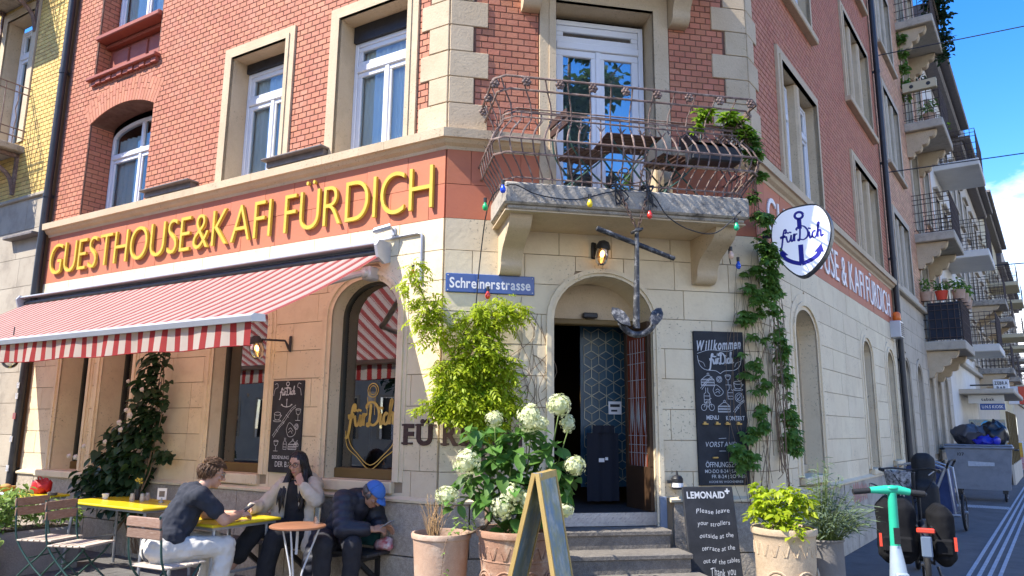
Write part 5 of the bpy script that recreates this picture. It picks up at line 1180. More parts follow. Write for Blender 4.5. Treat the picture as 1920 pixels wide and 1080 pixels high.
def chair_parts(t, seatmat, backmat):
    for s in (-1, 1):
        x = s * .19
        m = MB(); m.tube(catmull([(x, -.24, .86), (x, -.215, .70), (x, -.17, .46), (x * .98, .02, .24), (x * .98, .20, .10), (x, .25, .006)], 4), .009, 6); m.build('side_rail', M_['greensteel'], t, smooth=60)
        m = MB(); m.tube(catmull([(x * .9, .20, .445), (x * .9, .10, .33), (x * .9, -.08, .18), (x * .9, -.25, .006)], 4), .009, 6); m.build('leg', M_['greensteel'], t, smooth=60)
    for z, y in ((.10, .21), (.30, -.02)):
        m = MB(); m.tube([(-.19, y, z), (.19, y, z)], .007, 5); m.build('stretcher', M_['greensteel'], t)
    for k in range(6):
        y = -.17 + k * .068; m = MB(); m.cbox(-.20, .20, y, y + .056, .448 + .004 * (k == 5), .466 + .004 * (k == 5), .006); m.build('seat_slat', seatmat, t)
    for k in range(2):
        z = .68 + k * .088; m = MB(); m.cbox(-.20, .20, -.232 - k * .012, -.214 - k * .012, z, z + .078, .006); m.build('back_slat', backmat, t)
    return t
def chair(F, label): return chair_parts(thing('bistro_chair', label, 'chair', F, 'folding bistro chairs on the terrace'), M_['palewood'], M_['wood'])
chair(Matrix.Translation((-4.54, 7.62, 0)) @ Matrix.Rotation(R(-103), 4, 'Z'), 'empty folding bistro chair with brown back slats, furthest left beside the planter')
chair(Matrix.Translation((-4.05, 7.30, 0)) @ Matrix.Rotation(R(-100), 4, 'Z'), 'empty folding bistro chair with brown back slats, between the planter and the seated man')
chair(Matrix.Translation((-2.78, 6.30, 0)) @ Matrix.Rotation(R(-27), 4, 'Z'), 'folding bistro chair the man in the dark shirt is sitting on')
# balcony furniture
M_['dwood'] = mk('dark brown slats', (.07, .035, .025), (.05, .025, .02), 12, .6)
def mini_chair(F, label):
    t = thing('bistro_chair', label, 'chair', F, 'folding chairs on the balcony'); chair_parts(t, M_['dwood'], M_['dwood']); return t
mini_chair(at(FC, 1.28, -.32, 3.745, R(-80)), 'dark slatted folding chair on the balcony, left of the small table')
mini_chair(at(FC, 2.25, -.32, 3.745, R(100)), 'dark slatted folding chair on the balcony, right of the small table')
t = thing('balcony_table', 'small dark slatted folding table on the balcony, leaning open', 'table', at(FC, 1.75, -.35, 3.745))
for k in range(7): m = MB(); m.cbox(-.28, .28, -.24 + k * .07, -.18 + k * .07, .60 + .0, .618, .005); m.build('slat', M_['dwood'], t)
for s in (-1, 1):
    for q in (-1, 1): m = MB(); m.tube([(s * .24, q * .2, .6), (-s * .2, q * .2, .006)], .010, 6); m.build('leg', M_['greensteel'], t)
t = thing('planter_box', 'dark planter trough hanging in the right end of the balcony railing', 'planter', at(FC, 2.55, -.62, 4.1)); m = MB(); m.cbox(-.26, .26, -.08, .08, .02, .18, .015); m.build('trough', M_['black'], t); m = MB(); m.box(-.24, .24, -.07, .07, .2, .203); m.build('soil', M_['dark'], t)
# wall bench
M_['bwood'] = mk('black stained plank', (.03, .028, .026), (.06, .055, .05), 15, .6, .2, 60)
t = thing('wall_bench', 'long black plank bench on brackets along the granite plinth', 'bench', at(FL, -1.5, -.06, 0))
for k in range(2): m = MB(); m.cbox(-2.35, -.46, -.235 - k * .16, -.09 - k * .16, .415, .445, .006); m.build('plank', M_['bwood'], t, FL)
for x in (-.62, -1.5, -2.2): m = MB(); m.box(x - .025, x + .025, -.36, -.06, .36, .414); m.prism([(0, 0)], 0, 0) if False else None; m.bar((x, -.07, .16), (x, -.34, .37), .04); m.box(x - .025, x + .025, -.08, -.057, .12, .40); m.build('bracket', M_['black'], t, FL)
t = thing('cushion', 'dark green seat cushion leaning on the plinth behind the man in the cap', 'cushion', at(FL, -.78, -.10, .45, 0, R(-14)))
m = MB(); m.ball((0, -.0, .19), (.20, .045, .20), 20, 12); v = [(max(-.17, min(.17, x * 1.25)), y, .19 + max(-.17, min(.17, (z - .19) * 1.25))) for x, y, z in m.v]; m.v = v; m.build('cover', mk('green cloth', (.015, .07, .06), (.02, .09, .075), 30, .9, .2, 200), t, smooth=180)
# small things on the tables
def on_table(name, label, cat, s, o, z=.741): return thing(name, label, cat, at(FL, -s, -o, z))
t = on_table('menu_holder', 'small white menu card in a stand on the long yellow table', 'menu card', 3.28, .52); m = MB(); m.box(-.05, .05, -.004, .004, .03, .15); m.build('card', M_['wletter'], t, WM[t.name] @ Matrix.Rotation(R(30), 4, 'Z')); m = MB(); m.box(-.03, .03, -.006, -.0045, .06, .12); m.build('print', M_['lead'], t, WM[t.name] @ Matrix.Rotation(R(30), 4, 'Z')); m = MB(); m.lathe([(.001, 0), (.03, 0), (.03, .012), (.01, .02), (.008, .05)], 12); m.build('stand', M_['galv'], t)
t = on_table('flower_vase', 'dark little vase of yellow dried flowers on the long yellow table', 'vase', 3.75, .50); m = MB(); m.lathe([(.001, 0), (.035, 0), (.04, .05), (.028, .10), (.03, .115)], 14); m.build('vase', M_['black'], t, smooth=40); m = MB(); rr_ = random.Random(4); 
fm = MB()
for k in range(16): a = rr_.uniform(0, 6.3); q = rr_.uniform(.01, .07); p = (q * cos(a), q * sin(a), rr_.uniform(.17, .23)); m.tube([(0, 0, .1), p], .002, 4); fm.ball(p, rr_.uniform(.008, .014), 6, 4)
m.build('stems', M_['greensteel'], t, kind='stuff'); fm.build('flowers', mk('yellow dried flower', (.55, .42, .06), None, rough=.9), t, kind='stuff')
for k, (s, o, lab) in enumerate(((3.62, .46, 'glass salt cellar beside the vase on the long yellow table'), (3.56, .56, 'glass sugar jar with steel lid, right of the vase on the long yellow table'), (3.68, .60, 'glass pepper cellar in front of the vase on the long yellow table'))):
    t = on_table('condiment_jar', lab, 'jar', s, o); t['group'] = 'condiment jars on the long table'; m = MB(); m.lathe([(.001, 0), (.024, 0), (.027, .03), (.022, .06)], 12); m.build('glass', mk('cloudy jar', (.35, .30, .25), (.5, .46, .4), 40, .2) if not k else bpy.data.materials['cloudy jar'], t, smooth=60); m = MB(); m.lathe([(.023, .06), (.022, .08), (.001, .086)], 12); m.build('lid', M_['galv'], t, smooth=40)
t = on_table('cup', 'white coffee cup on the left end of the long yellow table', 'cup', 4.15, .62); m = MB(); m.lathe([(.001, 0), (.025, 0), (.038, .055), (.034, .055), (.022, .006), (.001, .005)], 16); m.build('bowl', M_['wletter'], t, smooth=60); m = MB(); m.tube([(.036 + .018 * sin(k), 0, .03 + .016 * cos(k)) for k in np.linspace(0, pi, 7)], .004, 5); m.build('handle', M_['wletter'], t)
t = on_table('shopping_bag', 'crumpled red bag on the leftmost yellow table', 'bag', 5.35, .70); m = MB(); m.ball((0, 0, .09), (.13, .10, .10), 20, 12); rr_ = random.Random(3); m.v = [(x * (1.1 + .35 * mnoise.noise((x * 14, y * 14, z * 14))), y * (1 + .35 * mnoise.noise((x * 14 + 5, y * 14, z * 14))), max(0, z * .85 + .07 * mnoise.noise((x * 20, y * 20, z * 20)))) for x, y, z in m.v]; m.build('bag_body', mk('red nylon', (.42, .015, .02), (.35, .01, .015), 14, .5), t, smooth=180)
m = MB(); m.tube(catmull([(-.06, 0, .13), (-.03, -.03, .185), (.03, -.03, .19), (.06, 0, .13)], 4), .008, 5); m.build('handle', bpy.data.materials['red nylon'], t)
t = on_table('cloth', 'pale blue cloth lying beside the red bag on the leftmost yellow table', 'cloth', 5.45, 1.0); m = MB(); m.sheet([[(-.16 + .32 * i / 14, -.1 + .2 * j / 10, .012 + .028 * abs(mnoise.noise((i * .4, j * .5, 1)))) for i in range(15)] for j in range(11)]); m.build('fabric', mk('pale blue cloth', (.42, .55, .68), (.5, .6, .7), 20, .9), t, smooth=180)
t = on_table('bread_basket', 'orange brown bread basket at the far left of the leftmost yellow table', 'basket', 5.85, .85); m = MB(); m.lathe([(.001, 0), (.08, 0), (.11, .07), (.10, .07), (.07, .01)], 18); m.build('wicker', mk('wicker', (.35, .18, .05), (.25, .12, .03), 40, .8, .4, 90), t, smooth=60); m = MB(); m.ball((0, 0, .06), (.07, .06, .04), 12, 8); m.build('bread', mk('bread crust', (.45, .25, .08), None, rough=.8), t, smooth=180)
t = on_table('ashtray', 'grey ashtray on the right end of the leftmost yellow table', 'ashtray', 5.05, .72); m = MB(); m.lathe([(.001, 0), (.05, 0), (.055, .03), (.045, .03), (.04, .008), (.001, .008)], 16); m.build('dish', M_['lead'], t, smooth=40)
t = thing('water_glass', 'ribbed clear water glass on the copper round table', 'glass', Matrix.Translation((-1.66, 6.66, .741))); m = MB(); m.lathe([(.001, 0), (.032, 0), (.036, .13), (.033, .13), (.029, .008)], 16); m.build('tumbler', mk_glass('ribbed tumbler', (.7, .78, .82), .25), t, smooth=60)
t = thing('handbag', 'open woven handbag with dark handle on the bench beside the woman', 'bag', at(FL, -1.80, -.36, .45)); m = MB(); m.ball((0, 0, .16), (.17, .09, .16), 20, 12); m.v = [(x, y, max(.0, min(.26, z))) for x, y, z in m.v]; m.build('body', mk('olive weave', (.22, .19, .12), (.32, .26, .17), 50, .9, .4, 120), t, smooth=60); m = MB(); m.tube(catmull([(-.13, 0, .22), (-.10, -.02, .38), (.0, -.03, .43), (.10, -.02, .38), (.13, 0, .22)], 4), .012, 6); m.build('handle', M_['black'], t)
t = thing('snack_bag', 'crumpled red and white snack packet on the end of the bench', 'packet', at(FL, -.50, -.13, .447)); m = MB(); m.ball((0, 0, .05), (.10, .06, .06), 16, 10); m.v = [(x + .03 * mnoise.noise((x * 20, y * 20, z * 20)), y, max(.0, z + .04 * mnoise.noise((x * 18 + 3, y * 18, z * 18)))) for x, y, z in m.v]; m.build('foil', mk('red white foil', (.5, .03, .05), (.7, .62, .6), 22, .3), t, smooth=180)

# ================================================================ pots and the wooden A-board
M_['terra'] = mk('pale terracotta', (.52, .35, .24), (.44, .28, .19), 5, .85, .3, 40, stain=(.62, .54, .44), stain_amt=.5, stain_scale=4, grain=.12)
M_['terra2'] = mk('old terracotta', (.42, .24, .15), (.34, .18, .11), 6, .9, .5, 30, stain=(.58, .48, .36), stain_amt=.75, stain_scale=5, grain=.2)
M_['terra3'] = mk('sandy terracotta', (.56, .43, .28), (.48, .35, .22), 5, .9, .4, 35, stain=(.34, .25, .16), stain_amt=.5, stain_scale=5, grain=.2)
M_['soil'] = mk('soil', (.05, .035, .025), (.08, .055, .04), 50, .95, .8, 90)
def pot(name, label, x, y, z, r, mat, taper=.72, rim=.05, medal=None):
    t = thing(name, label, 'flower pot', Matrix.Translation((x, y, 0))); m = MB()
    m.lathe([(.001, 0), (r * taper, 0), (r * (taper + (1 - taper) * .45), z * .45), (r * .93, z - rim * 1.6), (r * .95, z - rim), (r, z - rim * .8), (r * 1.01, z - .012), (r * .985, z), (r * .92, z), (r * .90, z - .03), (r * .88, z - .10)], 40); b = m.build('pot_body', mat, t, smooth=40)
    if medal:
        for a in medal[0]:
            ca, sa = cos(a), sin(a); zz = z * medal[1]; rr = r * (taper + (1 - taper) * medal[1] * .98); m = MB()
            for q, h in ((.085, .006), (.06, .012), (.03, .018)): m.tube([(ca * (rr + h) - sa * q * cos(k), sa * (rr + h) + ca * q * cos(k), zz + q * sin(k)) for k in np.linspace(0, 2 * pi, 17)[:-1]], .009, 5, closed=True)
            m.ball((ca * (rr + .005), sa * (rr + .005), zz), .028, 8, 6); m.build('medallion', mat, b)
        m = MB(); m.lathe([(r * .885, z * .70), (r * .91, z * .715), (r * .90, z * .73)], 40); m.lathe([(r * (taper + .02), z * .16), (r * (taper + .055), z * .18), (r * (taper + .03), z * .20)], 40)
        for k in range(18):
            a = k * pi / 9 + .1; m.tube([(cos(a + q * .17) * r * .915, sin(a + q * .17) * r * .915, z * .80 - .05 * sin(q * pi)) for q in np.linspace(0, 2, 7)], .008, 4)
        m.build('garland', mat, b, kind='stuff')
    m = MB(); m.lathe([(.001, z - .07), (r * .87, z - .075)], 24); m.build('soil', M_['soil'], t); return t
pot('flower_pot', 'plain pale terracotta pot with dried twigs, left of the hydrangea pot', -.56, 6.35, .72, .245, M_['terra'])
pot('flower_pot', 'large weathered terracotta pot holding the white hydrangea', .06, 6.15, .78, .325, M_['terra2'], .70, .06, ((-1.9, -1.2, -.5, -2.6), .52))
pot('flower_pot', 'sandy terracotta pot with medallion and garlands, full of green plants right of the boards', 2.22, 6.25, .80, .255, M_['terra3'], .80, .06, ((-1.25, -2.2, -.3), .5))
pot('flower_pot', 'plain grey planter pot behind the sandy terracotta pot', 2.70, 6.66, .66, .17, mk('grey fibre cement', (.22, .20, .18), (.17, .155, .14), 6, .9, .3, 60), .92, .02)

t = thing('a_board', 'yellow framed wooden A-board standing edge-on in front of the hydrangea', 'A-board', Matrix.Translation((.17, 5.2, 0)) @ Matrix.Rotation(R(-15), 4, 'Z'))
M_['ywood'] = mk('yellow varnished wood', (.52, .36, .12), (.42, .27, .08), 14, .5, .2, 60, stretch=(1, 1, .2))
M_['poster'] = mk('painted board picture', (.10, .22, .36), (.30, .30, .12), 5, .5, stain=(.62, .60, .5), stain_amt=.7, stain_scale=7)
for s in (-1, 1):
    Fp = WM[t.name] @ Matrix.Rotation(s * R(-13.5), 4, 'Y') if False else WM[t.name] @ Matrix.Translation((s * .012, 0, 1.26)) @ Matrix.Rotation(R(13.5) if s < 0 else R(-9.5), 4, 'Y')
    m = MB()
    for y in (0, .56): m.box(-.014, .014, y, y + .032, -1.27, 0)
    m.box(-.013, .013, .045, .56, -.05, -.002); m.box(-.013, .013, .045, .56, -1.16, -1.10); m.build('board_frame', M_['ywood'], t, Fp)
    m = MB(); m.box(-.006, .006, .045, .56, -1.10, -.05); m.build('board_panel', M_['poster'], t, Fp)
m = MB(); m.box(-.03, .03, .05, .09, 1.235, 1.262); m.build('hinge', M_['galv'], t)
t = thing('concrete_planter', 'rough concrete planter trough at the left edge of the terrace', 'planter', at(FL, -4.55, -1.45, 0)); m = MB(); m.cbox(-.25, .25, -.72, .68, 0, .46, .02); m.build('trough', mk('rough concrete', (.30, .28, .25), (.24, .22, .2), 6, .95, .6, 50, grain=.2), t); m = MB(); m.box(-.22, .22, -.68, .64, .46, .464); m.build('soil', M_['soil'], t)

# ================================================================ street objects on the right
M_['teal'] = mk('teal green scooter paint', (.03, .46, .28), (.025, .42, .25), 6, .35, coat=.4); M_['silver'] = mk('silver scooter paint', (.36, .42, .46), (.31, .37, .41), 8, .4, metal=.2, coat=.2); M_['rubber'] = mk('black rubber', (.012, .012, .013), (.02, .02, .02), 40, .75, .2, 120)
M_['bag'] = mk('black pannier cloth', (.007, .007, .008), (.013, .013, .014), 12, .85, .3, 120, spec=.12); M_['reflect'] = mk('red reflector', (.65, .06, .03), None, rough=.25, coat=.6); M_['bluep'] = mk('navy cloth', (.02, .035, .10), (.03, .05, .13), 12, .8)
def wheel_mb(r, w, n=36): m = MB(); m.tube([(0, r * cos(k), r * sin(k)) for k in np.linspace(0, 2 * pi, n + 1)[:-1]], w, 8, closed=True); return m
def wheel(par, F, r, w, spokes=14, rimmat=None):
    ty = wheel_mb(r - w, w).build('tyre', M_['rubber'], par, F, smooth=60); m = wheel_mb(r - 2.3 * w, w * .45); m.build('rim', rimmat or M_['black'], ty, F, smooth=60)
    m = MB()
    for k in range(spokes): a = k * 2 * pi / spokes; m.tube([(.02 * (-1) ** k, .02 * cos(a + .5), .02 * sin(a + .5)), (0, (r - 2.4 * w) * cos(a), (r - 2.4 * w) * sin(a))], .0018, 3)
    m.tube([(-.045, 0, 0), (.045, 0, 0)], .022, 8); m.build('spokes', M_['galv'], ty, F); return ty
t = thing('e_scooter', 'teal and silver electric scooter parked on the pavement', 'scooter', Matrix.Translation((2.97, 5.95, 0)) @ Matrix.Rotation(R(-8), 4, 'Z')); F = WM[t.name]
m = MB(); m.tube([(0, .0, 1.10), (0, .02, .70)], [.033, .036], 14); m.build('stem', M_['teal'], t, smooth=40)
m = MB(); m.tube([(0, .02, .70), (0, .0, .55), (0, -.01, .40), (0, -.02, .2)], [.038, .058, .075, .08], 14); m.cbox(-.045, .045, -.10, -.07, .2, .52, .01); m.build('lower_stem', M_['silver'], t, smooth=40)
m = MB(); m.tube([(-.16, 0, 1.115), (-.05, .0, 1.12), (.05, 0, 1.12), (.13, 0, 1.105)], [.024, .034, .034, .026], 12); m.ball((0, -.01, 1.135), (.05, .035, .022), 12, 8); m.build('handlebar', M_['teal'], t, smooth=40)
for a, b in (((-.16, 0, 1.113), (-.29, -.01, 1.10)), ((.13, 0, 1.105), (.235, -.01, 1.095))): m = MB(); m.tube([a, b], .022, 12); m.build('grip', M_['rubber'], t, smooth=40)
m = MB(); m.tube(catmull([(-.15, .03, 1.13), (-.13, .08, 1.16), (-.06, .09, 1.13), (-.02, .04, 1.05)], 4), .006, 5); m.tube([(.14, .03, 1.11), (.22, .06, 1.09)], .006, 5); m.build('brake_lever', M_['black'], t)
m = MB(); m.box(-.022, .022, -.037, -.033, .72, .84); m.build('sticker', M_['rubber'], t)
m = MB(); m.cbox(-.085, .085, -.80, -.02, .10, .16, .02); m.build('deck', M_['silver'], t); m = MB(); m.box(-.07, .07, -.76, -.10, .16, .164); m.build('deck_mat', M_['rubber'], t)
wheel(t, F @ Matrix.Translation((0, .10, .12)), .12, .03, 8); wheel(t, F @ Matrix.Translation((0, -.92, .12)), .12, .03, 8)
m = MB(); m.tube([(0, -.70, .12), (0, -.92, .12)], .03, 8); m.tube([(0, .0, .25), (0, .10, .13)], .025, 8); m.build('fork', M_['silver'], t, smooth=40)
# cargo bicycle seen from behind
t = thing('cargo_bicycle', 'black cargo bicycle with large black panniers and red rear light beside the scooter', 'bicycle', Matrix.Translation((3.98, 7.43, 0)) @ Matrix.Rotation(R(-25.5), 4, 'Z')); F = WM[t.name]
wheel(t, F @ Matrix.Translation((0, 0, .33)), .33, .026, 20); wheel(t, F @ Matrix.Translation((0, 1.75, .26)), .26, .026, 20)
m = MB(); m.tube([(.033 * s_, .37 * cos(a), .33 + .37 * sin(a)) for s_ in (0,) for a in np.linspace(-.1, 2.6, 12)], .034, 8); m.v = [(x * 1.2, y, z) for x, y, z in m.v]; m.build('mudguard', M_['black'], t, smooth=60)
m = MB(); m.cbox(-.045, .045, -.42, -.395, .44, .63, .012); m.build('mud_flap', mk('blue grey flap', (.12, .16, .22), None, rough=.5), t)
m = MB(); m.cbox(-.075, .075, -.44, -.40, .655, .70, .01); m.build('rear_light', M_['reflect'], t)
m = MB()
for s in (-1, 1): m.tube([(s * .07, 0, .33), (s * .06, -.38, .70), (s * .06, .30, .70), (s * .05, .55, .62)], .010, 6); m.tube([(s * .07, 0, .33), (s * .03, .5, .30)], .012, 6)
m.tube([(0, .5, .28), (0, .36, .78), (0, .34, .92)], .018, 8); m.tube([(0, .5, .28), (0, 1.2, .85)], .022, 8); m.tube([(0, .42, .6), (0, 1.2, .70)], .018, 8); m.tube([(0, 1.75, .26), (0, 1.2, .62), (0, 1.12, 1.12)], .02, 8); m.build('frame', M_['black'], t, smooth=60)
m = MB(); m.ball((0, .30, .95), (.08, .13, .035), 14, 8); m.build('saddle', M_['rubber'], t, smooth=180)
m = MB(); m.tube(catmull([(-.32, .82, 1.16), (-.20, .95, 1.17), (-.02, 1.08, 1.15), (.14, .95, 1.17), (.24, .82, 1.16)], 4), .012, 6); m.build('handlebar', M_['black'], t, smooth=60)
for s in (-1, .75): m = MB(); m.tube([(s * .325, .82, 1.16), (s * .30, .70, 1.155)], .019, 8); m.build('grip', M_['rubber'], t); m = MB(); m.tube([(s * .26, .9, 1.15), (s * .18, .82, 1.11)], .006, 5); m.build('brake_lever', M_['galv'], t)
m = MB(); m.tube(catmull([(-.22, .95, 1.15), (-.12, .90, .98), (0, 1.1, .85)], 5), .005, 5); m.tube(catmull([(.22, .95, 1.15), (.14, .88, 1.0), (0, 1.1, .80)], 5), .005, 5); m.build('cables', M_['rubber'], t)
for s in (-1, 1):
    m = MB(); cx_, hw_ = (-.23, .17) if s < 0 else (.15, .105); m.cbox(cx_ - hw_, cx_ + hw_, -.30, .22, .34, .93 if s < 0 else .88, .075); b = remeshed('pannier', m, M_['bag'], .016, 7, F, t, lambda c: .012 * mnoise.noise((c.x * 7, c.y * 7, c.z * 5)) + .005 * mnoise.noise((c.x * 22, c.y * 22, c.z * 16)))
    m = MB(); m.cbox(cx_ - hw_ * .75, cx_ + hw_ * .75, -.325, -.303, .45, .60, .02); m.build('pocket', M_['bag'], b); m = MB(); m.box(cx_ + s * hw_ * .85 - .012, cx_ + s * hw_ * .85 + .012, -.312, -.302, .50, .62); m.build('reflector', M_['reflect'], b)
m = MB(); m.tube([(.10, .05, .30), (.17, -.05, .02), (.24, -.08, .01)], .012, 6); m.build('kickstand', M_['black'], t)
m = MB(); m.lathe([(.13, .88), (.17, 1.12), (.172, 1.12)], 16, c=(-.12, 1.35, 0)); b = m.build('basket', mk('black white weave', (.015, .015, .018), (.6, .6, .6), 26, .8), t)
m = MB(); m.cbox(.0, .24, 1.25, 1.40, .98, 1.33, .06); m.cbox(-.02, .25, 1.15, 1.5, .62, 1.02, .05); remeshed('child_seat', m, M_['rubber'], .018, 6, F, t)
# trailer
t = thing('bike_trailer', 'navy blue child bicycle trailer with bright metal frame, parked in front of the grey bin', 'trailer', at(FR, 6.6, -.52, 0, R(-90))); F = WM[t.name]
m = MB(); P_ = [(-.30, .28), (.40, .28), (.36, .95), (.10, 1.06), (-.22, 1.0)]; m.prism([(a, b) for a, b in P_], -.3, .35); m.build('cabin', M_['bluep'], t)
m = MB()
for y in (-.32, .36): m.tube([(-.45, y, .26), (.44, y, .26), (.38, y, .98), (.10, y, 1.08), (-.33, y, 1.02), (-.45, y, .26)], .018, 8)
m.tube([(.05, -.33, .28), (.34, -.33, .98)], .022, 8); m.tube([(-.1, -.33, .27), (.5, -.33, .27)], .02, 8); m.build('frame', M_['galv'], t, smooth=60)
for x in (-.46, .52): wheel(t, F @ Matrix.Translation((x, .1, .29)), .29, .022, 16)
m = MB(); m.tube(catmull([(.36, -.3, .98), (.42, -.42, 1.10), (.42, .42, 1.10), (.36, .36, .98)], 4), .018, 6); m.build('push_handle', M_['rubber'], t)
m = MB(); m.box(-.25, .02, -.312, -.302, .45, .80); m.build('window_film', mk('dark film', (.03, .04, .06), None, rough=.15), t)
# waste container
t = thing('waste_container', 'large grey wheeled waste container with overflowing bags on its lid', 'waste container', at(FR, 13.4, -.82, 0, R(-88))); F = WM[t.name]
M_['binp'] = mk('grey galvanised bin', (.23, .25, .28), (.19, .21, .24), 5, .5, .1, 40, stain=(.12, .12, .13), stain_amt=.4)
m = MB(); b0 = [(-.56, -.42), (.56, -.42), (.56, .42), (-.56, .42)]; b1 = [(-.66, -.52), (.66, -.52), (.66, .52), (-.66, .52)]
m.add([(a, b, .26) for a, b in b0] + [(a, b, 1.18) for a, b in b1], [(3, 2, 1, 0), (0, 1, 5, 4), (1, 2, 6, 5), (2, 3, 7, 6), (3, 0, 4, 7), (4, 5, 6, 7)]); m.build('body', M_['binp'], t)
m = MB(); m.cbox(-.70, .70, -.56, .56, 1.18, 1.235, .02); m.cbox(-.68, .68, -.5, .5, 1.236, 1.28, .02); m.build('lid', M_['binp'], t)
for s in (-1, 1): m = MB(); m.tube([(s * .70, -.2, 1.16), (s * .78, -.2, 1.16), (s * .78, .2, 1.16), (s * .70, .2, 1.16)], .02, 8); m.build('handle', M_['black'], t)
for x in (-.45, .45):
    for y in (-.34, .34): wheel(t, F @ Matrix.Translation((x, y, .10)), .10, .025, 5); m = MB(); m.box(x - .05, x + .05, y - .04, y + .04, .18, .27); m.build('castor', M_['black'], t)
m = MB(); text_mb(m, '107', -.42, -.28, 1.02, .07, -.512, off=.02); m.build('number', M_['black'], t, F @ Matrix.Rotation(R(0), 4, 'X'))
m = MB(); m.add([(-.22, -.502, .78), (.30, -.502, .80), (.30, -.505, .88), (-.22, -.505, .90)], [(0, 1, 2, 3)]); m.build('label', mk('pale sticker', (.5, .54, .58), (.36, .4, .45), 30, .5), t)
def bag_thing(label, c, r, mat, seed):
    t = thing('rubbish_bag', label, 'rubbish bag', F @ Matrix.Translation(c)); m = MB(); m.ball((0, 0, r[2] * .8), r, 44, 28)
    m.v = [(x * (1 + .35 * mnoise.noise((x * 4 + seed, y * 4, z * 4))), y * (1 + .35 * mnoise.noise((x * 4, y * 4 + seed, z * 4))), max(0, z + .10 * mnoise.noise((x * 6, y * 6 + seed, z * 6)) + .05 * mnoise.noise((x * 15, y * 15 + seed, z * 15)))) for x, y, z in m.v]; m.build('bag_body', mat, t, smooth=180); m = MB(); m.tube([(0, 0, r[2] * 1.6), (.02, 0, r[2] * 1.85), (.05, .02, r[2] * 1.95)], [.05, .02, .045], 8); m.build('knot', mat, t, smooth=60)
M_['plastic'] = mk('black plastic', (.015, .015, .018), None, rough=.3); M_['gplastic'] = mk('grey plastic', (.07, .07, .08), None, rough=.35)
bag_thing('grey plastic rubbish bag lying on the left of the container lid', (-.12, 0, 1.28), (.40, .36, .25), M_['gplastic'], 1); bag_thing('black rubbish bag on the right of the container lid', (.32, .05, 1.28), (.30, .34, .29), M_['plastic'], 2); bag_thing('blue rubbish bag at the front of the container lid', (.18, -.34, 1.28), (.30, .16, .10), mk('blue plastic', (.015, .02, .35), None, rough=.35), 5)
# sandwich board, kiosk, bar sign, pillar sign
t = thing('pavement_board', 'yellow and red ice cream style pavement board on a white stand', 'sandwich board', Matrix.Translation((19.0, 28.6, 0)) @ Matrix.Rotation(R(-32), 4, 'Z'))
for s in (-1, 1):
    Fp = WM[t.name] @ Matrix.Rotation(s * R(10), 4, 'X') @ Matrix.Translation((0, -s * .0, 0)); m = MB()
    for x in (-.34, .30): m.box(x, x + .04, -.02, .02, 0, 1.25)
    m.box(-.3, .3, -.02, .02, 1.2, 1.25); m.build('stand', M_['wletter'], t, WM[t.name] @ Matrix.Translation((0, s * .22, 0)) @ Matrix.Rotation(s * R(10), 4, 'X'))
    m = MB(); m.box(-.3, .3, -.012, .012, .66, 1.2); m.build('yellow_panel', mk('yellow print', (.7, .5, .03), (.6, .2, .03), 9, .5) if s < 0 else bpy.data.materials['yellow print'], t, WM[t.name] @ Matrix.Translation((0, s * .22, 0)) @ Matrix.Rotation(s * R(10), 4, 'X'))
    m = MB(); m.box(-.3, .3, -.012, .012, .2, .655); m.build('red_panel', mk('red print', (.5, .03, .03), (.65, .5, .5), 8, .5) if s < 0 else bpy.data.materials['red print'], t, WM[t.name] @ Matrix.Translation((0, s * .22, 0)) @ Matrix.Rotation(s * R(10), 4, 'X'))
t = thing('kiosk', 'glazed kiosk porch with flat canopy and blue sign, built against the white house', 'kiosk', at(FR, 19.6, 0, 0)); F = WM[t.name]
m = MB(); m.cbox(-.2, 6.5, -1.45, 0, 2.72, 2.88, .03); m.build('canopy', M_['gplaster'], t)
m = MB(); m.box(.3, 6.2, -1.2, -1.14, 0, .6); m.build('wall', M_['gplaster'], t)
for k in range(6): m = MB(); m.box(.37 + k, 1.30 + k, -1.18, -1.15, .62, 2.1); m.build('pane', M_['shop'], t); m = MB(); m.box(.30 + k, .37 + k, -1.2, -1.13, .6, 2.2); m.build('post', M_['brown'], t)
m = MB(); m.box(.22, .26, -1.1, -.15, .9, 1.95); m.build('shop_goods', mk('bright magazine covers', (.55, .5, .25), (.12, .2, .3), 9, .6, stain=(.5, .2, .1), stain_amt=.6, stain_scale=7), t)
Fk = F @ Matrix.Translation((.16, 0, 0)) @ Matrix.Rotation(R(-90), 4, 'Z')
m = MB(); m.cbox(.2, 1.15, -.04, .02, 2.44, 2.70, .01); m.build('sign_panel', M_['wplaster'], t, Fk); m = MB(); m.cbox(.5, 1.16, -.05, .02, 2.24, 2.43, .01); m.build('blue_sign', M_['bluesign'], t, Fk); m = MB(); text_mb(m, 'U.N.S KIOSK', .55, 1.11, 2.29, .09, -.052, off=.02); text_mb(m, '', 0, 1, 0, 1, 0); m.build('lettering', M_['wletter'], t, Fk); m = MB(); text_mb(m, 'tabak', .55, .9, 2.52, .09, -.042, off=.02); m.build('lettering', M_['black'], t, Fk)
t = thing('bar_sign', 'white square bar sign with black lettering projecting over the street', 'sign', at(FR, 23.5, 0, 0)); Fb = at(FR, 23.5, 0, 0, R(-90))
m = MB(); m.cbox(.70, 1.17, -.08, .08, 2.98, 3.38, .02); m.build('panel', M_['wletter'], t, Fb); m = MB(); text_mb(m, 'ZEBRA', .74, 1.13, 3.20, .11, -.083, off=.03); text_mb(m, 'BAR', .80, 1.07, 3.03, .11, -.083, off=.03); m.build('lettering', M_['black'], t, Fb); m = MB(); m.bar((0, 0, 3.2), (.7, 0, 3.2), .05); m.build('bracket', M_['black'], t, Fb)
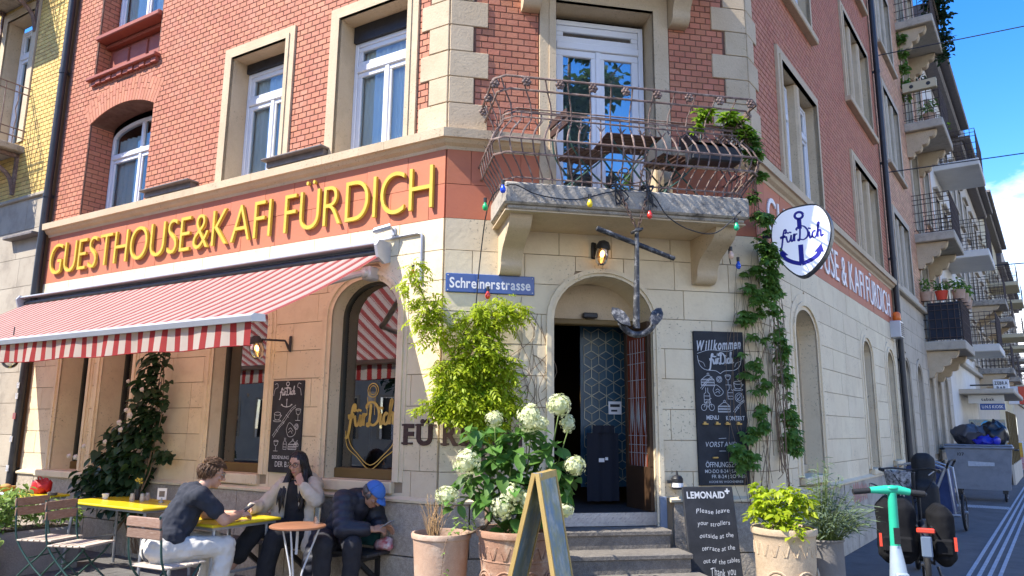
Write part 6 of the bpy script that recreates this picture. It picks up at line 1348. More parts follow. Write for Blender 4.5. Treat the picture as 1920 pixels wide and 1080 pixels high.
t = thing('shop_sign', 'small red and white shop sign beyond the bar sign', 'sign', at(FR, 33, 0, 0)); Fb = at(FR, 33, 0, 0, R(-90)); m = MB(); m.cbox(.7, 1.1, -.1, .1, 2.8, 3.6, .02); m.build('panel', M_['wletter'], t, Fb); m = MB(); m.cbox(1.11, 1.4, -.1, .1, 2.8, 3.6, .02); m.build('red_panel', M_['reflect'], t, Fb)
t = thing('round_sign', 'round light blue sign on a thin post behind the waste container', 'sign', at(FR, 19.2, -.66, 0)); m = MB(); m.tube([(0, 0, 0), (0, 0, 1.75)], .02, 8); m.build('post', M_['galv'], t); m = MB(); m.lathe([(.001, -.012), (.15, -.012), (.15, .012), (.001, .012)], 24, axis='X', c=(0, 0, 1.75)); m.build('disc', mk('light blue enamel', (.05, .35, .62), None, rough=.4), t)
t = thing('parked_car', 'red parked car far down the street', 'car', at(FR, 36, -2.9, 0)); m = MB(); P_ = [(-2, .35), (-2, .8), (-1.4, .95), (-.8, 1.45), (.9, 1.45), (1.6, .95), (2.1, .8), (2.1, .35)]; m.prism(P_, -.85, .85); m.build('body', M_['reflect'], t); 
for x in (-1.3, 1.35):
    for y in (-.84, .84): wheel(t, at(FR, 36 + x, -2.9 + y, .32, R(90)), .32, .09, 6)
m = MB(); m.prism([(-.75, .98), (-.55, 1.4), (.75, 1.4), (1.25, .98)], -.86, .86); m.build('window', M_['plastic'], t)
m = MB(); m.box(-2.03, -2.0, -.6, .6, .75, .88); m.build('tail_light', M_['wletter'], t)
# overhead wires
for (sF, a, b, lab) in ((FR, (8.9, -.02, 9.55), (16, -22, 12.5), 'upper thin overhead wire from the pink brick house across the street'), (FR, (8.9, -.02, 6.9), (20, -24, 10.6), 'lower thin overhead wire from the pink brick house across the street'), (FR, (38, -.1, 10.2), (45, -22, 12.0), 'far thin overhead wire crossing the street beyond the white house')):
    t = thing('overhead_wire', lab, 'wire', at(sF, *a)); p, q = sF @ Vector(a), sF @ Vector(b); m = MB(); m.tube([tuple(p.lerp(q, k / 12) - Vector((0, 0, .35 * sin(pi * k / 12)))) for k in range(13)], .012 if a[0] < 20 else .03, 5); m.build('cable', M_['black'], t, FW); m = MB(); m.ball(tuple(p), .05, 8, 6); m.build('wall_hook', M_['black'], t, FW)
t = thing('graffiti', 'red scribbled graffiti on the granite plinth of the street facade', 'graffiti', at(FR, 3.9, -.06, .7)); m = MB(); rr_ = random.Random(5)
for k in range(7): ribbon(m, [(3.45 + k * .13, .62 + rr_.uniform(-.03, .03)), (3.50 + k * .13, .84 + rr_.uniform(-.04, .03)), (3.53 + k * .13, .60)], .02, -.0625)
m.build('spray_paint', mk('red spray paint', (.5, .05, .04), None, rough=.8), t, FR)
def cap(mb, p, q, r0, r1, n=12):
    mb.tube([p, q], [r0, r1], n); mb.ball(p, r0, n, 8); mb.ball(q, r1, n, 8)
def limb(mb, pts, rs):
    for a, b, r, s in zip(pts, pts[1:], rs, rs[1:]): cap(mb, a, b, r, s)
def hand(mb, w, d, up, side, curl=.5, s=1.0):
    """palm from the wrist w along d; up = back of the hand; side = direction of the thumb"""
    w, d, u, sd = Vector(w), Vector(d).normalized(), Vector(up).normalized(), Vector(side).normalized()
    for k in range(4):
        b = w + d * .03 * s + sd * (.026 - .0173 * k) * s; c = w + d * .085 * s + sd * (.029 - .019 * k) * s; cap(mb, b, c, .013 * s, .0105 * s, 8)
        L = (.040, .045, .042, .033)[k] * s; d1 = (d * cos(curl) - u * sin(curl)).normalized(); d2 = (d * cos(curl * 2.1) - u * sin(curl * 2.1)).normalized()
        e = c + d1 * L; f = e + d2 * L * .75; cap(mb, c, e, .0098 * s, .0088 * s, 8); cap(mb, e, f, .0088 * s, .0072 * s, 8)
    a = w + d * .025 * s + sd * .025 * s; b = a + (d * .6 + sd * .7 - u * .25).normalized() * .042 * s; c = b + (d * .9 + sd * .15 - u * .4).normalized() * .034 * s
    cap(mb, a, b, .0135 * s, .0105 * s, 8); cap(mb, b, c, .0105 * s, .008 * s, 8); mb.ball(w, .024 * s, 10, 8)
def head(mb, c, yaw, pitch, s=1.0, jaw=1.0, roll=0):
    M = Matrix.Rotation(yaw, 3, 'Z') @ Matrix.Rotation(pitch, 3, 'X') @ Matrix.Rotation(roll, 3, 'Y'); P = lambda x, y, z: tuple(Vector(c) + M @ Vector((x * s, y * s, z * s)))
    mb.ball(P(0, -.008, .028), (.074 * s, .094 * s, .088 * s), 18, 12, M=M); mb.ball(P(0, .022, -.035), (.058 * s * jaw, .066 * s, .078 * s), 16, 12, M=M); mb.ball(P(0, .058, -.088), (.030 * s * jaw, .028 * s, .022 * s), 10, 8, M=M)
    limb(mb, [P(0, .088, .018), P(0, .106, -.012), P(0, .112, -.024)], [.008 * s, .0115 * s, .013 * s]); mb.ball(P(0, .094, -.03), (.019 * s, .012 * s, .009 * s), 8, 6, M=M)
    for q in (-1, 1):
        mb.ball(P(q * .030, .078, .030), (.024 * s, .014 * s, .008 * s), 8, 6, M=M); mb.ball(P(q * .040, .066, -.018), (.022 * s, .020 * s, .018 * s), 8, 6, M=M)
        mb.ball(P(q * .076, -.005, .0), (.008 * s, .019 * s, .031 * s), 8, 8, M=M); mb.ball(P(q * .079, -.010, .012), (.007 * s, .012 * s, .016 * s), 8, 6, M=M)
    mb.ball(P(0, .084, -.058), (.024 * s, .012 * s, .007 * s), 10, 6, M=M); mb.ball(P(0, .082, -.069), (.020 * s, .012 * s, .008 * s), 10, 6, M=M)
    return P, M
M_['skin'] = mk('fair skin', (.52, .30, .20), (.46, .25, .165), 14, .5, .08, 140, spec=.35); M_['skin2'] = mk('tanned skin', (.42, .23, .14), (.36, .19, .12), 14, .5, .1, 140, spec=.35)
M_['eye'] = mk('dark eye', (.02, .015, .012), None, rough=.15); M_['eyew'] = mk('eye white', (.7, .68, .65), None, rough=.3); M_['lip'] = mk('lip', (.42, .14, .11), None, rough=.45)
M_['hairbr'] = mk('brown hair', (.16, .085, .04), (.08, .04, .02), 40, .5, .6, 160, stretch=(1, 1, .4)); M_['hairbl'] = mk('black hair', (.012, .010, .010), (.025, .02, .018), 60, .38, .6, 160, stretch=(1, 1, .2)); M_['hairgr'] = mk('greying hair', (.10, .09, .085), (.2, .19, .18), 60, .6, .5, 160)
def face_bits(par, F, P, M, s, lips=True, closed=False):
    m = MB()
    for q in (-1, 1): m.ball(P(q * .030, .0795, .012), (.0125 * s, .008 * s, .006 * s if not closed else .003 * s), 8, 6, M=M)
    m.build('eye_white', M_['eyew'], par, F, smooth=180); m = MB()
    for q in (-1, 1): m.ball(P(q * .030, .0855, .012), (.006 * s, .004 * s, .006 * s), 8, 6, M=M)
    m.build('iris', M_['eye'], par, F, smooth=180)
    m = MB(); m.ball(P(0, .091, -.063), (.021 * s, .007 * s, .009 * s), 10, 6, M=M); m.build('lips', M_['lip'], par, F, smooth=180)
def brows(par, F, P, s, mat):
    m = MB()
    for q in (-1, 1): m.tube([P(q * .014, .095, .031), P(q * .030, .094, .037), P(q * .047, .082, .032)], [.004 * s, .0045 * s, .002 * s], 5)
    m.build('eyebrows', mat, par, F)
def glasses(par, F, P, s, mat):
    m = MB()
    for q in (-1, 1):
        m.tube([P(q * .032 + .025 * cos(k), .104 - .012 * abs(cos(k)) * (1 if q * cos(k) > 0 else 0), .012 + .020 * sin(k)) for k in np.linspace(0, 2 * pi, 15)[:-1]], .0026 * s, 5, closed=True); m.tube([P(q * .056, .094, .016), P(q * .078, .03, .018), P(q * .080, -.02, .010)], .0022 * s, 5)
    m.tube([P(-.007, .106, .014), P(.007, .106, .014)], .0024 * s, 5); m.build('glasses', mat, par, F)
def hair_shell(par, F, P, M, s, mat, front, low, amp, seed, top=2, curl=1):
    """short hair: a noisy thick cap of locks lying on the skull"""
    r = random.Random(seed); m = MB()
    for k in range(1100):
        a = r.uniform(0, 2 * pi); t = math.acos(r.uniform(-.42, 1)); y = cos(a) * sin(t); x = sin(a) * sin(t); z = cos(t)
        if y > .35 and z < front: continue
        if z < low and y > -.25 or z > top: continue
        p0 = Vector((x * .074, y * .094 - .010, z * .090 + .030)); n = Vector((x, y, z)); fl = Vector((r.uniform(-.5, .5), .55 if z > .5 else -.2, -.9 if z < .5 else .15)); fl = (fl - n * fl.dot(n)).normalized()
        q = [p0 + n * .002, p0 + n * (.010 + amp * r.random()) + fl * .022, p0 + n * (.007 + amp * .9 * r.random()) + fl * .056]
        m.tube([P(*v) for v in q], [.0035 * s, .004 * s, .0008 * s], 4)
    if top > 1: m.ball(P(0, -.014, .036), (.077 * s, .093 * s, .088 * s), 18, 12, M=M)
    return m.build('hair', mat, par, F, smooth=180)
wn = lambda s, a, o=0: (lambda c: a * (mnoise.noise((c.x * s + o, c.y * s, c.z * s * 1.2)) + .5 * mnoise.noise((c.x * s * 2.3, c.y * s * 2.3 + o, c.z * s * 2.3))))

# ---- man in the dark shirt, seen from behind
M_['navy'] = mk('charcoal navy jersey', (.022, .025, .034), (.032, .035, .045), 18, .9, .3, 220); M_['offwhite'] = mk('off white cotton', (.62, .58, .50), (.56, .52, .45), 14, .9, .3, 160)
FM = Matrix.Translation((-2.86, 6.42, 0)) @ Matrix.Rotation(R(40 - 90), 4, 'Z')
b = MB(); limb(b, [(0, 0, .56), (0, .10, .76), (0, .20, .94)], [.13, .125, .12]); limb(b, [(0, .23, 1.0), (0, .30, 1.07)], [.06, .052])
P_, Mh = head(b, (0, .345, 1.145), R(-14), R(-14), 1.0)
EL = {}
for s in (-1, 1):
    sh, el, wr = (s * .185, .20, .985), (s * .235, .40, .775), (s * .055 + .02, .58, .795); limb(b, [(s * .08, .2, .99), sh, el, wr], [.06, .062, .045, .031]); hand(b, wr, (-s * .25 + .0, .9, .12), (s * .25, -.1, 1), (-s * .9, -.2, .5), .75)
    limb(b, [(s * .10, .02, .56), (s * .14, .44, .545), (s * .15, .40, .10)], [.09, .07, .048]); limb(b, [(s * .15, .38, .06), (s * .16, .58, .045)], [.045, .03])
man = remeshed('person', b, M_['skin'], .0055, 3, FM); tag(man, 'seated man in dark t-shirt and white trousers, seen from behind, leaning over a phone', 'person', 'people sitting at the cafe')
b = MB(); limb(b, [(0, -.01, .55), (0, .08, .74), (0, .20, .955)], [.155, .148, .135]); limb(b, [(-.10, .19, .965), (.10, .19, .965)], [.10, .10]); limb(b, [(-.07, .03, .64), (.07, .03, .64)], [.13, .13])
limb(b, [(-.13, .205, .965), (-.18, .205, .985)], [.085, .08]); limb(b, [(.13, .205, .965), (.18, .205, .985)], [.085, .08])
for s in (-1, 1): limb(b, [(s * .18, .20, .985), (s * .222, .33, .855)], [.082, .070])
b.ball((0, .24, 1.0), (.085, .075, .045), 14, 8)
remeshed('t_shirt', b, M_['navy'], .010, 4, FM, man, wn(13, .011))
b = MB()
for s in (-1, 1): limb(b, [(s * .095, -.01, .56), (s * .14, .46, .555), (s * .15, .42, .30), (s * .155, .40, .10)], [.112, .086, .078, .074])
limb(b, [(-.08, -.03, .56), (.08, -.03, .56)], [.135, .135]); remeshed('trousers', b, M_['offwhite'], .010, 4, FM, man, wn(13, .013, 4))
b = MB(); b.ball((0, 0, 0), (.1, .1, .1), 4, 3) if False else None
for s in (-1, 1): limb(b, [(s * .155, .36, .05), (s * .16, .62, .045)], [.055, .045])
remeshed('shoes', b, M_['offwhite'], .010, 3, FM, man)
hair_shell(man, FM, P_, Mh, 1.0, M_['hairbr'], .55, -.15, .016, 3); face_bits(man, FM, P_, Mh, 1.0); brows(man, FM, P_, 1.0, M_['hairbr']); glasses(man, FM, P_, 1.0, mk('thin metal frame', (.3, .28, .25), None, rough=.3, metal=.8))
t = thing('phone', 'dark smartphone held in the hands of the man in the dark t-shirt', 'phone', FM @ Matrix.Translation((.02, .665, .835)) @ Matrix.Rotation(R(35), 4, 'X')); m = MB(); m.cbox(-.036, .036, -.004, .004, -.07, .07, .003); m.v = [(x, z, -y) for x, y, z in m.v]; m.build('body', M_['plastic'], t); m = MB(); m.box(-.032, .032, -.064, .064, .0042, .0048); m.build('screen', mk('phone screen', (.05, .07, .09), None, rough=.1), t)

# ---- woman with long black hair, beige coat
M_['trench'] = mk('beige trench cloth', (.58, .49, .36), (.50, .42, .30), 16, .85, .3, 160); M_['blackc'] = mk('black clothing', (.012, .012, .014), (.02, .02, .022), 14, .9, .3, 150)
pw_ = FL @ Vector((-1.42, -.30, 0)); FWo = Matrix.Translation(pw_) @ Matrix.Rotation(R(-108 - 90), 4, 'Z')
b = MB(); limb(b, [(0, 0, .56), (0, .02, .76), (0, .04, .95)], [.125, .11, .11]); limb(b, [(0, .05, 1.02), (0, .07, 1.12)], [.048, .045])
P_, Mh = head(b, (0, .095, 1.205), R(2), R(-14), .96, .93)
shR, elR, wrR = (.165, .05, 1.0), (.30, .20, .80), (.27, .42, .80)
shL, elL, wrL = (-.165, .05, 1.0), (-.31, .16, .93), (-.10, .26, 1.075)
elL = (-.30, .20, .88); wrL = (-.16, .25, 1.02)
limb(b, [(.07, .04, 1.0), shR, elR, wrR], [.05, .052, .038, .026]); hand(b, wrR, (-.2, 1, -.05), (0, .0, 1), (-1, .1, 0), .5, .92)
limb(b, [(-.07, .04, 1.0), shL, elL, wrL], [.05, .052, .038, .026]); hand(b, wrL, (.55, -.15, .9), (-.3, .9, .2), (.6, .2, -.5), .55, .92)
limb(b, [(-.09, .0, .54), (-.04, .44, .55), (.0, .50, .12)], [.085, .065, .042]); limb(b, [(.09, .0, .56), (.15, .44, .64), (.30, .62, .30)], [.085, .065, .04])
limb(b, [(.0, .50, .07), (.0, .64, .05)], [.04, .028]); limb(b, [(.30, .62, .28), (.38, .72, .22)], [.036, .026])
wo = remeshed('person', b, M_['skin'], .0055, 3, FWo); tag(wo, 'seated woman with long black hair, glasses and beige coat and a hand raised', 'person', 'people sitting at the cafe')
b = MB(); limb(b, [(0, .01, .56), (0, .035, .76), (0, .05, .94)], [.145, .13, .125]); limb(b, [(-.08, .045, .97), (.08, .045, .97)], [.08, .08]); remeshed('black_top', b, M_['blackc'], .010, 3, FWo, wo, wn(12, .005))
b = MB()
limb(b, [(-.09, .0, .55), (-.04, .46, .555), (.0, .50, .30), (.0, .50, .16)], [.115, .09, .085, .09]); limb(b, [(.09, .0, .57), (.15, .46, .645), (.25, .57, .42)], [.115, .09, .085]); limb(b, [(-.07, -.02, .56), (.07, -.02, .56)], [.13, .13]); remeshed('trousers', b, M_['blackc'], .010, 3, FWo, wo, wn(10, .008))
b = MB()                                                                 # open coat: two front panels, back and sleeves
for s in (-1, 1): limb(b, [(s * .15, .03, 1.0), (s * .175, .07, .80), (s * .19, .10, .58), (s * .21, .16, .46)], [.085, .078, .085, .07])
limb(b, [(-.12, -.05, 1.0), (.12, -.05, 1.0)], [.085, .085]); limb(b, [(0, -.07, 1.0), (0, -.08, .5)], [.13, .15])
limb(b, [shR, elR, (.275, .37, .80)], [.080, .070, .058]); limb(b, [shL, elL, (-.19, .24, .985)], [.080, .074, .060])
remeshed('coat', b, M_['trench'], .011, 3, FWo, wo, wn(13, .014, 2))
m = MB()
for s in (-1, 1): m.prism([(s * .05, 1.03), (s * .15, 1.02), (s * .16, .90), (s * .08, .80)], -.160, -.148); 
m.v = [(x, -y, z) for x, y, z in m.v]; m.build('lapel', M_['trench'], wo, FWo)
for sd_ in (((.0, .46, .05), (.0, .68, .045)), ((.29, .61, .27), (.40, .75, .20))): b = MB(); limb(b, list(sd_), [.046, .038]); b.ball(sd_[1], .036, 10, 8); remeshed('shoe', b, M_['offwhite'], .009, 2, FWo, wo)
r = random.Random(6); m = MB()                                           # long hair
for k in range(190):
    a = r.uniform(-2.55, 2.55) + pi; t = r.uniform(.05, 1.5); x = sin(a) * sin(t); y = cos(a) * sin(t); z = cos(t)
    if y > .45 and z < .75: continue
    sd_ = 1 if x > 0 else -1; p0 = P_(x * .079, y * .099 - .008, z * .093 + .030); front = .09 if (abs(x) > .45 and r.random() < .3) else -.04
    xb = sd_ * (.075 + r.random() * .035) if abs(x) > .25 else x * .25; L = r.uniform(.33, .46)
    pts = [p0, P_(x * .093, y * .10 - .012, -.02), (xb + r.uniform(-.02, .02), .04 + front * .7 + r.uniform(-.015, .015), 1.06), (xb * 1.15 + r.uniform(-.03, .03), .075 + front + r.uniform(-.02, .02), .92), (xb * 1.1 + r.uniform(-.03, .03), .09 + front + r.uniform(-.02, .02), 1.20 - L)]
    m.tube(catmull(pts, 3), [.013] * 6 + [.012] * 4 + [.009, .006, .002], 5)
m.ball(P_(0, -.016, .034), (.077, .092, .088), 18, 12, M=Mh); m.build('hair', M_['hairbl'], wo, FWo, smooth=180)
face_bits(wo, FWo, P_, Mh, .96); brows(wo, FWo, P_, .96, M_['hairbl']); glasses(wo, FWo, P_, .96, M_['black'])

# ---- old man in the blue cap bent over his phone
M_['puffer'] = mk('dark navy padded jacket', (.016, .017, .026), (.024, .026, .036), 14, .5, .3, 120); M_['cap'] = mk('blue cap cloth', (.05, .14, .42), (.06, .17, .48), 20, .8, .2, 200); M_['dtrou'] = mk('dark trousers', (.018, .018, .022), (.028, .028, .032), 14, .9, .3, 150)
po_ = FL @ Vector((-.93, -.30, 0)); FO = Matrix.Translation(po_) @ Matrix.Rotation(R(-76 - 90), 4, 'Z')
b = MB(); limb(b, [(0, 0, .55), (-.07, .09, .74), (-.15, .15, .86)], [.125, .12, .11]); limb(b, [(-.19, .19, .92), (-.25, .23, .95)], [.055, .05])
P_, Mh = head(b, (-.30, .27, .955), R(55), R(-46), .98, 1.0)
for s in (-1, 1):
    sh, el, wr = (s * .13 - .16, .15 + s * .11, .90), (s * .17 - .21, .23 + s * .15, .67), (s * .05 - .34, .36 + s * .06, .665); limb(b, [(s * .05 - .15, .15 + s * .04, .88), sh, el, wr], [.05, .055, .043, .03]); hand(b, wr, (-.8, .35 - s * .35, .05), (.1, s * .2, 1), (-.3, -s * .7, .6), .7)
    limb(b, [(s * .10, .0, .54), (s * .13, .42, .53), (s * .12, .38, .10)], [.085, .068, .045]); limb(b, [(s * .15, .38, .06), (s * .17, .56, .045)], [.045, .03])
old = remeshed('person', b, M_['skin2'], .0055, 3, FO); tag(old, 'man in a bright blue cap and dark padded jacket, bent over a phone', 'person', 'people sitting at the cafe')
b = MB(); limb(b, [(0, -.02, .52), (-.06, .08, .72), (-.15, .15, .86)], [.150, .150, .138]); limb(b, [(-.22, .09, .88), (-.08, .21, .88)], [.115, .115]); b.ball((-.19, .20, .915), (.095, .075, .06), 14, 8)
for s in (-1, 1): limb(b, [(s * .125 - .16, .15 + s * .105, .90), (s * .165 - .21, .23 + s * .15, .67), (s * .07 - .30, .33 + s * .075, .665)], [.098, .088, .062])
limb(b, [(.12, -.08, .55), (.20, .02, .36), (.22, .05, .22)], [.12, .10, .06])
qz = lambda c: .009 * abs(sin((c.z * .85 - c.y * .5) * 42)) + .006 * mnoise.noise((c.x * 9, c.y * 9, c.z * 9)); remeshed('padded_jacket', b, M_['puffer'], .010, 3, FO, old, qz)
b = MB()
for s in (-1, 1): limb(b, [(s * .095, .0, .55), (s * .13, .44, .535), (s * .125, .40, .30), (s * .12, .39, .08)], [.115, .088, .078, .07])
limb(b, [(-.08, -.02, .55), (.08, -.02, .55)], [.13, .13]); remeshed('trousers', b, M_['dtrou'], .010, 3, FO, old, wn(10, .008))
b = MB()
for s in (-1, 1): limb(b, [(s * .15, .36, .05), (s * .17, .60, .045)], [.052, .042])
remeshed('shoes', M_ and b, M_['black'], .010, 2, FO, old)
face_bits(old, FO, P_, Mh, .98, closed=True); brows(old, FO, P_, .98, M_['hairgr'])
hair_shell(old, FO, P_, Mh, .97, M_['hairgr'], .9, -.45, .002, 8, top=.05)
m = MB(); g = []
for i in range(9):
    t = i / 8 * 1.62; g.append([P_(.087 * sin(t) * cos(k), .105 * sin(t) * sin(k) - .006, .040 + .088 * cos(t)) for k in np.linspace(0, 2 * pi, 25)])
m.sheet(g); g = []
for i in range(6): q = i / 5; g.append([P_((.070 - .006 * q) * cos(k) , .088 + (.075 * q) * sin(k), .040 - .018 * q * q + .012 * (1 - sin(k)) * -q) for k in np.linspace(.12, pi - .12, 13)])
m.sheet(g); m.ball(P_(0, -.006, .128), .010, 8, 6); cp = m.build('cap', M_['cap'], old, FO, smooth=180); sm_ = cp.modifiers.new('thickness', 'SOLIDIFY'); sm_.thickness = .004; sm_.offset = 0
t = thing('phone', 'smartphone with a bright edge held by the man in the blue cap', 'phone', FO @ Matrix.Translation((-.42, .42, .705)) @ Matrix.Rotation(R(55), 4, 'Z') @ Matrix.Rotation(R(30), 4, 'X')); m = MB(); m.cbox(-.036, .036, -.004, .004, -.07, .07, .003); m.v = [(x, z, -y) for x, y, z in m.v]; m.build('body', M_['galv'], t); m = MB(); m.box(-.032, .032, -.064, .064, .0042, .0048); m.build('screen', bpy.data.materials['phone screen'], t)
# ================================================================ plants
def leaf_oval(L=1.0, W=.5, fold=.12, droop=.25, n=3):
    m = MB(); rows = []
    for i in range(n + 1):
        t = i / n; w = W / 2 * (sin(pi * min(1, t * .92 + .08)) ** .8) if i < n else .02; z = -droop * t * t
        rows.append([(-w, t * L, z + fold * w * 2), (0, t * L, z), (w, t * L, z + fold * w * 2)])
    m.sheet(rows); return m
def leaf_pinnate(n=5, L=1.0, r=None):
    m = MB(); r = r or random.Random(1)
    for i in range(n):
        t = .18 + .8 * i / n
        for s in (-1, 1):
            o = leaf_oval(.34, .15, .1, .12, 2); M = Matrix.Translation((0, t * L, -.25 * t * t)) @ Matrix.Rotation(-s * R(58 + r.uniform(-10, 10)), 4, 'Z') @ Matrix.Rotation(R(r.uniform(-25, 15)), 4, 'X'); m.merge(o, M)
    m.merge(leaf_oval(.34, .15, .1, .12, 2), Matrix.Translation((0, L, -.25))); m.tube([(0, 0, 0), (0, .5 * L, -.06), (0, L, -.25)], .012, 3); return m
def leaf_palmate(n=5):
    m = MB()
    for k in range(n):
        a = (k - (n - 1) / 2) * R(42); o = leaf_oval(.85 - .08 * abs(k - (n - 1) / 2), .36, .1, .22, 3); m.merge(o, Matrix.Rotation(-a, 4, 'Z'))
    return m
def leaf_heart():
    m = MB(); P_ = [(0, 0), (.28, -.08), (.46, .12), (.44, .42), (.24, .78), (0, 1.05), (-.24, .78), (-.44, .42), (-.46, .12), (-.28, -.08)]
    V = [(x, y, .10 * abs(x) * 2 - .22 * max(0, y) ** 2) for x, y in P_] + [(0, .4, -.05)]
    m.add(V, [(i, (i + 1) % 10, 10) for i in range(10)]); return m
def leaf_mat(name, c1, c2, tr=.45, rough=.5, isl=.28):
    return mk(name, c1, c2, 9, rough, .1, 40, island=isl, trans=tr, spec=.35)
LM = dict(lime=leaf_mat('lime leaf', (.34, .45, .016), (.48, .55, .03), .55), limed=leaf_mat('fresh green leaf', (.17, .31, .02), (.27, .42, .025), .5), hyd=leaf_mat('hydrangea leaf', (.075, .18, .03), (.13, .26, .05), .4), creeper=leaf_mat('creeper leaf', (.10, .21, .035), (.17, .30, .06), .5),
 dark=leaf_mat('dark green leaf', (.022, .055, .02), (.035, .075, .028), .25), bush=leaf_mat('pale bush leaf', (.18, .30, .06), (.29, .40, .10), .45), grey=leaf_mat('grey green leaf', (.12, .17, .10), (.17, .22, .13), .3), tree=leaf_mat('tree leaf', (.03, .075, .015), (.05, .10, .02), .35))  # dark: deep green leaf colour of the rose climber, hanging ivy and flower boxes
M_['stem'] = mk('brown stem', (.16, .10, .06), (.24, .17, .11), 20, .9, .4, 60); M_['dry'] = mk('dry tan stem', (.42, .28, .14), (.34, .2, .09), 20, .9); M_['gstem'] = mk('green stem', (.10, .16, .03), (.14, .18, .05), 20, .7)
def xf(p, yaw, pit, roll, s): return Matrix.Translation(p) @ Matrix.Rotation(yaw, 4, 'Z') @ Matrix.Rotation(pit, 4, 'X') @ Matrix.Rotation(roll, 4, 'Y') @ Matrix.Scale(s, 4)
def sample(clumps, n, r, shell=.55, sq=(1, 1, 1)):
    """world points spread through the clumps [(x, y, z, radius)]"""
    W_ = [c[3] ** 2 for c in clumps]; out = []
    for c in r.choices(clumps, W_, k=n):
        v = Vector((r.gauss(0, 1), r.gauss(0, 1), r.gauss(0, 1))); v.normalize(); q = c[3] * (shell + (1 - shell) * r.random()) * (r.random() ** .25)
        out.append((Vector((c[0] + v.x * q * sq[0], c[1] + v.y * q * sq[1], c[2] + v.z * q * sq[2])), v))
    return out
def foliage(t, meshes, mat, pts, size, r, n_parts=300, out=None, droop=(10, 65), nm='leaf'):
    """pts: [(position, outward direction)]; the nearest become leaf parts, the rest one stuff part"""
    X = []
    for p, v in pts:
        d = (v + (Vector(out) if out is not None else Vector((0, 0, 0)))); yaw = atan2(d.y, d.x) - pi / 2 + r.gauss(0, .7); X.append((xf(p, yaw, -R(r.uniform(*droop)) + R(25), R(r.uniform(-35, 35)), size * r.uniform(.65, 1.25)), r.randrange(len(meshes))))
    X.sort(key=lambda x: (x[0].translation - CAMP).length)
    vis = [x for x in X if in_view(x[0].translation, 0)]; ids = {id(x) for x in vis[:n_parts]}
    ME = [m.mesh(nm, mat, 180) for m in meshes]; big = MB()
    arr = [np.array(m.v) for m in meshes]
    for x in X:
        if id(x) in ids: put(nm, ME[x[1]], t, x[0])
        else:
            A = np.array(x[0]); P_ = arr[x[1]] @ A[:3, :3].T + A[:3, 3]; b = len(big.v); big.v.extend(map(tuple, P_)); big.f.extend([[b + i for i in f] for f in meshes[x[1]].f]); big.m.extend([0] * len(meshes[x[1]].f))
    if big.v: big.build('leaves', mat, t, FW, smooth=180, kind='stuff')
def stems(t, paths, mat, name='stem', n=5):
    m = MB()
    for P_, r0, r1 in paths: c = catmull(P_, 5); m.tube(c, [r0 + (r1 - r0) * i / (len(c) - 1) for i in range(len(c))], n)
    return m.build(name, mat, t, FW, smooth=180)
def cw(F, lst, o, dz=0): return [(*(F @ Vector((s, -o, z + dz))), r) for s, z, r in lst]
OUTC = (.19, -.98, 0); r = random.Random(21)
pin = [leaf_pinnate(4, 1, random.Random(i)) for i in range(3)] + [leaf_pinnate(5, .95, random.Random(9))]
# lime green climber on the corner
cl = cw(FC, [(-.29, 3.05, .09), (-.31, 2.88, .12), (-.2, 2.66, .19), (-.10, 2.47, .19), (.47, 2.63, .23), (.64, 2.66, .14), (.27, 2.54, .2), (.32, 2.29, .27), (.13, 2.09, .26), (.47, 2.1, .25), (.11, 1.81, .26), (.33, 1.86, .3), (.53, 1.80, .22), (.02, 1.75, .13), (-.16, 1.76, .10), (.40, 1.62, .18)], .24)
t = thing('climbing_vine', 'bright lime green climber on the cream corner wall below the street sign', 'climbing plant', at(FC, .3, -.15, .8))
pt = sample(cl, 1500, r, .45, (1, .62, 1)); foliage(t, pin, LM['lime'], pt, .125, r, 220, OUTC, (15, 75)); pt = sample([(x, y + .06, z - .02, q * .92) for x, y, z, q in cl[7:]], 380, r, .3, (1, .6, 1)); foliage(t, pin, LM['limed'], pt, .115, r, 80, OUTC)
tw = lambda *P_: [tuple(FC @ Vector(p)) for p in P_]
stems(t, [(tw((.42, -.32, .7), (.40, -.22, 1.2), (.30, -.12, 1.7), (.10, -.12, 2.2), (-.08, -.14, 2.5), (-.28, -.2, 2.95)), .028, .008), (tw((.44, -.3, .75), (.46, -.2, 1.4), (.42, -.12, 2.0), (.40, -.12, 2.45), (.62, -.14, 2.68)), .024, .007), (tw((.36, -.12, 1.4), (.18, -.14, 1.8), (.15, -.14, 2.3), (.30, -.14, 2.6)), .016, .005), (tw((.48, -.12, 1.2), (.60, -.1, 1.6), (.52, -.12, 1.9)), .014, .004)], M_['stem'])
# string of faint tendrils on the wall
m = MB()
for k in range(14):
    a, b = r.uniform(.75, 1.05), r.uniform(1.9, 2.75); m.tube(catmull([FC @ Vector((a + r.uniform(-.2, .1), -.024, b + r.uniform(-.1, .2))), FC @ Vector((a, -.026, b)), FC @ Vector((a + r.uniform(-.1, .15), -.024, b - .25)), FC @ Vector((a - r.uniform(0, .2), -.022, b - .45))], 4), .0028, 3)
m.build('tendrils', M_['stem'], t, FW, kind='stuff')
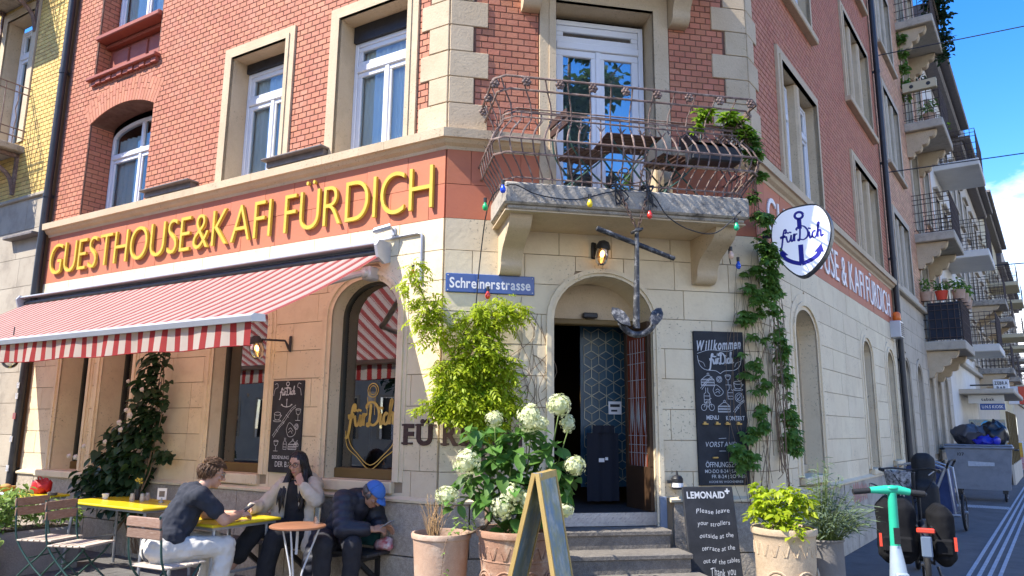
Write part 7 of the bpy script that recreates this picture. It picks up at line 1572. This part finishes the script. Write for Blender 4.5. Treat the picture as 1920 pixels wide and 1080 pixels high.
# hydrangea
t = thing('hydrangea', 'hydrangea with large green leaves and creamy white flower heads in the weathered pot', 'flowering shrub', Matrix.Translation((.06, 6.15, .7)))
cl = [(-.16, 6.1, 1.45, .2), (.1, 6.1, 1.45, .22), (.31, 6.1, 1.37, .18), (-.24, 6.1, 1.24, .18), (.01, 6.1, 1.2, .24), (.27, 6.1, 1.16, .2), (-.34, 6.1, 1.07, .14), (-.11, 6.1, 1.03, .22), (.19, 6.1, .99, .2), (.36, 6.1, 1.04, .13), (-.42, 6.05, .99, .09), (.02, 6.1, .91, .2), (.44, 6.1, 1.16, .08), (-.30, 6.15, 1.52, .13)]
pt = sample(cl, 360, r, .45, (1, 1.1, 1)); foliage(t, [leaf_oval(1, .62, .16, .32, 5), leaf_oval(1, .55, .22, .2, 5), leaf_oval(.95, .66, .1, .42, 5)], LM['hyd'], pt, .145, r, 250, None, (5, 70))
stems(t, [([(.05 + r.uniform(-.1, .1), 6.15 + r.uniform(-.1, .1), .7), ((x) * .6, 6.12, 1.0), (x, 6.08, z - .04)], .010, .005) for x, z in ((-.13, 1.63), (.17, 1.63), (.39, 1.73), (.46, 1.58), (-.34, 1.29), (.5, 1.28), (-.49, 1.04), (.14, 1.01), (.42, .94), (0, 1.3), (.25, 1.3), (-.2, 1.2))], M_['gstem'])
M_['petal'] = mk('cream hydrangea petal', (.74, .74, .50), (.66, .70, .34), 14, .7, 0, 40, island=.08, trans=.3)
def flower_head(c, rad, name, par, n=170):
    m = MB(); rad *= 1.08; sk = [r.uniform(.8, 1.2) for _ in range(3)]
    for k in range(n):
        v = Vector((r.gauss(0, 1), r.gauss(0, 1), r.gauss(0, 1) + .25)); v.normalize(); p = Vector(c) + Vector((v.x * rad * sk[0], v.y * rad * sk[1], v.z * rad * sk[2])) * r.uniform(.72, 1.12); a = v.orthogonal().normalized(); b = v.cross(a); s = rad * .15; ph = r.uniform(0, 6)
        for q in range(4):
            u = a * cos(ph + q * pi / 2) + b * sin(ph + q * pi / 2); w = a * cos(ph + q * pi / 2 + .62) + b * sin(ph + q * pi / 2 + .62); x = a * cos(ph + q * pi / 2 - .62) + b * sin(ph + q * pi / 2 - .62); m.add([tuple(p), tuple(p + x * s * .9 + v * s * .1), tuple(p + u * s * 1.25 + v * .15 * s), tuple(p + w * s * .9 + v * s * .1)], [(0, 1, 2, 3)])
    m.ball(c, rad * .7, 8, 6); m.build(name, M_['petal'], par, FW)
for (x, z, q) in ((-.13, 1.63, .06), (.15, 1.64, .105), (.24, 1.60, .06), (.38, 1.74, .085), (.45, 1.60, .06), (-.34, 1.29, .085), (.5, 1.28, .08), (-.49, 1.04, .07), (-.06, .96, .08), (.03, 1.06, .075), (.13, 1.02, .07), (.42, .94, .06)): flower_head((x, 5.93 + r.uniform(-.03, .05), z), q, 'flower_head', t)
# dried plant in the plain pot
t = thing('dry_plant', 'dried brown twigs with a few green sprigs in the plain terracotta pot', 'potted plant', Matrix.Translation((-.56, 6.35, .65)))
P_ = []
for k in range(46): a = r.uniform(0, 6.28); q = r.uniform(.02, .13); P_.append(([(-.62 + .03 * cos(a), 6.32 + .03 * sin(a), .64), (-.62 + q * .6 * cos(a) + r.uniform(-.03, .03), 6.32 + q * .6 * sin(a), .80), (-.62 + q * 1.2 * cos(a) + r.uniform(-.05, .05), 6.32 + q * sin(a), .86 + r.uniform(-.02, .17))], .0035, .0012))
stems(t, P_, M_['dry'], 'dry_twigs', 3); pt = sample([(-.40, 6.3, .80, .09), (-.33, 6.3, .78, .07), (-.47, 6.25, .74, .06)], 60, r); foliage(t, [leaf_oval(1, .5, .1, .2, 2)], LM['bush'], pt, .045, r, 60)
stems(t, [([(-.45, 6.2, .70), (-.50, 6.09, .68), (-.53, 6.08, .45), (-.56, 6.12, .2)], .004, .002), ([(-.35, 6.25, .72), (-.2, 6.2, .78), (-.12, 6.2, .92)], .012, .008)], M_['stem'], 'trailing_stem', 4); pt = [(Vector((-.52 + r.uniform(-.05, .05), 6.075, z)), Vector((0, -1, 0))) for z in (.60, .48, .44, .40, .31, .29, .26)]; foliage(t, [leaf_palmate(3)], LM['bush'], pt, .05, r, 10)
# creeper at the right corner of the entrance front, running up to the balcony
t = thing('climbing_vine', 'dark green creeper with bare brown stems between the chalkboard and the street window', 'climbing plant', at(FC, 3.1, -.1, .8))
def trail(F, P_, o, n, q0, q1):
    C_ = catmull(P_, 12); return [(*(F @ Vector((x + r.gauss(0, .05), -o - r.random() * .05, z + r.gauss(0, .03)))), r.uniform(q0, q1)) for x, z in (C_[r.randrange(len(C_))] for _ in range(n))]
cl = trail(FC, [(3.22, 3.25), (3.18, 3.0), (3.12, 2.66), (3.13, 2.3), (3.17, 1.95), (3.2, 1.6)], .09, 40, .05, .10) + trail(FC, [(3.04, 1.5), (2.98, 1.32), (3.0, 1.1)], .12, 8, .06, .13) + trail(FR, [(-.12, 3.45), (-.06, 3.12), (.08, 2.72), (.24, 2.35), (.3, 2.0), (.34, 1.7), (.36, 1.4)], .12, 46, .06, .15) + trail(FR, [(-.16, 3.9), (-.14, 3.6), (-.12, 3.4)], .12, 9, .05, .1)
_ = cw(FC, [(3.0, 2.66, .14), (3.01, 2.34, .14), (3.03, 2.02, .11), (3.13, 2.89, .13), (3.11, 3.11, .10), (2.96, 1.34, .16), (3.06, 1.6, .10), (3.16, 2.18, .10)], .10) + cw(FR, [(-.02, 3.30, .16), (.06, 3.12, .2), (.12, 2.88, .24), (.2, 2.6, .22), (.28, 2.34, .2), (.30, 2.02, .18), (.33, 1.7, .16), (.42, 2.55, .2), (.0, 3.62, .13), (-.1, 3.9, .12), (.36, 1.4, .12)], .13)
pal = [leaf_palmate(5), leaf_palmate(5), leaf_palmate(3)]
pt = sample(cl, 1250, r, .3, (.9, .6, 1)); foliage(t, pal, LM['creeper'], pt, .080, r, 290, (.45, -.9, 0), (25, 80))
P_ = []
for k in range(22):
    x0 = r.uniform(2.92, 3.28); s = r.random(); zz = sorted([r.uniform(.7, 3.4) for _ in range(5)])
    P_.append((tw(*[(x0 + .10 * sin(z * 2.1 + k) + r.uniform(-.05, .05) + .05 * z / 3, -.045 - r.random() * .06, z) for z in zz]), r.uniform(.002, .005), .0015))
for k in range(20):
    x0 = r.uniform(.02, .40); zz = sorted([r.uniform(.9, 3.5) for _ in range(5)]); P_.append(([tuple(FR @ Vector((x0 + .08 * sin(z * 2.3 + k) + r.uniform(-.05, .05), -.05 - r.random() * .12, z))) for z in zz], r.uniform(.003, .008), .002))
stems(t, P_, M_['stem'], 'stems', 4)['kind'] = 'stuff'
P_ = [([tuple(FR @ Vector((.22 + .1 * sin(z * 3 + k) + r.uniform(-.06, .06), -.10 - .08 * r.random(), z))) for z in np.linspace(2.9 - r.random() * .5, 1.7 + r.random() * .6, 7)], .0022, .001) for k in range(24)]
stems(t, P_, mk('grey dry stem', (.30, .26, .20), (.22, .18, .13), 20, .9), 'dry_stems', 3)['kind'] = 'stuff'
t = thing('balcony_plant', 'bright green climbing plant spilling over the right end of the balcony railing', 'potted plant', at(FC, 2.6, -.6, 4.2))
cl = cw(FC, [(2.42, 4.56, .12), (2.66, 4.55, .15), (2.82, 4.45, .14), (2.34, 4.42, .07)], .72); pt = sample(cl, 150, r, .4, (1, .8, .8)); foliage(t, pal, LM['limed'], pt, .085, r, 110, OUTC)
cl = cw(FC, [(2.92, 4.38, .12), (2.93, 4.22, .14), (2.97, 4.0, .10), (2.92, 3.78, .08), (2.95, 3.6, .06)], .68); pt = sample(cl, 130, r, .4, (.8, .8, 1)); foliage(t, pal, LM['creeper'], pt, .095, r, 110, OUTC)
P_ = [(tw((2.5 + .03 * k, -.65, 4.3), (2.75, -.75 + r.uniform(-.05, .1), 4.5 + r.uniform(-.1, .1)), (2.9, -.72, 4.3 + r.uniform(-.2, .1)), (2.9 + r.uniform(-.05, .08), -.68, 3.8 - r.random() * .4)), .006, .002) for k in range(12)]; stems(t, P_, M_['stem'], 'stems', 4)
# plants in the sandy pot and the grey pot behind
t = thing('pot_plant', 'bright yellow green bushy plant in the sandy terracotta pot', 'potted plant', Matrix.Translation((2.24, 6.25, .75)))
pt = sample([(2.06, 6.2, .98, .13), (2.22, 6.2, 1.02, .15), (2.14, 6.12, .88, .13), (2.36, 6.2, .98, .14), (2.05, 6.3, 1.08, .10), (2.24, 6.02, .80, .09), (2.0, 6.25, .9, .09)], 640, r, .4); foliage(t, [leaf_oval(1, .62, .1, .25, 3), leaf_palmate(3)], LM['lime'], pt, .062, r, 260)
stems(t, [([(2.24, 6.25, .72), (2.2 + r.uniform(-.2, .2), 6.2, .9), (2.22 + r.uniform(-.25, .25), 6.15 + r.uniform(-.1, .1), 1.05)], .005, .002) for k in range(14)], M_['gstem'], 'stems', 4)
t = thing('pot_plant', 'grey green lavender like plant in the grey pot behind', 'potted plant', Matrix.Translation((2.70, 6.66, .62)))
P_ = []; pt = []
for k in range(210):
    a = r.uniform(0, 6.28); q = r.uniform(.02, .42); h = r.uniform(.05, .5) * (1.25 - 2.2 * q); e = Vector((2.72 + q * cos(a), 6.62 + q * sin(a), .74 + h)); b = Vector((2.70 + .3 * q * cos(a), 6.66 + .3 * q * sin(a), .62)); P_.append(([tuple(b), tuple(b.lerp(e, .5) + Vector((0, 0, .05))), tuple(e)], .003, .0015))
    for j in range(5): pt.append((b.lerp(e, .35 + .65 * j / 4) + Vector((0, 0, .03)), Vector((cos(a), sin(a), .4))))
stems(t, P_, M_['gstem'], 'stems', 3)['kind'] = 'stuff'; foliage(t, [leaf_oval(1, .16, .1, .2, 2), leaf_oval(1, .22, .1, .1, 2)], LM['grey'], pt, .085, r, 120, None, (0, 40))
# dark rose climber under the awning
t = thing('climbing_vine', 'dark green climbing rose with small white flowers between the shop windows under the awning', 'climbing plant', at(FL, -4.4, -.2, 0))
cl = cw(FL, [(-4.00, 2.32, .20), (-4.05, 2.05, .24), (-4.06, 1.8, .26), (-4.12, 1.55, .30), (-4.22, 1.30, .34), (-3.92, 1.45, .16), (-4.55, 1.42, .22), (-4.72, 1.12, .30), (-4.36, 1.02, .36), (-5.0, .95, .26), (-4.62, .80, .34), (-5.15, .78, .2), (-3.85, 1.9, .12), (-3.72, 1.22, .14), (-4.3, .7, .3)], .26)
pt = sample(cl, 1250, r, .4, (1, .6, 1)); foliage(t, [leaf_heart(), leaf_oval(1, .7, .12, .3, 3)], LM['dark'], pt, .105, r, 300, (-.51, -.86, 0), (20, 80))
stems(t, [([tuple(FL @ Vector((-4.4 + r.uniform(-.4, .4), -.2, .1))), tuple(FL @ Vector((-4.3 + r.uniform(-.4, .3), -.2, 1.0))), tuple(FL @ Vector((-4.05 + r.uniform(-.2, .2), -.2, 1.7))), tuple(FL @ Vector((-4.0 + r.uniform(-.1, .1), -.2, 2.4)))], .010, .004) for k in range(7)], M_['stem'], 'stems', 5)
M_['rose'] = mk('blush white petal', (.70, .60, .52), (.74, .68, .6), 20, .7, trans=.2)
for s, z, q in ((3.95, 1.66, .055), (4.14, 1.58, .05), (4.38, 1.36, .04), (4.8, 1.30, .045), (4.95, 1.17, .05), (4.03, 1.72, .04), (3.77, 1.95, .04), (4.10, 1.50, .045), (5.09, 1.18, .045), (4.05, 2.05, .035)):
    c = FL @ Vector((-s, -.56, z)); m = MB()
    for k in range(12):
        a = k * 2.4; rr_ = q * (.3 + .7 * k / 12); v = Vector((cos(a), sin(a) * .3, sin(a))); m.ball(tuple(c + Vector((cos(a) * rr_ * .45, -.01 + .02 * k / 12, sin(a) * rr_ * .45))), (q * .30, q * .15, q * .30), 6, 5)
    m.build('rose_flower', M_['rose'], t, FW, smooth=180)
# bushes in the planter on the left
t = thing('planter_bush', 'pale green bush growing in the concrete planter at the left edge', 'bush', at(FL, -4.55, -1.45, .46)); cl = [(*(FL @ Vector((x, y, z))), q) for x, y, z, q in ((-4.4, -.85, .58, .15), (-4.45, -1.1, .64, .19), (-4.45, -1.4, .68, .22), (-4.5, -1.7, .74, .26), (-4.6, -2.0, .76, .26), (-4.7, -1.3, .76, .22), (-4.4, -1.55, .56, .18))]
pt = sample(cl, 1500, r, .45); foliage(t, [leaf_oval(1, .5, .12, .25, 3), leaf_oval(1, .4, .1, .2, 3)], LM['bush'], pt, .07, r, 300)
stems(t, [([tuple(FL @ Vector((-4.55 + q * .1, -1.4 + q, .46))), tuple(FL @ Vector((-4.5 + q * .2, -1.4 + q, .62))), tuple(FL @ Vector((-4.5 + q * .3, -1.4 + q, .78)))], .005, .002) for q in np.linspace(-.6, .6, 20)], M_['gstem'], 'stems', 4)
t = thing('trailing_ivy', 'variegated pale ivy hanging down in front of the concrete planter at the lower left corner', 'ivy', at(FL, -4.25, -1.72, .4)); cl = [(*(FL @ Vector((-4.22, y, z))), q) for y, z, q in ((-1.70, .40, .10), (-1.72, .28, .09), (-1.70, .15, .10), (-1.85, .32, .14))]; pt = sample(cl, 220, r, .3, (1, .6, 1)); foliage(t, [leaf_heart()], LM['bush'], pt, .075, r, 200, (-.51, -.86, 0), (30, 80))
stems(t, [([tuple(FL @ Vector((-4.4, -1.65 - .03 * k, .48))), tuple(FL @ Vector((-4.24, -1.65 - .03 * k, .45))), tuple(FL @ Vector((-4.25, -1.65 - .03 * k, .05)))], .004, .002) for k in range(6)], M_['gstem'], 'stems', 4)
t = thing('house_plant', 'small bright green plant behind the left shop window', 'potted plant', at(FL, -5.72, .42, 1.0)); pt = sample([(*(FL @ Vector((-5.95, .48, 1.3))), .13)], 50, r); foliage(t, [leaf_oval(1, .5, .1, .3, 3)], LM['limed'], pt, .09, r, 50); m = MB(); m.lathe([(.001, 0), (.06, 0), (.075, .12), (.06, .12)], 14, c=(-.23, .06, .0)); m.build('pot_body', M_['terra'], t)
# plants on the balconies of the pink house
def bal_plants(z, xa, xb, dep, F, items, lab):
    for k, (x, y, q, kind) in enumerate(items):
        tt = thing('balcony_plant', lab[k], 'potted plant', at(F, x, y, z)); m = MB(); m.lathe([(.001, 0), (.11, 0), (.15, .22), (.13, .22), (.12, .19), (.001, .19)], 14); m.build('pot_body', M_['terra'] if kind != 'r' else M_['reflect'], tt, smooth=40)
        c = F @ Vector((x, y, z + .22 + q * .7)); pt = sample([(c.x, c.y, c.z, q)], int(240 * q + 30), r, .4); foliage(tt, [leaf_oval(1, .5, .12, .25, 2)], LM['creeper' if kind != 'l' else 'limed'], pt, .10, r, 0)
bal_plants(3.69 + .99, 0, 0, 0, FP, [(4.25, -.80, .22, 't'), (4.22, -.45, .16, 'r'), (4.9, -.82, .2, 'l'), (5.5, -.82, .2, 't'), (4.2, -.12, .26, 't'), (6.1, -.80, .18, 'l')], ['green plant in a terracotta pot at the outer corner of the lowest pink house balcony', 'small plant in a red pot on the near side of the lowest pink house balcony', 'bright plant in a pot on the middle of the lowest pink house balcony rail', 'plant in a pot further along the lowest pink house balcony rail', 'dark plant against the wall on the lowest pink house balcony', 'bright plant at the far end of the lowest pink house balcony rail'])
bal_plants(9.25, 0, 0, 0, FP, [(4.35, -.55, .28, 't'), (5.9, -.6, .3, 'l')], ['plant in a big terracotta pot on the third pink house balcony', 'bright plant at the far end of the third pink house balcony'])
t = thing('hanging_ivy', 'dark ivy hanging over the outer rail of the top pink house balcony', 'ivy', at(FP, 5.5, -.9, 12.5)); pt = sample(cw(FP, [(4.3, 13.1, .3), (4.8, 13.2, .35), (5.4, 13.0, .45), (5.9, 12.8, .45), (6.2, 12.3, .4), (6.3, 11.9, .3)], .86), 900, r, .3); foliage(t, [leaf_heart()], LM['dark'], pt, .11, r, 0); stems(t, [([tuple(FP @ Vector((4.5 + .3 * k, -.7, 12.2))), tuple(FP @ Vector((4.6 + .3 * k, -.85, 12.9))), tuple(FP @ Vector((4.7 + .3 * k, -.9, 12.4)))], .01, .004) for k in range(6)], M_['stem'], 'stems', 4)
t = thing('wall_ivy', 'narrow strip of ivy growing down the wall beside the top balconies of the pink house', 'ivy', at(FP, 4.2, -.1, 10.5)); pt = sample(cw(FP, [(4.15, 11.6, .2), (4.2, 11.2, .2), (4.2, 10.8, .2), (4.25, 10.4, .2), (4.25, 10.0, .16)], .1), 320, r, .3, (1, .5, 1)); foliage(t, [leaf_heart()], LM['creeper'], pt, .09, r, 0); stems(t, [([tuple(FP @ Vector((4.2, -.05, 9.4))), tuple(FP @ Vector((4.15, -.06, 10.6))), tuple(FP @ Vector((4.2, -.06, 11.8)))], .012, .006)], M_['stem'], 'stems', 4)
t = thing('yellow_planter', 'yellow flower boxes with dark spots on the third pink house balcony rail', 'planter', at(FP, 4.12, -.45, 10.05)); m = MB(); m.cbox(-.10, .06, -.36, .40, 0, .24, .01); m.build('trough', M_['yplaster'], t)
m = MB()
for y in (-.18, .2): m.lathe([(.001, -.105), (.05, -.105), (.05, -.10)], 10, axis='X', c=(0, y, .12))
m.build('spots', M_['black'], t); pt = sample(cw(FP, [(4.12, 10.38, .12), (4.12, 10.36, .12)], .5), 60, r); foliage(t, [leaf_oval(1, .5, .12, .25, 2)], LM['dark'], pt, .08, r, 0)

# ================================================================ what the panes mirror: trees and a house across the street
def tree(x, y, h, crown, label, n, seed):
    rr = random.Random(seed); t = thing('street_tree', label, 'tree', Matrix.Translation((x, y, 0)), 'street trees behind the camera')
    m = MB(); m.tube(catmull([(x, y, -.1), (x + .1, y, h * .3), (x - .1, y + .1, h * .6), (x, y, h * .85)], 5), [.2 - .16 * i / 15 for i in range(16)], 8)
    for k in range(9): a = rr.uniform(0, 6.28); z = h * rr.uniform(.4, .75); q = crown * rr.uniform(.5, .9); m.tube(catmull([(x, y, z), (x + q * .5 * cos(a), y + q * .5 * sin(a), z + .5), (x + q * cos(a), y + q * sin(a), z + 1.3)], 4), [.07 - .055 * i / 8 for i in range(9)], 5)
    m.build('trunk', M_['stem'], t, FW, smooth=60); C_ = []
    for k in range(26): v = Vector((rr.gauss(0, 1), rr.gauss(0, 1), rr.gauss(0, .8))).normalized() * crown * rr.uniform(.3, .95); C_.append((x + v.x, y + v.y, h * .72 + v.z * 1.15, crown * rr.uniform(.22, .38)))
    foliage(t, [leaf_oval(1, .6, .1, .2, 2)], LM['tree'], sample(C_, n, rr, .3), .30, rr, 0)
tree(8.6, -7.8, 18.5, 2.4, 'leafy street tree across the crossing, mirrored in the balcony door', 3800, 1)
tree(-9.0, -4.0, 7.5, 2.7, 'leafy street tree across the street, mirrored in the shop windows', 3200, 2)
tree(-17.0, 0.5, 7.0, 2.7, 'second leafy street tree across the street, mirrored in the shop windows', 3000, 3)
def far_house(F, w, H, mat, label):
    t = thing('opposite_house', label, 'building', F); ops = [Op(1.2 + k * 2.6, 2.5 + k * 2.6, z, z + 1.8) for k in range(int(w / 2.6)) for z in (1.0, 4.4, 7.4, 10.2)]; m = MB(); wall_sheet(m, 0, w, -.1, H, 0, ops); m.quad((0, 0, 0), (0, 8, 0), (0, 8, H), (0, 0, H)); m.quad((w, 0, 0), (w, 8, 0), (w, 8, H), (w, 0, H)); m.build('wall', mat, t); m = MB(); m.box(-.2, w + .2, -.4, 8, H, H + .2); m.build('roof', M_['lead'], t)
    for o in ops:
        m = MB(); ring(m, o, .12, -.03, 0); m.box(o.xl, o.xr, .15, .17, o.zb, o.zt, 1); m.box((o.xl + o.xr) / 2 - .04, (o.xl + o.xr) / 2 + .04, .1, .149, o.zb, o.zt, 2); m.build('window', [M_['stone'], M_['plastic'], M_['white']], t)
far_house(rot(FL @ Vector((-2, -19, 0)), R(149)), 42, 12.5, M_['gplaster'], 'grey beige house across the street, mirrored in the shop windows')
t = thing('parked_car', 'dark parked car across the street, mirrored in the shop windows', 'car', at(FL, -7, -9.5, 0)); m = MB(); m.prism([(-2, .35), (-2, .8), (-1.4, .95), (-.8, 1.45), (.9, 1.45), (1.6, .95), (2.1, .8), (2.1, .35)], -.85, .85); m.build('body', M_['binp'], t)
for x in (-1.3, 1.35):
    for y in (-.84, .84): wheel(t, at(FL, -7 + x, -9.5 + y, .22, R(90)), .32, .09, 6)
m = MB(); m.prism([(-.75, .98), (-.55, 1.4), (.75, 1.4), (1.25, .98)], -.86, .86); m.build('window', M_['plastic'], t)

# ---------------------------------------------------------------- groups of look-alike things
GR = dict(drain_pipe='drain pipes on the facades', flower_pot='pots in front of the corner', candle='candles behind the shop windows', wall_lamp='wall lamps of the corner house', chalkboard='chalkboards of the corner cafe', overhead_wire='wires over the street', rubbish_bag='bags on the waste container', balcony_plant='potted plants on balconies', climbing_vine='climbing plants on the corner house', wall_lettering='lettering on the corner house', pendant_lamp='lamps inside the doorway', phone='phones in hands', parked_car='parked cars', planter='planters', sign='street signs')
for o in bpy.data.objects:
    if o.parent is None and 'label' in o and 'group' not in o:
        k = o.name.split('.')[0]
        if k in GR: o['group'] = GR[k]
